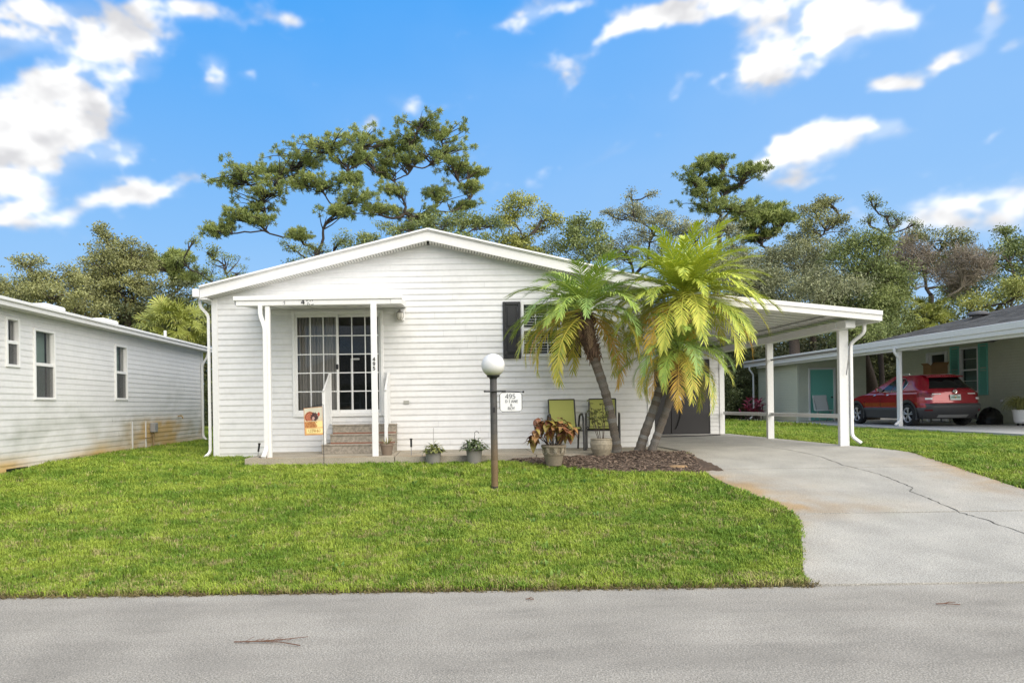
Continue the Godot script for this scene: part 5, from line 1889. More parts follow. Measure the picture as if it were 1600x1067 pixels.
func build_lawn() -> void:
	var lawn := Node3D.new()
	lawn.name = "lawn_grass"
	lawn.set_meta("kind", "stuff")
	lawn.set_meta("label", "mown coarse green lawn grass around the white house and drive")
	lawn.set_meta("category", "grass")
	add_child(lawn)
	var weeds := [[], []]
	var weed := tuft(7, 0.05, 0.05, 0.012)
	for i in 420:
		var x := rf(-7.0, 4.0)
		var d := rf(EDGE + 0.1, 13.3)
		if lawn_ok(x, d) and noise.get_noise_2d(x * 0.7 + 90.0, d * 0.7) > 0.0:
			weeds[0].append(Transform3D(Basis(Vector3.UP, rf(0, TAU)).scaled(Vector3.ONE * rf(0.8, 1.5)), V(x, lawn_y(x, d), d)))
			weeds[1].append(L(0.09, 0.2, 0.03).lerp(L(0.25, 0.38, 0.06), rng.randf()))
	scatter(lawn, "weed_tufts", weed, M.grass, weeds[0], weeds[1])
	var kinds := [tuft(12, 0.062, 0.045, 0.0036), tuft(12, 0.052, 0.05, 0.0042), tuft(10, 0.075, 0.04, 0.0036)]
	var xs := [[], [], []]
	var cs := [[], [], []]
	# [x0, x1, d0, d1, per square metre, scale]
	for q: Array in [[-4.6, 3.6, EDGE, 6.6, 1500, 0.74], [-5.2, 4.3, 6.6, 8.2, 1000, 0.86], [-6.2, 4.3, 8.2, 10.2, 620, 1.05], [-7.0, 4.3, 10.2, 13.5, 430, 1.2],
			[7.3, 9.6, 8.2, 13.0, 420, 1.2], [7.3, 13.1, 11.5, 18.0, 300, 1.15], [7.3, 13.1, 18.0, 24.0, 190, 1.25], [7.3, 14.2, 24.0, 34.0, 60, 2.6], [-7.0, -4.5, 13.5, 20.0, 260, 1.5], [-12.0, -4.5, 20.0, 32.0, 60, 2.4], [7.2, 13.0, EDGE, 11.5, 300, 1.15], [-8.2, -4.6, EDGE, 8.2, 320, 1.1], [-7.0, -5.0, 8.2, 10.2, 400, 1.1], [3.6, 4.0, 6.4, 8.2, 900, 0.86]]:
		var n := int((q[1] - q[0]) * (q[3] - q[2]) * q[4])
		for i in n:
			var x := rf(q[0], q[1])
			var d := rf(q[2], q[3])
			if not lawn_ok(x, d):
				continue
			if absf(x) > d * 1.05 + 2.2:
				continue
			var k := i % 3
			var sc: float = q[5] * rf(0.75, 1.2) * (1.0 + 0.3 * noise.get_noise_2d(x * 1.2, d * 1.2))
			if d < EDGE + 0.12:
				sc *= 1.15
			var b := Basis(Vector3.UP, rf(0, TAU))
			if d < EDGE + 0.1:
				b = Basis(Vector3.RIGHT, rf(0.1, 0.6)) * b
			elif x < 4.3 and x > drive_left(d) - 0.08:
				b = Basis(Vector3.BACK, rf(-0.6, -0.1)) * b
			xs[k].append(Transform3D(b.scaled(Vector3(sc, sc * 0.95, sc)), V(x, lawn_y(x, d) - 0.004, d)))
			cs[k].append(grass_tone(x, d))
	for k in 3:
		scatter(lawn, "grass_tufts", kinds[k], M.grass, xs[k], cs[k])
	# brown thatch and dead blades along the cut edge of the road
	var th := tuft(9, 0.04, 0.04, 0.003)
	var tx := []
	var tc := []
	for i in 900:
		var x := rf(-5.0, 3.0)
		var d := EDGE + rf(-0.035, 0.05)
		tx.append(Transform3D((Basis(Vector3.RIGHT, rf(0.6, 1.4)) * Basis(Vector3.UP, rf(0, TAU))).scaled(Vector3.ONE * rf(0.5, 1.1)), V(x, rf(0.0, 0.012), d)))
		tc.append(L(0.12, 0.085, 0.04).lerp(L(0.26, 0.22, 0.08), rng.randf()))
	scatter(lawn, "dead_thatch", th, M.grass, tx, tc)

# ------------------------------------------------------------------ pygmy date palms
func frond_mesh(ln: float, droop: float, tone_a: Color, tone_b: Color, pairs: int) -> ArrayMesh:
	var g := Geo.new()
	var pts := []
	var dirs := []
	var p := Vector3.ZERO
	var el := 0.0
	var steps := 20
	for i in steps + 1:
		pts.append(p)
		var t := i / float(steps)
		el = -droop * t * (0.35 + 0.65 * t)
		var d := Vector3(cos(el), sin(el), 0)
		dirs.append(d)
		p += d * ln / steps
	g.col = tone_a.lerp(tone_b, 0.6)
	var rr := []
	for i in steps + 1:
		rr.append(lerpf(0.011, 0.002, i / float(steps)))
	g.tube(pts, rr, 4, false)
	for i in pairs:
		var t := lerpf(0.14, 1.0, (i + 0.5) / pairs)
		var fi := t * steps
		var k := mini(int(fi), steps - 1)
		var at: Vector3 = (pts[k] as Vector3).lerp(pts[k + 1], fi - k)
		var d: Vector3 = dirs[k]
		for s: float in [-1.0, 1.0]:
			if rng.randf() < 0.06:
				continue
			var up := d.cross(Vector3(0, 0, 1))
			up = Vector3(-d.y, d.x, 0)
			var ang := lerpf(1.15, 0.45, t) + rf(-0.16, 0.16)
			var lf := (d * cos(ang) + Vector3(0, 0, s) * sin(ang) + up * rf(0.05, 0.3)).normalized()
			var ll := 0.28 * (0.35 + 0.65 * sin(PI * pow(clampf(t * 0.92 + 0.06, 0, 1), 0.75))) * rf(0.88, 1.1) * ln / 1.25
			var sd := lf.cross(up).normalized() * 0.0068
			var m1 := at + lf * ll * 0.5 + Vector3(0, -0.012, 0)
			var e := at + lf * ll * 0.95 + Vector3(0, -0.30 * ll * rf(0.6, 1.3), 0)
			var tip_dry := rf(0.0, 1.0)
			var c0 := tone_a.lerp(tone_b, rf(0.0, 0.7))
			g.col = c0
			g.quad(at - sd * 0.6, at + sd * 0.6, m1 + sd, m1 - sd)
			g.col = c0.lerp(tone_b, 0.5 * tip_dry)
			g.tri(m1 - sd, m1 + sd, e)
	return g.mesh()

func palm(label: String, base: Vector3, trunk: Array, radii: Array, crown: Vector3, count: int, ln: float, fr: Array, up_bias: float, low: float, skew: Vector3, boots: bool) -> void:
	var o := thing("pygmy_date_palm", label, "palm", base)
	var g := Geo.new()
	var pts := []
	for q: Vector3 in trunk:
		pts.append(q - base)
	# smooth the stem and give it the rings of old leaf scars
	var sp := []
	var sr := []
	for i in pts.size() - 1:
		for k in 10:
			var t := k / 10.0
			var p0: Vector3 = pts[maxi(i - 1, 0)]
			var p3: Vector3 = pts[mini(i + 2, pts.size() - 1)]
			sp.append((pts[i] as Vector3).cubic_interpolate(pts[i + 1], p0, p3, t))
			sr.append(0.82 * lerpf(radii[i], radii[i + 1], t) * (1.0 + (0.07 if k % 2 else -0.05) + rf(-0.05, 0.05)))
	sp.append(pts[-1])
	sr.append(radii[-1])
	for i in sp.size() - 1:
		var k := rf(0.85, 1.1) * (1.03 if i % 2 else 0.93)
		g.col = L(0.36, 0.30, 0.235).lerp(L(0.58, 0.57, 0.52), clampf(noise.get_noise_1d(i * 0.9 + base.x * 30.0) * 1.6 + 0.1, 0.0, 0.85)) * k
		if boots and i > sp.size() * 0.62:
			g.col = L(0.24, 0.15, 0.10) * k
		g.tube([sp[i], sp[i + 1]], [sr[i], sr[i + 1]], 12, false)
	part_local(o, "trunk", g, M.palm_bark)
	if boots:
		g = Geo.new()
		for i in 130:
			var t := rf(0.0, 1.0)
			var k := int(lerpf(sp.size() * 0.62, sp.size() - 1, t))
			var a := rf(0, TAU)
			var d := Vector3(cos(a), 0, sin(a))
			var at: Vector3 = sp[k] + d * sr[k] * 0.8
			g.tube([at, at + d * 0.05 + Vector3(0, 0.05, 0), at + d * rf(0.05, 0.09) + Vector3(0, rf(-0.1, 0.11), 0)], [0.022, 0.014, 0.004], 4, true)
		part_local(o, "leaf_base", g, M.boot)
	var c := crown - base
	for i in count:
		var t := (i + 0.5) / count
		var el := lerpf(1.3, low, pow(t, 0.85)) + up_bias + rf(-0.12, 0.12)
		var az := i * 2.39996 + rf(-0.25, 0.25)
		var d := (Vector3(cos(az) * cos(el), sin(el), sin(az) * cos(el)) + skew * rf(0.3, 1.0)).normalized()
		if boots and skew.x < -0.2 and d.z > 0.25 and absf(d.x + 0.05) < 0.55 and el < 0.35:
			continue      # the neck stays bare towards the street
		var flat := Vector3(d.x, 0, d.z).normalized()
		var side := flat.cross(Vector3.UP).normalized()
		var b := Basis(d, side.cross(d).normalized(), side)
		var pick: int
		if t > 0.955 and fr.size() > 5:
			pick = 5
		elif t > 0.68:
			pick = 3 + (i % 2)
		else:
			pick = i % 3
		var sc := ln * rf(0.85, 1.12) * lerpf(0.9, 1.0, t)
		inst(o, "frond", fr[pick], M.frond, Transform3D(b.scaled_local(Vector3.ONE * sc), c + d * 0.04 + Vector3(rf(-0.03, 0.03), rf(-0.10, 0.03), rf(-0.03, 0.03))))
	# dead brown fronds hanging against the stem
	for i in (6 if boots else 5):
		var az := rf(0, TAU)
		var d := Vector3(cos(az) * 0.32, -1, sin(az) * 0.32).normalized()
		var side := Vector3(-sin(az), 0, cos(az))
		var b := Basis(d, side.cross(d).normalized(), side)
		inst(o, "dead_frond", fr[6], M.frond, Transform3D(b.scaled_local(Vector3.ONE * rf(0.35, 0.6)), c + Vector3(cos(az) * 0.1, -0.1, sin(az) * 0.1)))

func build_palms() -> void:
	var GA := L(0.22, 0.36, 0.06)
	var GB := L(0.48, 0.57, 0.11)
	var YA := L(0.45, 0.51, 0.07)
	var YB := L(0.78, 0.70, 0.12)
	var fr_y := [frond_mesh(1.0, 1.25, L(0.338, 0.451, 0.060), L(0.700, 0.708, 0.096), 40), frond_mesh(1.0, 1.6, L(0.312, 0.439, 0.060), L(0.675, 0.683, 0.096), 40), frond_mesh(1.0, 0.95, L(0.388, 0.512, 0.072), L(0.775, 0.781, 0.108), 40),
		frond_mesh(1.0, 1.5, YA, YB, 38), frond_mesh(1.0, 1.2, L(0.275, 0.403, 0.060), L(0.625, 0.622, 0.096), 38), frond_mesh(1.0, 1.4, L(0.688, 0.488, 0.060), L(0.850, 0.464, 0.084), 34), frond_mesh(1.0, 0.5, L(0.237, 0.159, 0.096), L(0.375, 0.256, 0.156), 26)]
	var fr_g := [frond_mesh(1.0, 1.45, GA, GB, 40), frond_mesh(1.0, 1.75, L(0.188, 0.329, 0.084), L(0.388, 0.525, 0.144), 40), frond_mesh(1.0, 1.2, GA, L(0.537, 0.610, 0.120), 40),
		frond_mesh(1.0, 1.7, L(0.338, 0.415, 0.060), L(0.850, 0.659, 0.120), 38), frond_mesh(1.0, 1.4, GA, L(0.750, 0.610, 0.108), 38), frond_mesh(1.0, 1.5, L(0.688, 0.488, 0.084), L(0.825, 0.464, 0.120), 34), fr_y[6]]
	palm("pygmy date palm leaning left, its shaggy brown crown neck against the shuttered window", V(2.97, 0.58, 12.0),
		[V(2.97, 0.5, 12.0), V(2.93, 0.9, 12.0), V(2.80, 1.6, 12.02), V(2.62, 2.2, 12.03), V(2.5, 2.6, 12.04), V(2.44, 3.05, 12.05)], [0.125, 0.088, 0.092, 0.10, 0.17, 0.15],
		V(2.43, 3.14, 12.05), 62, 1.5, fr_g, -0.08, -0.35, Vector3(-0.28, -0.02, 0.12), true)
	palm("tallest pygmy date palm, with the big bright yellow-green crown", V(3.22, 0.58, 11.65),
		[V(3.22, 0.5, 11.65), V(3.30, 0.85, 11.65), V(3.52, 1.45, 11.66), V(3.78, 2.2, 11.7), V(3.97, 2.8, 11.72), V(4.05, 3.28, 11.72)], [0.135, 0.095, 0.085, 0.085, 0.11, 0.12],
		V(4.06, 3.34, 11.72), 100, 1.45, fr_y, 0.12, -0.5, Vector3(0.06, 0.08, 0.06), false)
	palm("shorter pygmy date palm with drooping green crown below the tallest one", V(3.36, 0.58, 11.5),
		[V(3.36, 0.5, 11.5), V(3.45, 0.8, 11.5), V(3.66, 1.35, 11.5), V(3.84, 1.9, 11.5), V(3.88, 2.3, 11.5)], [0.12, 0.08, 0.075, 0.10, 0.11],
		V(3.88, 2.42, 11.5), 42, 1.12, fr_g, -0.08, -0.5, Vector3(-0.12, -0.05, 0.06), true)

# ------------------------------------------------------------------ things on the porch
func build_porch_things() -> void:
	# concrete steps
	var s := thing("entry_steps", "rough tan concrete steps with red brick nosings below the glass door", "steps", V(-1.64, 0.645, 12.9))
	var lv := [[-2.30, -0.97, 0.645, 0.82, 12.68], [-2.18, -0.965, 0.82, 0.995, 12.94], [-2.18, -0.96, 0.995, 1.17, 13.2]]
	for i in 3:
		var q: Array = lv[i]
		var g := Geo.new()
		g.bx(q[0], q[1], q[2], q[3] - 0.028, -q[4], -13.46 + i * 0.002, 0.006)
		var st := part(s, "step", g, M.step)
		g = Geo.new()
		if i > 0:
			g.bx(q[0] + 0.005, q[1] - 0.005, q[2] - 0.002, q[2] + 0.02, -q[4] + 0.006, -q[4] + 0.001)
			part(st, "brick_course", g, M.brick_red)
		g = Geo.new()
		g.bx(q[0] - 0.008, q[1] + 0.008, q[3] - 0.028, q[3], -q[4] + 0.012, -13.46 + i * 0.002, 0.006)
		part(st, "tread", g, M.step)
	# white picket railings up both sides
	for k in 2:
		var x: float = [-2.255, -1.115][k]
		var r := thing("step_railing", ["white slatted railing left of the porch steps, beside the garden flag", "white slatted railing right of the porch steps, beyond the numbered post"][k], "railing", V(x, 0.82, 12.75), "railings beside the porch steps")
		var g := Geo.new()
		g.bx(x - 0.03, x + 0.03, 0.82, 1.80, -12.72, -12.78, 0.005)
		part(r, "post", g, M.trim)
		g = Geo.new()
		g.bx(x - 0.03, x + 0.03, 1.17, 2.16, -13.40, -13.46, 0.005)
		part(r, "post", g, M.trim)
		g = Geo.new()
		g.tube([V(x, 1.80, 12.70), V(x, 1.83, 12.76), V(x, 2.14, 13.40), V(x, 2.15, 13.46)], 0.7071, 4, true, 0.035, 0.022)
		part(r, "handrail", g, M.trim)
		g = Geo.new()
		g.tube([V(x, 0.98, 12.76), V(x, 1.29, 13.40)], 0.7071, 4, true, 0.02, 0.02)
		part(r, "lower_rail", g, M.trim)
		for i in 6:
			var t := (i + 1) / 7.0
			g = Geo.new()
			var d := lerpf(12.76, 13.42, t)
			g.bx(x - 0.014, x + 0.014, lerpf(0.98, 1.29, t), lerpf(1.82, 2.14, t), -d - 0.014, -d + 0.014)
			part(r, "baluster", g, M.trim)
	# wall lantern
	var l := thing("wall_lantern", "small grey wall lantern right of the porch canopy", "lantern", V(-0.86, 3.2, 13.46))
	var g := Geo.new()
	g.bx(-0.955, -0.785, 3.16, 3.38, -13.475, -13.445, 0.012)
	part(l, "back_plate", g, M.trim)
	g = Geo.new()
	g.lathe(V(-0.87, 3.28, 13.37), [Vector2(0.0, 0.10), Vector2(0.02, 0.095), Vector2(0.03, 0.06), Vector2(0.065, 0.045), Vector2(0.07, 0.03)], 16)
	g.tube([V(-0.87, 3.34, 13.45), V(-0.87, 3.39, 13.41), V(-0.87, 3.37, 13.37)], 0.008, 6)
	part(l, "cap", g, M.pewter)
	g = Geo.new()
	g.lathe(V(-0.87, 3.17, 13.37), [Vector2(0.0, 0.0), Vector2(0.04, 0.01), Vector2(0.065, 0.06), Vector2(0.066, 0.135)], 16)
	part(l, "lamp_glass", g, M.lampglass)
	for i in 4:
		var a := i * PI * 0.5 + 0.4
		g = Geo.new()
		var rib := []
		for q: Array in [[0.02, 3.165], [0.046, 3.18], [0.071, 3.23], [0.072, 3.31]]:
			rib.append(V(-0.87 + q[0] * cos(a), q[1], 13.37 + q[0] * sin(a)))
		g.tube(rib, 0.005, 5)
		part(l, "cage_rib", g, M.pewter)
	# garden flag
	var f := thing("garden_flag", "small autumn garden flag with a printed turkey on a thin black pole", "flag", V(-2.10, 0.6, 11.7))
	g = Geo.new()
	g.tube([V(-2.085, 0.4, 11.7), V(-2.085, 1.545, 11.7), V(-2.10, 1.555, 11.7), V(-2.43, 1.49, 11.72)], 0.006, 6)
	part(f, "pole", g, M.black)
	g = Geo.new()
	var nx := 10
	var ny := 10
	var P := func(i: float, j: float) -> Vector3:
		var u := i / nx
		var v := j / ny
		return V(lerpf(-2.42, -2.10, u) + 0.01 * v, lerpf(1.495, 1.03, v) + 0.025 * u * (1.0 - v) + 0.01 * u * v, 11.71 + 0.02 * sin(u * 5.0 + v) * (0.3 + 0.7 * v))
	for i in nx:
		for j in ny:
			var q := [[i, j + 1], [i + 1, j + 1], [i + 1, j], [i, j]]
			var pp := []
			for k in q:
				pp.append(P.call(float(k[0]), float(k[1])))
			var m: Vector3 = (pp[1] - pp[0]).cross(pp[3] - pp[0]).normalized()
			for k in [0, 2, 1, 0, 3, 2]:
				g.v.append(pp[k]); g.n.append(m); g.c.append(Color.WHITE); g.uv.append(Vector2(float(q[k][0]) / nx, float(q[k][1]) / ny))
	part(f, "cloth", g, flag_material())

func flag_material() -> StandardMaterial3D:
	var w := 96
	var h := 140
	var im := Image.create(w, h, false, Image.FORMAT_RGB8)
	for j in h:
		for i in w:
			var u := i / float(w)
			var v := j / float(h)
			var n := noise.get_noise_2d(i * 0.08, j * 0.08)
			var c := Color(0.80, 0.78, 0.70).lerp(Color(0.86, 0.66, 0.42), smoothstep(0.3, 0.75, v + n * 0.2))
			# fan of tail feathers
			var d := Vector2(u - 0.30, (v - 0.34) * 1.35)
			var r := d.length()
			if r < 0.28 and d.y < 0.18:
				var a := atan2(d.x, -d.y)
				c = Color(0.55, 0.27, 0.20).lerp(Color(0.83, 0.55, 0.42), 0.5 + 0.5 * sin(a * 13.0))
				if r > 0.21:
					c = Color(0.50, 0.22, 0.17)
				if r > 0.25:
					c = Color(0.80, 0.62, 0.48)
			# dark body and breast
			d = Vector2((u - 0.55) / 0.20, (v - 0.34) / 0.15)
			if d.length() < 1.0 + n * 0.4:
				c = Color(0.23, 0.18, 0.20).lerp(Color(0.42, 0.28, 0.25), clampf(n + 0.4, 0, 1))
			d = Vector2((u - 0.50) / 0.09, (v - 0.40) / 0.07)
			if d.length() < 0.8 + n * 0.5:
				c = Color(0.78, 0.62, 0.58)
			d = Vector2((u - 0.79) / 0.06, (v - 0.26) / 0.07)
			if d.length() < 1.0:
				c = Color(0.72, 0.33, 0.26)
			# brown stubble, straw and a pale ribbon along the foot
			if v > 0.5 and v < 0.72 and u < 0.72 + n * 0.3:
				c = Color(0.66, 0.42, 0.26).lerp(Color(0.78, 0.55, 0.33), clampf(n * 1.5 + 0.5, 0, 1))
			if v > 0.5 and v < 0.72 and u >= 0.66 + n * 0.2:
				c = Color(0.93, 0.84, 0.58)
			if v > 0.75 and v < 0.93 and u > 0.1:
				c = Color(0.93, 0.85, 0.60)
				if absf(v - 0.84) < 0.055 and sin(u * 46.0 + n * 6.0) > 0.25 and u > 0.18 and u < 0.86:
					c = Color(0.74, 0.58, 0.34)
			if u < 0.03 or u > 0.97 or v > 0.975 or v < 0.02:
				c = Color(0.72, 0.52, 0.38)
			im.set_pixel(i, j, c)
	var m := StandardMaterial3D.new()
	m.albedo_texture = ImageTexture.create_from_image(im)
	m.roughness = 0.9
	m.backlight_enabled = true
	m.backlight = Color(0.3, 0.3, 0.3)
	return m

# ------------------------------------------------------------------ lamp post, pots, chairs
func pot_plant(called: String, label: String, at: Vector3, prof: Array, pot_mat: Material) -> Node3D:
	var o := thing(called, label, "potted plant", at)
	var g := Geo.new()
	g.lathe(Vector3.ZERO, prof, 22)
	part_local(o, "pot", g, pot_mat)
	return o

func leaf_mesh(ln: float, wd: float, curl: float, ca: Color, cb: Color) -> ArrayMesh:
	var g := Geo.new()
	var n := 5
	var prev := []
	for i in n + 1:
		var t := i / float(n)
		var w := wd * sin(PI * pow(t * 0.94 + 0.03, 0.8)) * 0.5
		var y := -curl * t * t * ln
		var x := t * ln * (1.0 - 0.25 * curl * t)
		var row := [Vector3(x, y + 0.12 * w * 2.0, -w), Vector3(x, y, 0), Vector3(x, y + 0.12 * w * 2.0, w)]
		if prev.size():
			var c0 := ca.lerp(cb, rf(0, 1))
			var c1 := ca.lerp(cb, rf(0, 1))
			var mid := ca.lerp(cb, 0.8)
			g.qcol(prev[1], prev[0], row[0], row[1], mid, c0, c1, mid)
			g.qcol(prev[2], prev[1], row[1], row[2], c0, mid, mid, c1)
		prev = row
	return g.mesh()

func chair(label: String, at: Vector3, turn: float) -> void:
	var o := thing("patio_chair", label, "chair", at, "green sling patio chairs by the house wall", turn)
	# local: faces +z; tubes of dark metal, sling of green mesh
	var sl := Geo.new()
	var prof := [Vector2(0.30, 0.40), Vector2(0.22, 0.425), Vector2(0.05, 0.40), Vector2(-0.10, 0.385), Vector2(-0.19, 0.41), Vector2(-0.25, 0.52), Vector2(-0.31, 0.72), Vector2(-0.36, 0.94)]
	for i in prof.size() - 1:
		var p: Vector2 = prof[i]
		var q: Vector2 = prof[i + 1]
		sl.quad(Vector3(-0.235, p.y, p.x), Vector3(0.235, p.y, p.x), Vector3(0.235, q.y, q.x), Vector3(-0.235, q.y, q.x))
		sl.quad(Vector3(-0.235, q.y - 0.008, q.x - 0.004), Vector3(0.235, q.y - 0.008, q.x - 0.004), Vector3(0.235, p.y - 0.008, p.x - 0.004), Vector3(-0.235, p.y - 0.008, p.x - 0.004))
	part_local(o, "sling", sl, M.sling)
	for s: float in [-1.0, 1.0]:
		var g := Geo.new()
		var pts := []
		for p: Vector2 in prof:
			pts.append(Vector3(s * 0.25, p.y, p.x))
		g.tube(pts, 0.014, 8)
		part_local(o, "side_rail", g, M.bronze)
		g = Geo.new()
		g.tube([Vector3(s * 0.30, 0.0, 0.30), Vector3(s * 0.30, 0.35, 0.27), Vector3(s * 0.30, 0.60, 0.22), Vector3(s * 0.30, 0.66, 0.14), Vector3(s * 0.30, 0.665, 0.02), Vector3(s * 0.30, 0.63, -0.10), Vector3(s * 0.30, 0.50, -0.18), Vector3(s * 0.30, 0.25, -0.24), Vector3(s * 0.30, 0.0, -0.30)], 0.019, 8)
		part_local(o, "leg_frame", g, M.bronze)
	for z: Array in [[0.36, 0.245], [0.41, -0.19], [0.375, 0.05]]:
		var g := Geo.new()
		g.tube([Vector3(-0.30, z[0], z[1]), Vector3(0.30, z[0], z[1])], 0.013, 8)
		part_local(o, "cross_bar", g, M.bronze)
	var g2 := Geo.new()
	g2.tube([Vector3(-0.25, 0.94, -0.36), Vector3(0.25, 0.94, -0.36)], 0.013, 8)
	part_local(o, "top_bar", g2, M.bronze)

func build_garden_things() -> void:
	# lamp post
	var o := thing("lamp_post", "globe lamp post with rust-brown foot standing in the front lawn", "lamp post", V(0.64, 0.33, 9.3))
	var g := Geo.new()
	var n := 24
	for i in n:
		var y0 := lerpf(0.2, 1.875, i / float(n))
		var y1 := lerpf(0.2, 1.875, (i + 1) / float(n))
		var k := smoothstep(1.25, 0.5, y0)
		g.col = L(0.105, 0.10, 0.095).lerp(L(0.26, 0.165, 0.07), k * 0.9).lerp(L(0.06, 0.05, 0.045), smoothstep(0.42, 0.33, y0)) * rf(0.9, 1.1)
		g.tube([V(0.64, y0, 9.3), V(0.64, y1, 9.3)], 0.047, 16, i == n - 1)
	part(o, "post", g, M.post)
	g = Geo.new()
	g.lathe(V(0.64, 1.85, 9.3), [Vector2(0.05, 0.0), Vector2(0.055, 0.02), Vector2(0.085, 0.03), Vector2(0.09, 0.05), Vector2(0.07, 0.06)], 24)
	part(o, "collar", g, M.black)
	g = Geo.new()
	var gp := []
	for i in 25:
		var a := lerpf(-1.22, PI * 0.5, i / 24.0)
		gp.append(Vector2(maxf(0.158 * cos(a), 0.0), 2.035 + 0.158 * sin(a) - 1.5))
	for i in gp.size() - 1:
		g.col = Color.WHITE.lerp(Color(0.52, 0.50, 0.30), smoothstep(0.50, 0.39, gp[i].y) * 0.8)
		g.lathe(V(0.64, 1.5, 9.3), [gp[i], gp[i + 1]], 36)
	part(o, "globe", g, M.globe)
	g = Geo.new()
	g.bx(0.625, 0.655, 1.40, 1.47, -9.25, -9.254, 0.003)
	part(o, "switch_plate", g, M.black)
	var sg := thing("name_sign", "white notched house sign with number and names hanging from the lamp post's bracket", "sign", V(0.86, 1.4, 9.3))
	g = Geo.new()
	g.tube([V(0.52, 1.683, 9.24), V(0.80, 1.683, 9.24)], 0.011, 8)
	g.tube([V(0.80, 1.683, 9.24), V(1.035, 1.672, 9.24)], 0.005, 6)
	g.lathe(V(0.52, 1.67, 9.24), [Vector2(0, 0.03), Vector2(0.014, 0.022), Vector2(0.014, 0.005), Vector2(0, 0)], 10)
	g.lathe(V(1.035, 1.658, 9.24), [Vector2(0, 0.03), Vector2(0.014, 0.022), Vector2(0.014, 0.005), Vector2(0, 0)], 10)
	part(sg, "bracket", g, M.black)
	for k in 2:
		var gg := Geo.new()
		var x0 := 0.715
		var x1 := 1.02
		var y0 := 1.405
		var y1 := 1.672
		var i := 0.0 if k == 0 else 0.009
		var z := -9.245 if k == 0 else -9.2415
		var nt := 0.035
		var poly := [Vector2(x0 + nt, y0 + i), Vector2(x1 - nt, y0 + i), Vector2(x1 - nt * 0.65, y0 + nt * 0.45 + i * 0.4), Vector2(x1 - i, y0 + nt), Vector2(x1 - i, y1 - nt), Vector2(x1 - nt * 0.65, y1 - nt * 0.45 - i * 0.4), Vector2(x1 - nt, y1 - i), Vector2(x0 + nt, y1 - i), Vector2(x0 + nt * 0.65, y1 - nt * 0.45 - i * 0.4), Vector2(x0 + i, y1 - nt), Vector2(x0 + i, y0 + nt), Vector2(x0 + nt * 0.65, y0 + nt * 0.45 + i * 0.4)]
		var cen := Vector3((x0 + x1) * 0.5, (y0 + y1) * 0.5, z)
		for j in poly.size():
			var a := Vector3(poly[j].x, poly[j].y, z)
			var b := Vector3(poly[(j + 1) % poly.size()].x, poly[(j + 1) % poly.size()].y, z)
			gg.tri(cen, a, b)
			if k == 0:
				var bk := Vector3(0, 0, -0.008)
				gg.tri(cen + bk, b + bk, a + bk)
				gg.quad(a + bk, b + bk, b, a)
		part(sg, "sign_border" if k == 0 else "sign_face", gg, M.ink if k == 0 else M.signwhite)
	letters(sg, "lettering", "495", V(0.79, 1.580, 9.239), 0.062, M.inksign, "Droid Sans", 400)
	letters(sg, "lettering", "D I ANE", V(0.79, 1.527, 9.239), 0.037, M.inksign, "Droid Sans", 400)
	letters(sg, "lettering", "&", V(0.857, 1.482, 9.239), 0.032, M.inksign, "Droid Sans", 400)
	letters(sg, "lettering", "ROY", V(0.822, 1.432, 9.239), 0.038, M.inksign, "Droid Sans", 400)

	# mulch bed
	g = Geo.new()
	for i in 44:
		for j in 26:
			var p := []
			var cs := []
			for k in [[i, j], [i + 1, j], [i + 1, j + 1], [i, j + 1]]:
				var x = 0.75 + 3.25 * k[0] / 44.0
				var f := bed_front(x) - 0.03
				var d := lerpf(f, 11.79, k[1] / 26.0)
				var y := lawn_y(x, d) + 0.045 * smoothstep(0.0, 0.25, (d - f)) * smoothstep(0.0, 0.2, (11.85 - d)) + 0.02 * noise.get_noise_2d(x * 5.0, d * 5.0) + 0.012 * noise.get_noise_2d(x * 17.0, d * 17.0)
				y += 0.06 * exp(-(pow(x - 3.3, 2.0) + pow(d - 11.5, 2.0)) / 0.12) + 0.05 * exp(-(pow(x - 2.97, 2.0) + pow(d - 12.0, 2.0)) / 0.1)
				p.append(V(x, y, d))
				var t := rf(0.7, 1.3)
				cs.append(Color(t, t * rf(0.92, 1.05), t))
			g.qcol(p[0], p[1], p[2], p[3], cs[0], cs[1], cs[2], cs[3])
	var bed := struct("mulch_bed", g, M.mulch)
	bed.set_meta("label", "brown bark mulch bed around the palms")
	var chip := Geo.new()
	chip.box(Vector3.ZERO, Vector3(0.055, 0.008, 0.016), 0.003)
	var cx := []
	var cc := []
	for i in 5200:
		var f := 0.0
		var x := rf(0.8, 4.05)
		f = bed_front(x)
		var d := rf(f, 11.78)
		if x > drive_left(d) - 0.03:
			continue
		var y := lawn_y(x, d) + 0.045 * smoothstep(0.0, 0.25, (d - f)) * smoothstep(0.0, 0.2, (11.85 - d)) + 0.02 * noise.get_noise_2d(x * 5.0, d * 5.0) + 0.008
		y += 0.06 * exp(-(pow(x - 3.3, 2.0) + pow(d - 11.5, 2.0)) / 0.12)
		cx.append(Transform3D((Basis(Vector3.UP, rf(0, TAU)) * Basis(Vector3.BACK, rf(-0.5, 0.5))).scaled(Vector3.ONE * rf(0.5, 1.4)), V(x, y, d)))
		cc.append(L(0.055, 0.036, 0.026).lerp(L(0.30, 0.215, 0.155), pow(rng.randf(), 1.6)))
	scatter(bed, "bark_chips", chip.mesh(), M.grass, cx, cc)
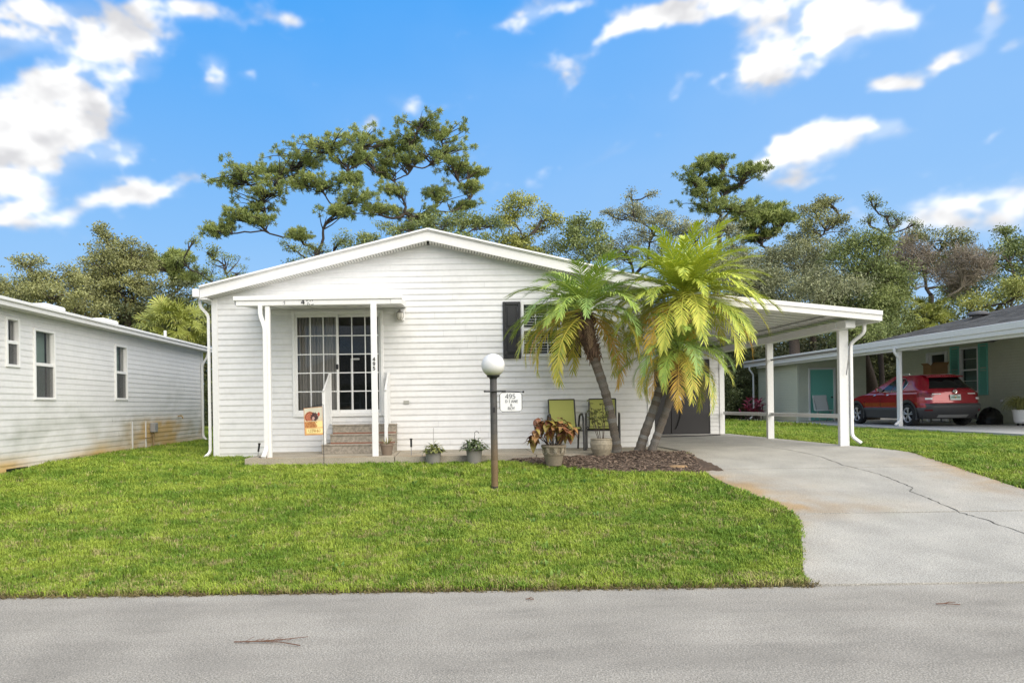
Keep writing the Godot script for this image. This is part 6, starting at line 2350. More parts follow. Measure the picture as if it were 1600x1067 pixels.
	for q: Array in [[3.42, 10.2, 0.15, 0.05], [3.56, 10.5, 0.09, 0.03]]:
		var st := thing("flat_stone", ["flat orange-tan stone lying at the driveway end of the mulch bed", "smaller flat tan stone behind the orange-tan stone in the mulch bed"][0 if q[2] > 0.1 else 1], "stone", V(q[0], lawn_y(q[0], q[1]) + 0.02, q[1]))
		g = Geo.new()
		var pr := []
		for i in 9:
			var a := TAU * i / 9.0
			pr.append(Vector2(cos(a) * q[2] * rf(0.75, 1.15), sin(a) * q[2] * 0.6 * rf(0.75, 1.15)))
		for i in 9:
			var a: Vector2 = pr[i]
			var b: Vector2 = pr[(i + 1) % 9]
			var h := q[3] as float
			g.tri(Vector3(0, h * 1.05, 0), Vector3(b.x * 0.82, h, b.y * 0.82), Vector3(a.x * 0.82, h, a.y * 0.82))
			g.quad(Vector3(b.x, 0, b.y), Vector3(a.x, 0, a.y), Vector3(a.x * 0.82, h, a.y * 0.82), Vector3(b.x * 0.82, h, b.y * 0.82))
		part_local(st, "stone_body", g, M.stone)

	# croton in the urn
	var u := pot_plant("croton_urn", "big bronze-leaved croton in a weathered concrete urn with a cast star pattern", V(1.68, 0.54, 10.85),
		[Vector2(0.0, 0.0), Vector2(0.115, 0.0), Vector2(0.12, 0.02), Vector2(0.155, 0.16), Vector2(0.168, 0.17), Vector2(0.17, 0.19), Vector2(0.160, 0.2), Vector2(0.175, 0.275), Vector2(0.195, 0.285), Vector2(0.20, 0.31), Vector2(0.19, 0.325), Vector2(0.165, 0.32), Vector2(0.155, 0.28), Vector2(0.0, 0.27)], M.urn)
	g = Geo.new()
	for i in 9:
		var a0 := TAU * i / 9.0
		for s in [[-0.16, 0.2, 0.16, 0.28], [0.16, 0.2, -0.16, 0.28], [-0.2, 0.24, 0.2, 0.24], [0.0, 0.195, 0.0, 0.285]]:
			var pa := Vector3(sin(a0 + s[0]) * 0.172, s[1], cos(a0 + s[0]) * 0.184)
			var pb := Vector3(sin(a0 + s[2]) * 0.180, s[3], cos(a0 + s[2]) * 0.190)
			g.tube([pa, (pa + pb) * 0.5 * Vector3(1.03, 1, 1.03), pb], 0.008, 5)
	part_local(u, "cast_pattern", g, M.urn_light)
	g = Geo.new()
	var tips := []
	for i in 13:
		var a := i * 2.4
		var r := 0.06 + 0.22 * sqrt(i / 13.0)
		var e := Vector3(cos(a) * r * 1.25, 0.45 + 0.30 * (1.0 - i / 16.0) + rf(-0.05, 0.08), sin(a) * r)
		g.tube([Vector3(cos(a) * 0.04, 0.26, sin(a) * 0.04), Vector3(cos(a) * r * 0.6, 0.38, sin(a) * r * 0.5), e], [0.009, 0.007, 0.004], 6, false)
		tips.append(e)
	part_local(u, "stem", g, M.bark_dark)
	var lv := [leaf_mesh(0.17, 0.105, 0.5, L(0.13, 0.045, 0.022), L(0.27, 0.11, 0.05)), leaf_mesh(0.15, 0.09, 0.7, L(0.17, 0.07, 0.025), L(0.34, 0.19, 0.07)), leaf_mesh(0.16, 0.095, 0.6, L(0.16, 0.11, 0.025), L(0.36, 0.28, 0.06)), leaf_mesh(0.14, 0.085, 0.4, L(0.10, 0.04, 0.03), L(0.24, 0.10, 0.06))]
	for i in tips.size():
		for k in 15:
			var a := rf(0, TAU)
			var el := rf(-0.95, 0.45)
			var d := Vector3(cos(a) * cos(el), sin(el), sin(a) * cos(el))
			var sd := d.cross(Vector3.UP).normalized()
			var b := Basis(d, sd.cross(d), sd)
			inst(u, "leaf", lv[rng.randi() % 4], M.croton, Transform3D(b.scaled_local(Vector3.ONE * rf(0.75, 1.15)), tips[i] * Vector3(1, 1, 1) + Vector3(rf(-0.02, 0.02), rf(-0.12, 0.02), rf(-0.02, 0.02))))
	# tan pot with leggy shrub
	var t := pot_plant("tan_planter", "round tan glazed planter with a leggy sparse shrub behind the leaning palm stem", V(2.60, 0.60, 11.62),
		[Vector2(0.0, 0.0), Vector2(0.10, 0.0), Vector2(0.13, 0.03), Vector2(0.175, 0.14), Vector2(0.185, 0.22), Vector2(0.172, 0.29), Vector2(0.180, 0.30), Vector2(0.176, 0.315), Vector2(0.16, 0.31), Vector2(0.15, 0.27), Vector2(0.0, 0.26)], M.tan_pot)
	g = Geo.new()
	tips = []
	for i in 9:
		var a := i * 2.4
		var e := Vector3(cos(a) * rf(0.08, 0.2) - 0.09, rf(0.72, 1.05), sin(a) * 0.12)
		var mid := Vector3(cos(a) * 0.09 - 0.03, 0.5, sin(a) * 0.06)
		g.tube([Vector3(cos(a) * 0.03, 0.25, sin(a) * 0.03), mid, e], [0.006, 0.005, 0.002], 5, false)
		for k in 7:
			tips.append(mid.lerp(e, rf(0.25, 1.0)) + rdir() * 0.05)
	part_local(t, "stem", g, M.bark)
	var ol := leaf_mesh(0.06, 0.028, 0.4, L(0.05, 0.075, 0.02), L(0.13, 0.14, 0.04))
	var olx := []
	var olc := []
	for p in tips:
		for k in 4:
			var d := rdir()
			d.y = absf(d.y) * 0.6 - 0.2
			d = d.normalized()
			var sd := d.cross(Vector3.UP).normalized()
			olx.append(Transform3D(Basis(d, sd.cross(d), sd).scaled_local(Vector3.ONE * rf(0.7, 1.2)), p))
			olc.append(Color.WHITE)
	scatter(t, "leaves", ol, M.croton, olx, olc)
	# three small pots along the walk
	var small := [[0.46, 0.53, 11.6, 0.30, "grey pot of bushy green leaves with a hanging-basket hook, left of the mulch bed", 300, L(0.05, 0.085, 0.03), L(0.16, 0.2, 0.08), 0.23],
		[-0.23, 0.53, 11.62, 0.27, "grey-brown pot of yellow-flecked leaves with a thin wire, standing in the grass at the walk", 190, L(0.08, 0.11, 0.03), L(0.30, 0.30, 0.08), 0.17]]
	for q: Array in small:
		var h: float = q[3]
		var pp := pot_plant("hanging_pot", q[4], V(q[0], q[1], q[2]), [Vector2(0, 0), Vector2(0.11, 0), Vector2(0.135, h * 0.72), Vector2(0.15, h * 0.73), Vector2(0.152, h * 0.84), Vector2(0.135, h * 0.84), Vector2(0.12, h * 0.72), Vector2(0, h * 0.7)], M.pot_gray)
		var bx := []
		var bc := []
		var bl := leaf_mesh(0.075, 0.04, 0.5, Color.WHITE * 0.8, Color.WHITE)
		for i in int(q[5]):
			var d := rdir()
			var p := Vector3(d.x * q[8], h * 0.85 + absf(d.y) * q[8] * 0.8 - 0.03, d.z * q[8]) * Vector3(1, 1, 1)
			p = Vector3(0, h * 0.8, 0).lerp(p, pow(rng.randf(), 0.4))
			d.y = d.y * 0.5 + 0.2
			d = d.normalized()
			var sd := d.cross(Vector3.UP).normalized()
			bx.append(Transform3D(Basis(d, sd.cross(d), sd).scaled_local(Vector3.ONE * rf(0.7, 1.2)), p))
			bc.append((q[6] as Color).lerp(q[7], rng.randf()))
		scatter(pp, "foliage", bl, M.croton, bx, bc)
		g = Geo.new()
		if h > 0.28:
			var hk := [Vector3(0.0, h * 0.8, 0), Vector3(0.01, h + 0.16, 0)]
			for i in 10:
				var a := PI * 1.2 - i * 0.42
				hk.append(Vector3(0.01 + 0.035 + 0.035 * cos(a), h + 0.20 + 0.035 * sin(a), 0))
			g.tube(hk, 0.005, 5)
		else:
			g.tube([Vector3(0, h * 0.7, 0), Vector3(0.01, h + 0.33, 0.0)], 0.003, 5)
		part_local(pp, "hook", g, M.black)
	var pk := pot_plant("spiky_pot", "brown square-sided pot of spiky browned leaves at the foot of the numbered post", V(-1.06, 0.648, 12.22), [Vector2(0, 0), Vector2(0.085, 0), Vector2(0.115, 0.16), Vector2(0.125, 0.165), Vector2(0.125, 0.2), Vector2(0.11, 0.2), Vector2(0.1, 0.17), Vector2(0, 0.16)], M.pot_brown)
	var spx := leaf_mesh(0.15, 0.018, 0.25, L(0.12, 0.15, 0.05), L(0.30, 0.26, 0.12))
	for i in 26:
		var a := rf(0, TAU)
		var el := rf(0.5, 1.4)
		var d := Vector3(cos(a) * cos(el), sin(el), sin(a) * cos(el))
		var sd := Vector3(-sin(a), 0, cos(a))
		inst(pk, "leaf", spx, M.croton, Transform3D(Basis(d, sd.cross(d), sd).scaled_local(Vector3.ONE * rf(0.7, 1.3)), Vector3(cos(a) * 0.03, 0.17, sin(a) * 0.03)))

	chair("green mesh patio chair behind the bronze croton", V(2.22, 0.648, 12.95), 0.0)
	chair("green mesh patio chair turned slightly left, behind the tan planter", V(2.93, 0.648, 12.95), -0.22)

	# garden stakes / solar lights
	var stakes := [[-3.36, 12.2, 0.50, "slim black solar light leaning at the foot of the left canopy post"], [-0.62, 12.05, 0.55, "slim black solar light upright right of the porch steps"]]
	for q: Array in stakes:
		var sk := thing("solar_light", q[3], "garden light", V(q[0], q[2], q[1]))
		g = Geo.new()
		var ln := 0.05 if q[0] < -1 else 0.0
		g.tube([Vector3(0, -0.05, 0), Vector3(ln * 0.6, 0.24, 0)], 0.008, 6)
		part_local(sk, "stake", g, M.metal_gray)
		g = Geo.new()
		g.tube([Vector3(ln * 0.6, 0.24, 0), Vector3(ln, 0.38, 0)], 0.018, 8)
		g.lathe(Vector3(ln, 0.38, 0), [Vector2(0, 0.012), Vector2(0.026, 0.008), Vector2(0.026, -0.01), Vector2(0, -0.012)], 12)
		part_local(sk, "lamp_head", g, M.black)
	var sp := thing("spotlight", "small black garden spotlight low on the ground between solar light and canopy post", "garden light", V(-3.27, 0.5, 12.1))
	g = Geo.new()
	g.tube([Vector3(0, -0.05, 0), Vector3(0, 0.1, 0)], 0.008, 6)
	part_local(sp, "stake", g, M.black)
	g = Geo.new()
	g.tube([Vector3(0, 0.10, -0.03), Vector3(0, 0.13, 0.04)], [0.02, 0.034], 10)
	part_local(sp, "lamp_head", g, M.black)
	var sk2 := thing("bent_stake", "short bent dark stake lying at the walk's edge left of the first hanging pot", "stake", V(-0.5, 0.52, 12.05))
	g = Geo.new()
	g.tube([Vector3(-0.06, 0.0, 0), Vector3(0.08, 0.14, 0)], 0.007, 6)
	part_local(sk2, "rod", g, M.metal_gray)

	# twigs on the road
	var tw := [[-1.15, 4.42, 0.46, 0.18, "long forked dry pine twig lying on the road near the picture's left centre"], [3.62, 5.02, 0.16, -0.05, "thin dry twig lying on the road below the driveway"], [0.62, 5.3, 0.06, 0.1, "tiny twig scrap lying near the road's grass edge"]]
	for q: Array in tw:
		var k := thing("fallen_twig", q[4], "twig", V(q[0], 0.004, q[1]))
		g = Geo.new()
		var w: float = q[2]
		g.tube([Vector3(-w * 0.5, 0.006, 0.0), Vector3(-w * 0.15, 0.009, 0.004), Vector3(w * 0.2, 0.012, -0.02), Vector3(w * 0.5, 0.008, -0.075 * w / 0.46)], [0.004, 0.004, 0.003, 0.0018], 5)
		g.tube([Vector3(-w * 0.15, 0.009, 0.004), Vector3(w * 0.15, 0.012, 0.03), Vector3(w * 0.46, 0.007, 0.085 * w / 0.46)], [0.003, 0.003, 0.0035], 5)
		part_local(k, "stem", g, M.twig)
		if w > 0.3:
			g = Geo.new()
			for i in 14:
				var x := rf(-0.22, 0.12)
				g.tube([Vector3(x, 0.008, 0.0), Vector3(x + rf(0.02, 0.09), rf(0.004, 0.025), rf(-0.04, 0.04))], 0.0013, 4, false)
			part_local(k, "needle", g, M.twig)

# ------------------------------------------------------------------ neighbour's belongings
func build_neighbour_things() -> void:
	var g := Geo.new()
	var b := thing("cardboard_box", "brown cardboard box stacked high behind the roof of the red car", "box", V(17.5, 2.3, 24.6))
	g.bx(17.15, 17.75, 2.30, 2.68, -24.4, -24.8, 0.006)
	part(b, "carton", g, M.cardboard)
	g = Geo.new()
	g.quad(V(17.15, 2.68, 24.4), V(17.75, 2.68, 24.4), V(17.72, 2.79, 24.28), V(17.17, 2.78, 24.29))
	g.quad(V(17.15, 2.68, 24.8), V(17.15, 2.68, 24.4), V(17.05, 2.76, 24.42), V(17.05, 2.76, 24.78))
	part(b, "flap", g, M.cardboard)
	var sh := thing("storage_shelf", "grey storage rack standing mostly hidden behind the red car", "shelf", V(17.5, 0.67, 24.6))
	for x: float in [17.12, 17.80]:
		for d: float in [24.38, 24.84]:
			g = Geo.new()
			g.bx(x - 0.02, x + 0.02, 0.667, 2.29, -d - 0.02, -d + 0.02)
			part(sh, "upright", g, M.metal_gray)
	for y: float in [0.9, 1.55, 2.26]:
		g = Geo.new()
		g.bx(17.1, 17.82, y, y + 0.03, -24.36, -24.86)
		part(sh, "shelf_board", g, M.metal_gray)
	# pale garden chair by the teal door
	var c := thing("pale_chair", "pale grey folding chair in front of the teal store-room door", "chair", V(14.95, 0.67, 27.4))
	g = Geo.new()
	g.box(V(14.93, 1.40, 27.55), Vector3(0.56, 0.62, 0.03), 0.01, Basis(Vector3.RIGHT, -0.2))
	part(c, "backrest", g, M.paleseat)
	g = Geo.new()
	g.box(V(14.95, 1.10, 27.3), Vector3(0.54, 0.03, 0.45), 0.01)
	part(c, "seat", g, M.paleseat)
	for x: float in [-0.25, 0.25]:
		g = Geo.new()
		g.tube([V(14.95 + x, 0.667, 27.1), V(14.95 + x, 1.1, 27.4), V(14.93 + x, 1.7, 27.62)], 0.013, 6)
		part(c, "leg", g, M.metal_gray)
		g = Geo.new()
		g.tube([V(14.95 + x, 0.667, 27.62), V(14.95 + x, 1.1, 27.2)], 0.013, 6)
		part(c, "leg", g, M.metal_gray)
	var p := thing("board_panel", "tan flat board leaning upright beside the teal door", "board", V(15.98, 0.67, 27.8))
	g = Geo.new()
	g.box(V(16.02, 1.22, 27.86), Vector3(0.42, 1.1, 0.03), 0.004, Basis(Vector3.RIGHT, -0.08))
	part(p, "panel", g, M.cardboard_pale)
	# black bag
	var bag := thing("black_bag", "slumped black bag on the slab between the red car and the green wall", "bag", V(17.25, 0.665, 21.9))
	g = Geo.new()
	var rows := 10
	var seg := 18
	var P := func(i: int, j: int) -> Vector3:
		var t := float(i) / rows
		var a := TAU * j / seg
		var r := 0.36 * sqrt(maxf(0.0, 1.0 - pow(t, 2.2))) * (1.0 + 0.16 * noise.get_noise_2d(cos(a) * 3.0 + t * 2.0, sin(a) * 3.0))
		return Vector3(cos(a) * r, 0.56 * t * (0.9 + 0.1 * sin(a * 2.0)), sin(a) * r * 0.8)
	for i in rows:
		for j in seg:
			g.quad(P.call(i, j + 1), P.call(i, j), P.call(i + 1, j), P.call(i + 1, j + 1))
	part_local(bag, "sack", g, M.blackbag)
	# white planter
	var w := thing("white_planter", "white round planter of wispy grassy fern at the right edge of the picture", "potted plant", V(17.15, 0.665, 20.5))
	g = Geo.new()
	g.lathe(Vector3(0, 0.07, 0), [Vector2(0, 0), Vector2(0.20, 0.0), Vector2(0.24, 0.05), Vector2(0.27, 0.36), Vector2(0.28, 0.37), Vector2(0.28, 0.40), Vector2(0.25, 0.40), Vector2(0.24, 0.34), Vector2(0, 0.33)], 22)
	part_local(w, "pot", g, M.trim)
	for i in 3:
		g = Geo.new()
		var a := TAU * i / 3.0 + 0.3
		g.tube([Vector3(cos(a) * 0.17, 0, sin(a) * 0.17), Vector3(cos(a) * 0.17, 0.08, sin(a) * 0.17)], 0.03, 8)
		part_local(w, "foot", g, M.black)
	var bl := Geo.new()
	for k in 5:
		var a := k * 1.3
		bl.tube([Vector3.ZERO, Vector3(0.10 * cos(a), 0.3, 0.10 * sin(a)), Vector3(0.30 * cos(a), 0.38, 0.30 * sin(a)), Vector3(0.44 * cos(a), 0.18, 0.44 * sin(a))], [0.006, 0.005, 0.004, 0.002], 3, false)
	var xs := []
	var cs := []
	for i in 90:
		xs.append(Transform3D((Basis(Vector3.UP, rf(0, TAU)) * Basis(Vector3.RIGHT, rf(-0.4, 0.4))).scaled(Vector3.ONE * rf(0.6, 1.15)), Vector3(rf(-0.1, 0.1), 0.4, rf(-0.1, 0.1))))
		cs.append(L(0.12, 0.15, 0.04).lerp(L(0.35, 0.33, 0.10), rng.randf()))
	scatter(w, "fern_blades", bl.mesh(), M.grass, xs, cs)
	# red cordyline by the store room
	var cd := thing("cordyline", "magenta-red leaved bush at the near corner of the sage green store room", "shrub", V(13.0, 0.6, 29.3))
	var lf := leaf_mesh(0.42, 0.085, 0.35, L(0.16, 0.02, 0.045), L(0.42, 0.08, 0.16))
	g = Geo.new()
	for i in 16:
		var b0 := Vector3(rf(-0.5, 0.5), 0, rf(-0.3, 0.3))
		var hh := rf(0.35, 1.0)
		g.tube([b0, b0 + Vector3(0, hh, 0)], 0.02, 5)
		for k in 9:
			var a := k * 2.4
			var el := rf(0.3, 1.1)
			var d := Vector3(cos(a) * cos(el), sin(el), sin(a) * cos(el))
			var sd := Vector3(-sin(a), 0, cos(a))
			inst(cd, "leaf", lf, M.croton, Transform3D(Basis(d, sd.cross(d), sd).scaled_local(Vector3.ONE * rf(0.7, 1.1)), b0 + Vector3(0, hh * rf(0.75, 1.0), 0)))
	part_local(cd, "stem", g, M.bark)

# ------------------------------------------------------------------ the red car (length along +x from tail, y up, z across; left side is -z turned to the lawn)
const CL := 4.38
func car_rear(y: float) -> float:
	if y < 0.62:
		return 0.05 + 0.30 * pow(clampf((0.62 - y) / 0.4, 0, 1), 2.0)
	if y < 0.78:
		return lerpf(0.05, 0.13, smoothstep(0.62, 0.72, y))
	if y < 1.06:
		return lerpf(0.13, 0.17, (y - 0.78) / 0.28)
	return lerpf(0.17, 0.56, pow(clampf((y - 1.06) / 0.5, 0, 1), 1.1))

func car_front(y: float) -> float:
	if y < 0.5:
		return CL - 0.10 - 0.2 * pow((0.5 - y) / 0.3, 2.0)
	if y < 0.82:
		return CL - 0.10 - 0.10 * (y - 0.5) / 0.32
	if y < 1.05:
		return lerpf(CL - 0.20, 3.25, pow((y - 0.82) / 0.23, 1.7))
	return lerpf(3.25, 2.25, clampf((y - 1.05) / 0.51, 0, 1))

func car_half(y: float) -> float:
	if y < 0.55:
		return lerpf(0.84, 0.905, clampf((y - 0.2) / 0.35, 0, 1))
	if y < 0.95:
		return 0.905 - 0.02 * absf(y - 0.75) / 0.2
	if y < 1.06:
		return lerpf(0.895, 0.85, (y - 0.95) / 0.11)
	return lerpf(0.86, 0.62, pow(clampf((y - 1.06) / 0.52, 0, 1), 1.15))

# u: 0-1 left side rear to front, 1-2 front left corner, 2-3 front, 3-4 corner, 4-5 right side, 5-6 rear right corner, 6-7 rear, 7-8 rear left corner
func car_pt(u: float, y: float, push := 0.0) -> Vector3:
	var r := car_rear(y)
	var f := car_front(y)
	var w := car_half(y) + push
	r -= push
	f += push
	var rr := minf(0.34 + 0.20 * smoothstep(1.0, 1.3, y), w * 0.75)
	var fr := minf(0.45, w * 0.7)
	var s := int(u)
	var t := u - s
	match s:
		0: return Vector3(lerpf(r + rr, f - fr, t), y, -w)
		1:
			var a := t * PI * 0.5
			return Vector3(f - fr + fr * sin(a), y, -w + fr - fr * cos(a))
		2: return Vector3(f + 0.05 * sin(t * PI), y, lerpf(-w + fr, w - fr, t))
		3:
			var a := t * PI * 0.5
			return Vector3(f - fr + fr * cos(a), y, w - fr + fr * sin(a))
		4: return Vector3(lerpf(f - fr, r + rr, t), y, w)
		5:
			var a := t * PI * 0.5
			return Vector3(r + rr - rr * sin(a), y, w - rr + rr * cos(a))
		6: return Vector3(r - 0.05 * sin(t * PI), y, lerpf(w - rr, -w + rr, t))
	var a2 := t * PI * 0.5
	return Vector3(r + rr - rr * cos(a2), y, -w + rr - rr * sin(a2))

func car_patch(g: Geo, us: Array, ys: Array, push: float, keep = null) -> void:
	for i in us.size() - 1:
		for j in ys.size() - 1:
			var p := []
			var nn := []
			for k in [[i, j], [i + 1, j], [i + 1, j + 1], [i, j + 1]]:
				var u: float = fposmod(us[k[0]], 8.0)
				var y: float = ys[k[1]]
				p.append(car_pt(u, y, push))
				var e := 0.01
				var du := car_pt(fposmod(u + e, 8.0), y, push) - car_pt(fposmod(u - e, 8.0), y, push)
				var dy := car_pt(u, y + 0.012, push) - car_pt(u, y - 0.012, push)
				nn.append(dy.cross(du).normalized())
			var m: Vector3 = (p[0] + p[1] + p[2] + p[3]) * 0.25
			if keep != null and not keep.call(m):
				continue
			g.smooth_tri(p[0], p[2], p[1], nn[0], nn[2], nn[1])
			g.smooth_tri(p[0], p[3], p[2], nn[0], nn[3], nn[2])

func spread(a: float, b: float, n: int) -> Array:
	var r := []
	for i in n + 1:
		r.append(lerpf(a, b, i / float(n)))
	return r

func build_car() -> void:
	var red := mat(L(0.32, 0.006, 0.02), 0.25)
	red.metallic = 0.25
	red.clearcoat_enabled = true
	red.clearcoat = 1.0
	red.clearcoat_roughness = 0.06
	var clad_m := mat(L(0.055, 0.055, 0.058), 0.55)
	var glass := mat(L(0.006, 0.007, 0.008), 0.04)
	var chrome := mat(L(0.75, 0.75, 0.76), 0.12)
	chrome.metallic = 1.0
	var rubber := mat(L(0.018, 0.018, 0.018), 0.85)
	var alloy := mat(L(0.55, 0.55, 0.56), 0.3)
	alloy.metallic = 0.7
	var lens_red := mat(L(0.16, 0.004, 0.008), 0.08)
	var lens_clear := mat(L(0.75, 0.73, 0.72), 0.1)
	# tail towards the street: local +x points away from the camera, local -z is the lawn side
	var o := thing("red_car", "shiny dark red compact crossover parked nose-in under the sage house's carport", "car", V(15.27, 0.664, 20.62), "", PI * 0.5)
	var wheels := [0.90, 3.55]
	var WR := 0.345
	var AR := 0.415
	var outside := func(m: Vector3) -> bool:
		for w: float in wheels:
			if Vector2(m.x - w, m.y - WR).length() < AR and absf(m.z) > 0.6:
				return false
		return true
	var all_u := []
	all_u.append_array(spread(0, 1, 90))
	all_u.append_array(spread(1, 2, 10).slice(1))
	all_u.append_array(spread(2, 3, 8).slice(1))
	all_u.append_array(spread(3, 4, 10).slice(1))
	all_u.append_array(spread(4, 5, 90).slice(1))
	all_u.append_array(spread(5, 6, 12).slice(1))
	all_u.append_array(spread(6, 7, 14).slice(1))
	all_u.append_array(spread(7, 8, 12).slice(1))
	var g := Geo.new()
	car_patch(g, all_u, [0.56, 0.60, 0.64, 0.68, 0.72, 0.76, 0.80, 0.84, 0.88, 0.92, 0.96, 1.0, 1.03, 1.06, 1.10, 1.15, 1.2, 1.26, 1.32, 1.38, 1.44, 1.5, 1.55, 1.575], 0.0, outside)
	# roof closes the last ring
	var top := []
	for u: float in all_u:
		top.append(car_pt(fposmod(u, 8.0), 1.575))
	var cen := Vector3(1.6, 1.605, 0)
	for i in top.size() - 1:
		g.smooth_tri(cen, top[i + 1], top[i], Vector3.UP, Vector3.UP, Vector3.UP)
	var body := part_local(o, "body", g, red)
	g = Geo.new()
	car_patch(g, all_u, [0.24, 0.30, 0.36, 0.42, 0.48, 0.54, 0.57], 0.004, outside)
	part_local(o, "cladding", g, clad_m)
	# rear bumper lower plate
	g = Geo.new()
	car_patch(g, spread(5.45, 7.55, 30), [0.40, 0.46, 0.52, 0.58, 0.64, 0.69], 0.012)
	part_local(o, "rear_bumper", g, clad_m)
	g = Geo.new()
	car_patch(g, spread(6.08, 6.92, 12), [0.26, 0.31, 0.35], 0.02)
	part_local(o, "skid_plate", g, mat(L(0.28, 0.28, 0.28), 0.45))
	# underside
	g = Geo.new()
	g.bx(0.35, 4.1, 0.22, 0.30, -0.80, 0.80)
	part_local(o, "underbody", g, rubber)
	# arches, wheels
	for w: float in wheels:
		for s: float in [-1.0, 1.0]:
			g = Geo.new()
			var n := 20
			for i in n:
				var a0 := lerpf(-0.35, PI + 0.35, i / float(n))
				var a1 := lerpf(-0.35, PI + 0.35, (i + 1) / float(n))
				var r0 := AR - 0.03
				var r1 := AR + 0.055
				var p0 := Vector3(w + cos(a0) * r0, WR + sin(a0) * r0, s * 0.905)
				var p1 := Vector3(w + cos(a0) * r1, WR + sin(a0) * r1, s * 0.918)
				var p2 := Vector3(w + cos(a1) * r1, WR + sin(a1) * r1, s * 0.918)
				var p3 := Vector3(w + cos(a1) * r0, WR + sin(a1) * r0, s * 0.905)
				var i0 := Vector3(p0.x, p0.y, s * 0.62)
				var i3 := Vector3(p3.x, p3.y, s * 0.62)
				if s > 0:
					g.quad(p0, p1, p2, p3)
					g.quad(p3, i3, i0, p0)
				else:
					g.quad(p3, p2, p1, p0)
					g.quad(p0, i0, i3, p3)
			part_local(o, "wheel_arch", g, clad_m)
			var wh := Geo.new()
			wh.lathe(Vector3.ZERO, [Vector2(0.235, -0.10), Vector2(0.30, -0.105), Vector2(0.335, -0.085), Vector2(0.345, -0.05), Vector2(0.345, 0.05), Vector2(0.335, 0.085), Vector2(0.30, 0.105), Vector2(0.235, 0.10)], 36)
			var ty := inst(o, "wheel", wh.mesh(), rubber, Transform3D(Basis(Vector3.RIGHT, PI * 0.5 * s), Vector3(w, WR, s * 0.80)))
			wh = Geo.new()
			wh.lathe(Vector3.ZERO, [Vector2(0.0, 0.02), Vector2(0.20, 0.02), Vector2(0.205, 0.06)], 24)
			part_local(ty, "brake_disc", wh, rubber)
			wh = Geo.new()
			wh.lathe(Vector3.ZERO, [Vector2(0.205, 0.06), Vector2(0.232, 0.09), Vector2(0.245, 0.095), Vector2(0.245, 0.08)], 36)
			wh.lathe(Vector3.ZERO, [Vector2(0.0, 0.09), Vector2(0.03, 0.088), Vector2(0.05, 0.07)], 16)
			for k in 5:
				var a := TAU * k / 5.0 + 0.3
				for m: float in [-0.16, 0.16]:
					var d0 := Vector3(cos(a), 0, sin(a))
					var d1 := Vector3(cos(a + m), 0, sin(a + m))
					wh.tube([d0 * 0.03 + Vector3(0, 0.075, 0), d1 * 0.13 + Vector3(0, 0.082, 0), d1 * 0.232 + Vector3(0, 0.08, 0)], [0.02, 0.017, 0.02], 6, true, 1.0, 0.7)
			part_local(ty, "rim", wh, alloy)
	# side glass
	for s in 2:
		for q: Array in [[0.315, 0.53, "window"], [0.545, 0.78, "window"]]:
			g = Geo.new()
			var u0: float = q[0]
			var u1: float = q[1]
			if s == 1:
				u0 = 5.0 - q[0]
				u1 = 5.0 - q[1]
			car_patch(g, spread(minf(u0, u1), maxf(u0, u1), 12), [1.09, 1.16, 1.24, 1.32, 1.40, 1.47], 0.006)
			part_local(o, q[2], g, glass)
		# rear quarter glass, pointed
		g = Geo.new()
		for i in 8:
			var t0 := i / 8.0
			var t1 := (i + 1) / 8.0
			for k in 1:
				var ua := lerpf(0.12, 0.30, t0)
				var ub := lerpf(0.12, 0.30, t1)
				var la := lerpf(1.30, 1.10, t0)
				var lb := lerpf(1.30, 1.10, t1)
				var ha := lerpf(1.36, 1.47, pow(t0, 0.6))
				var hb := lerpf(1.36, 1.47, pow(t1, 0.6))
				if s == 0:
					g.quad(car_pt(ub, lb, 0.006), car_pt(ua, la, 0.006), car_pt(ua, ha, 0.006), car_pt(ub, hb, 0.006))
				else:
					g.quad(car_pt(5 - ua, la, 0.006), car_pt(5 - ub, lb, 0.006), car_pt(5 - ub, hb, 0.006), car_pt(5 - ua, ha, 0.006))
		part_local(o, "quarter_window", g, glass)
		g = Geo.new()
		var line := []
		for t in spread(0.80, 0.30, 10):
			line.append(car_pt(t if s == 0 else 5.0 - t, 1.075, 0.008))
		line.append(car_pt(0.11 if s == 0 else 4.89, 1.33, 0.008))
		for t in spread(0.30, 0.7, 6):
			line.append(car_pt(t if s == 0 else 5.0 - t, 1.49, 0.008))
		g.tube(line, 0.011, 5, false)
		part_local(o, "window_trim", g, chrome)
		g = Geo.new()
		var rail := []
		for t in spread(0.16, 0.72, 8):
			rail.append(car_pt(t if s == 0 else 5.0 - t, 1.545) + Vector3(0, 0.065, 0))
		rail.append(car_pt(0.78 if s == 0 else 4.22, 1.53) + Vector3(0, 0.02, 0))
		g.tube(rail, 0.018, 6)
		part_local(o, "roof_rail", g, chrome)
		for uu: float in [0.47, 0.71]:
			g = Geo.new()
			car_patch(g, spread(uu if s == 0 else 5.0 - uu - 0.035, uu + 0.035 if s == 0 else 5.0 - uu, 3), [0.955, 0.97, 0.985], 0.025)
			part_local(o, "door_handle", g, chrome)
		for uu: float in [0.30, 0.54, 0.80]:
			g = Geo.new()
			var seam := []
			for y in spread(0.58, 1.07, 8):
				seam.append(car_pt(uu if s == 0 else 5.0 - uu, y, 0.001))
			g.tube(seam, 0.004, 4, false)
			part_local(o, "door_seam", g, rubber)
		g = Geo.new()
		var mp := car_pt(0.79 if s == 0 else 4.21, 1.12)
		g.box(mp + Vector3(0, 0.03, -0.11 if s == 0 else 0.11), Vector3(0.12, 0.13, 0.2), 0.035)
		part_local(o, "mirror", g, red)
		g = Geo.new()
		g.box(mp + Vector3(-0.064, 0.03, -0.115 if s == 0 else 0.115), Vector3(0.008, 0.10, 0.16), 0.003)
		part_local(o, "mirror_glass", g, chrome)
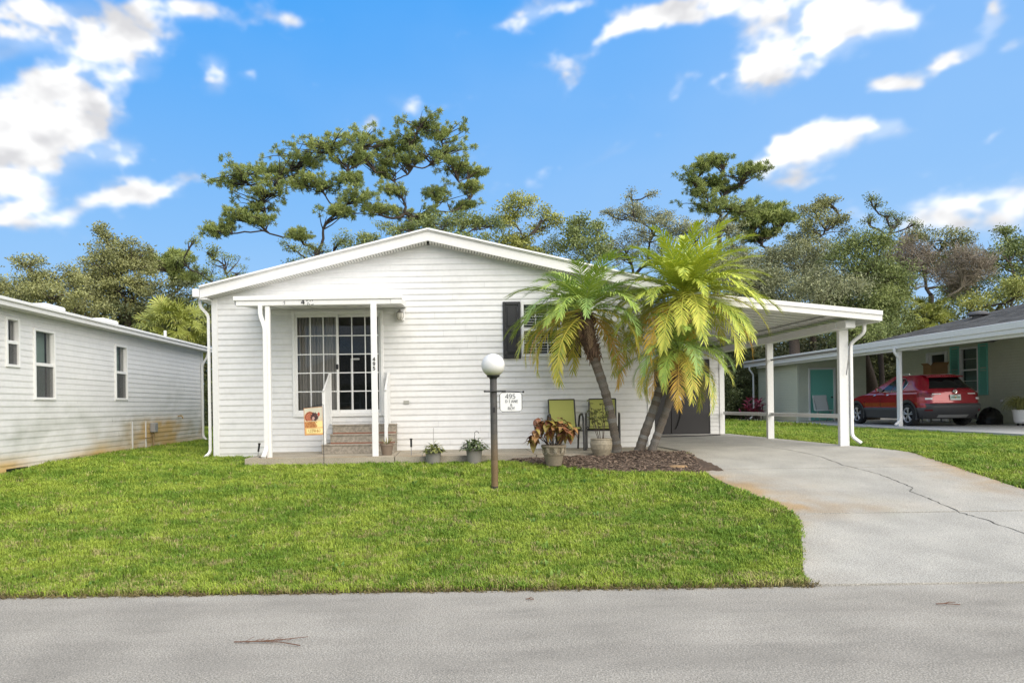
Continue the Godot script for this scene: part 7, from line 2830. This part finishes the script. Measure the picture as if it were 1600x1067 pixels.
		# boomerang tail lamp wrapped round the corner
		var A := 7.0 if s == 0 else 5.0
		g = Geo.new()
		var uu0 := spread(7.05, 7.95, 14) if s == 0 else spread(5.05, 5.95, 14)
		car_patch(g, uu0, [0.90, 0.93, 0.96, 0.99, 1.02], 0.014)
		part_local(o, "tail_lamp", g, lens_red)
		g = Geo.new()
		car_patch(g, spread(6.86, 7.16, 8) if s == 0 else spread(5.84, 6.14, 8), [0.965, 0.98, 0.995], 0.018)
		part_local(o, "reverse_lamp", g, lens_clear)
		g = Geo.new()
		car_patch(g, spread(7.15, 7.5, 6) if s == 0 else spread(5.5, 5.85, 6), [0.81, 0.84, 0.865], 0.016)
		part_local(o, "turn_lamp", g, lens_clear)
		g = Geo.new()
		car_patch(g, spread(7.2, 7.6, 6) if s == 0 else spread(5.4, 5.8, 6), [0.47, 0.49, 0.51], 0.018)
		part_local(o, "reflector", g, lens_red)
	# rear window, wiper side pieces, spoiler
	g = Geo.new()
	car_patch(g, spread(5.62, 7.38, 28), [1.15, 1.20, 1.25, 1.30, 1.36, 1.42, 1.48], 0.008)
	part_local(o, "rear_window", g, glass)
	g = Geo.new()
	car_patch(g, spread(2.05, 2.95, 12), [1.10, 1.2, 1.3, 1.4, 1.5], 0.006)
	part_local(o, "windscreen", g, glass)
	g = Geo.new()
	for i in 16:
		var t0 := i / 16.0
		var t1 := (i + 1) / 16.0
		var a := Vector3(0.50 - 0.17 * sin(t0 * PI), 1.53, lerpf(-0.56, 0.56, t0))
		var b := Vector3(0.50 - 0.17 * sin(t1 * PI), 1.53, lerpf(-0.56, 0.56, t1))
		var a2 := Vector3(0.85, 1.592, lerpf(-0.56, 0.56, t0))
		var b2 := Vector3(0.85, 1.592, lerpf(-0.56, 0.56, t1))
		g.quad(a, b, b2, a2)
		g.quad(a + Vector3(0.02, -0.045, 0), b + Vector3(0.02, -0.045, 0), b, a)
		g.quad(a2 - Vector3(0, 0.06, 0), b2 - Vector3(0, 0.06, 0), b + Vector3(0.02, -0.045, 0), a + Vector3(0.02, -0.045, 0))
	part_local(o, "spoiler", g, red)
	g = Geo.new()
	g.tube([car_pt(6.5, 1.12, 0.02), car_pt(6.3, 1.16, 0.02), car_pt(6.05, 1.2, 0.02)], 0.01, 5)
	part_local(o, "rear_wiper", g, rubber)
	# tailgate crease, badge and plate
	g = Geo.new()
	var zx := car_rear(1.0)
	var bad := Transform3D(Basis(Vector3.BACK, PI * 0.5), Vector3(zx - 0.066, 1.045, 0.0))
	var bg := Geo.new()
	bg.lathe(Vector3.ZERO, [Vector2(0.038, 0.0), Vector2(0.04, 0.012), Vector2(0.055, 0.014), Vector2(0.06, 0.0)], 24)
	bg.box(Vector3(0, 0.008, 0), Vector3(0.026, 0.014, 0.15), 0.003)
	inst(o, "badge", bg.mesh(), chrome, bad)
	g = Geo.new()
	var px := car_rear(0.85) - 0.07
	g.box(Vector3(px, 0.87, 0.0), Vector3(0.012, 0.17, 0.32), 0.004, Basis(Vector3.BACK, -0.1))
	var pl := part_local(o, "licence_plate", g, mat(L(0.72, 0.75, 0.72), 0.5))
	g = Geo.new()
	for z in [-0.115, -0.075, -0.038, 0.042, 0.08, 0.118]:
		g.box(Vector3(px - 0.009, 0.87, z), Vector3(0.004, 0.06, 0.022), 0.0)
	g.box(Vector3(px - 0.0075, 0.93, 0.0), Vector3(0.004, 0.018, 0.14), 0.0)
	part_local(pl, "plate_print", g, mat(L(0.06, 0.22, 0.12), 0.6))
	g = Geo.new()
	g.lathe(Vector3(px - 0.008, 0.87, 0.0), [Vector2(0, 0.028), Vector2(0.02, 0.014), Vector2(0.02, -0.014), Vector2(0, -0.028)], 10)
	part_local(pl, "plate_emblem", g, mat(L(0.6, 0.25, 0.05), 0.6))

# ------------------------------------------------------------------ the house across the street, seen in the door glass
func build_street_side() -> void:
	var h := thing("house_across", "low tan house across the street, mirrored in the dark door panes", "house", V(-2.0, 0.1, -15.0))
	h.set_meta("kind", "structure")
	var tan_wall := mat(L(0.40, 0.36, 0.30), 0.7, "faint", 0.8)
	var g := Geo.new()
	var at0 := Vector3(0, 0, 15.0)
	var holes := [[-7.0, -5.2, 1.1, 2.4], [2.0, 3.8, 1.1, 2.4]]
	var hh := []
	for q: Array in holes:
		hh.append([-q[1], -q[0], q[2], q[3]])
	wall_blocks(g, at0, Vector3.LEFT, Vector3.FORWARD, -7.0, 11.0, -0.1, 2.9, hh)
	g.bx(-11.0, -10.86, -0.1, 2.9, 15.14, 24.0)
	g.bx(6.86, 7.0, -0.1, 2.9, 15.14, 24.0)
	g.bx(-11.0, 7.0, -0.1, 2.9, 24.0, 24.14)
	part(h, "wall", g, tan_wall)
	for q: Array in hh:
		window_unit(h, "window", at0, Vector3.LEFT, Vector3.FORWARD, q[0], q[1], q[2], q[3], 2, 1, 0.06, M.graycurtain)
	g = Geo.new()
	var a := Vector3(-11.5, 2.85, 14.4)
	var b := Vector3(7.5, 2.85, 14.4)
	var c := Vector3(7.5, 2.85, 24.7)
	var d := Vector3(-11.5, 2.85, 24.7)
	var e := Vector3(-7.0, 5.0, 19.5)
	var f := Vector3(3.0, 5.0, 19.5)
	g.quad(b, a, e, f)
	g.quad(d, c, f, e)
	g.tri(a, d, e)
	g.tri(c, b, f)
	g.quad(a, b, c, d)
	part(h, "roof", g, M.shingle)
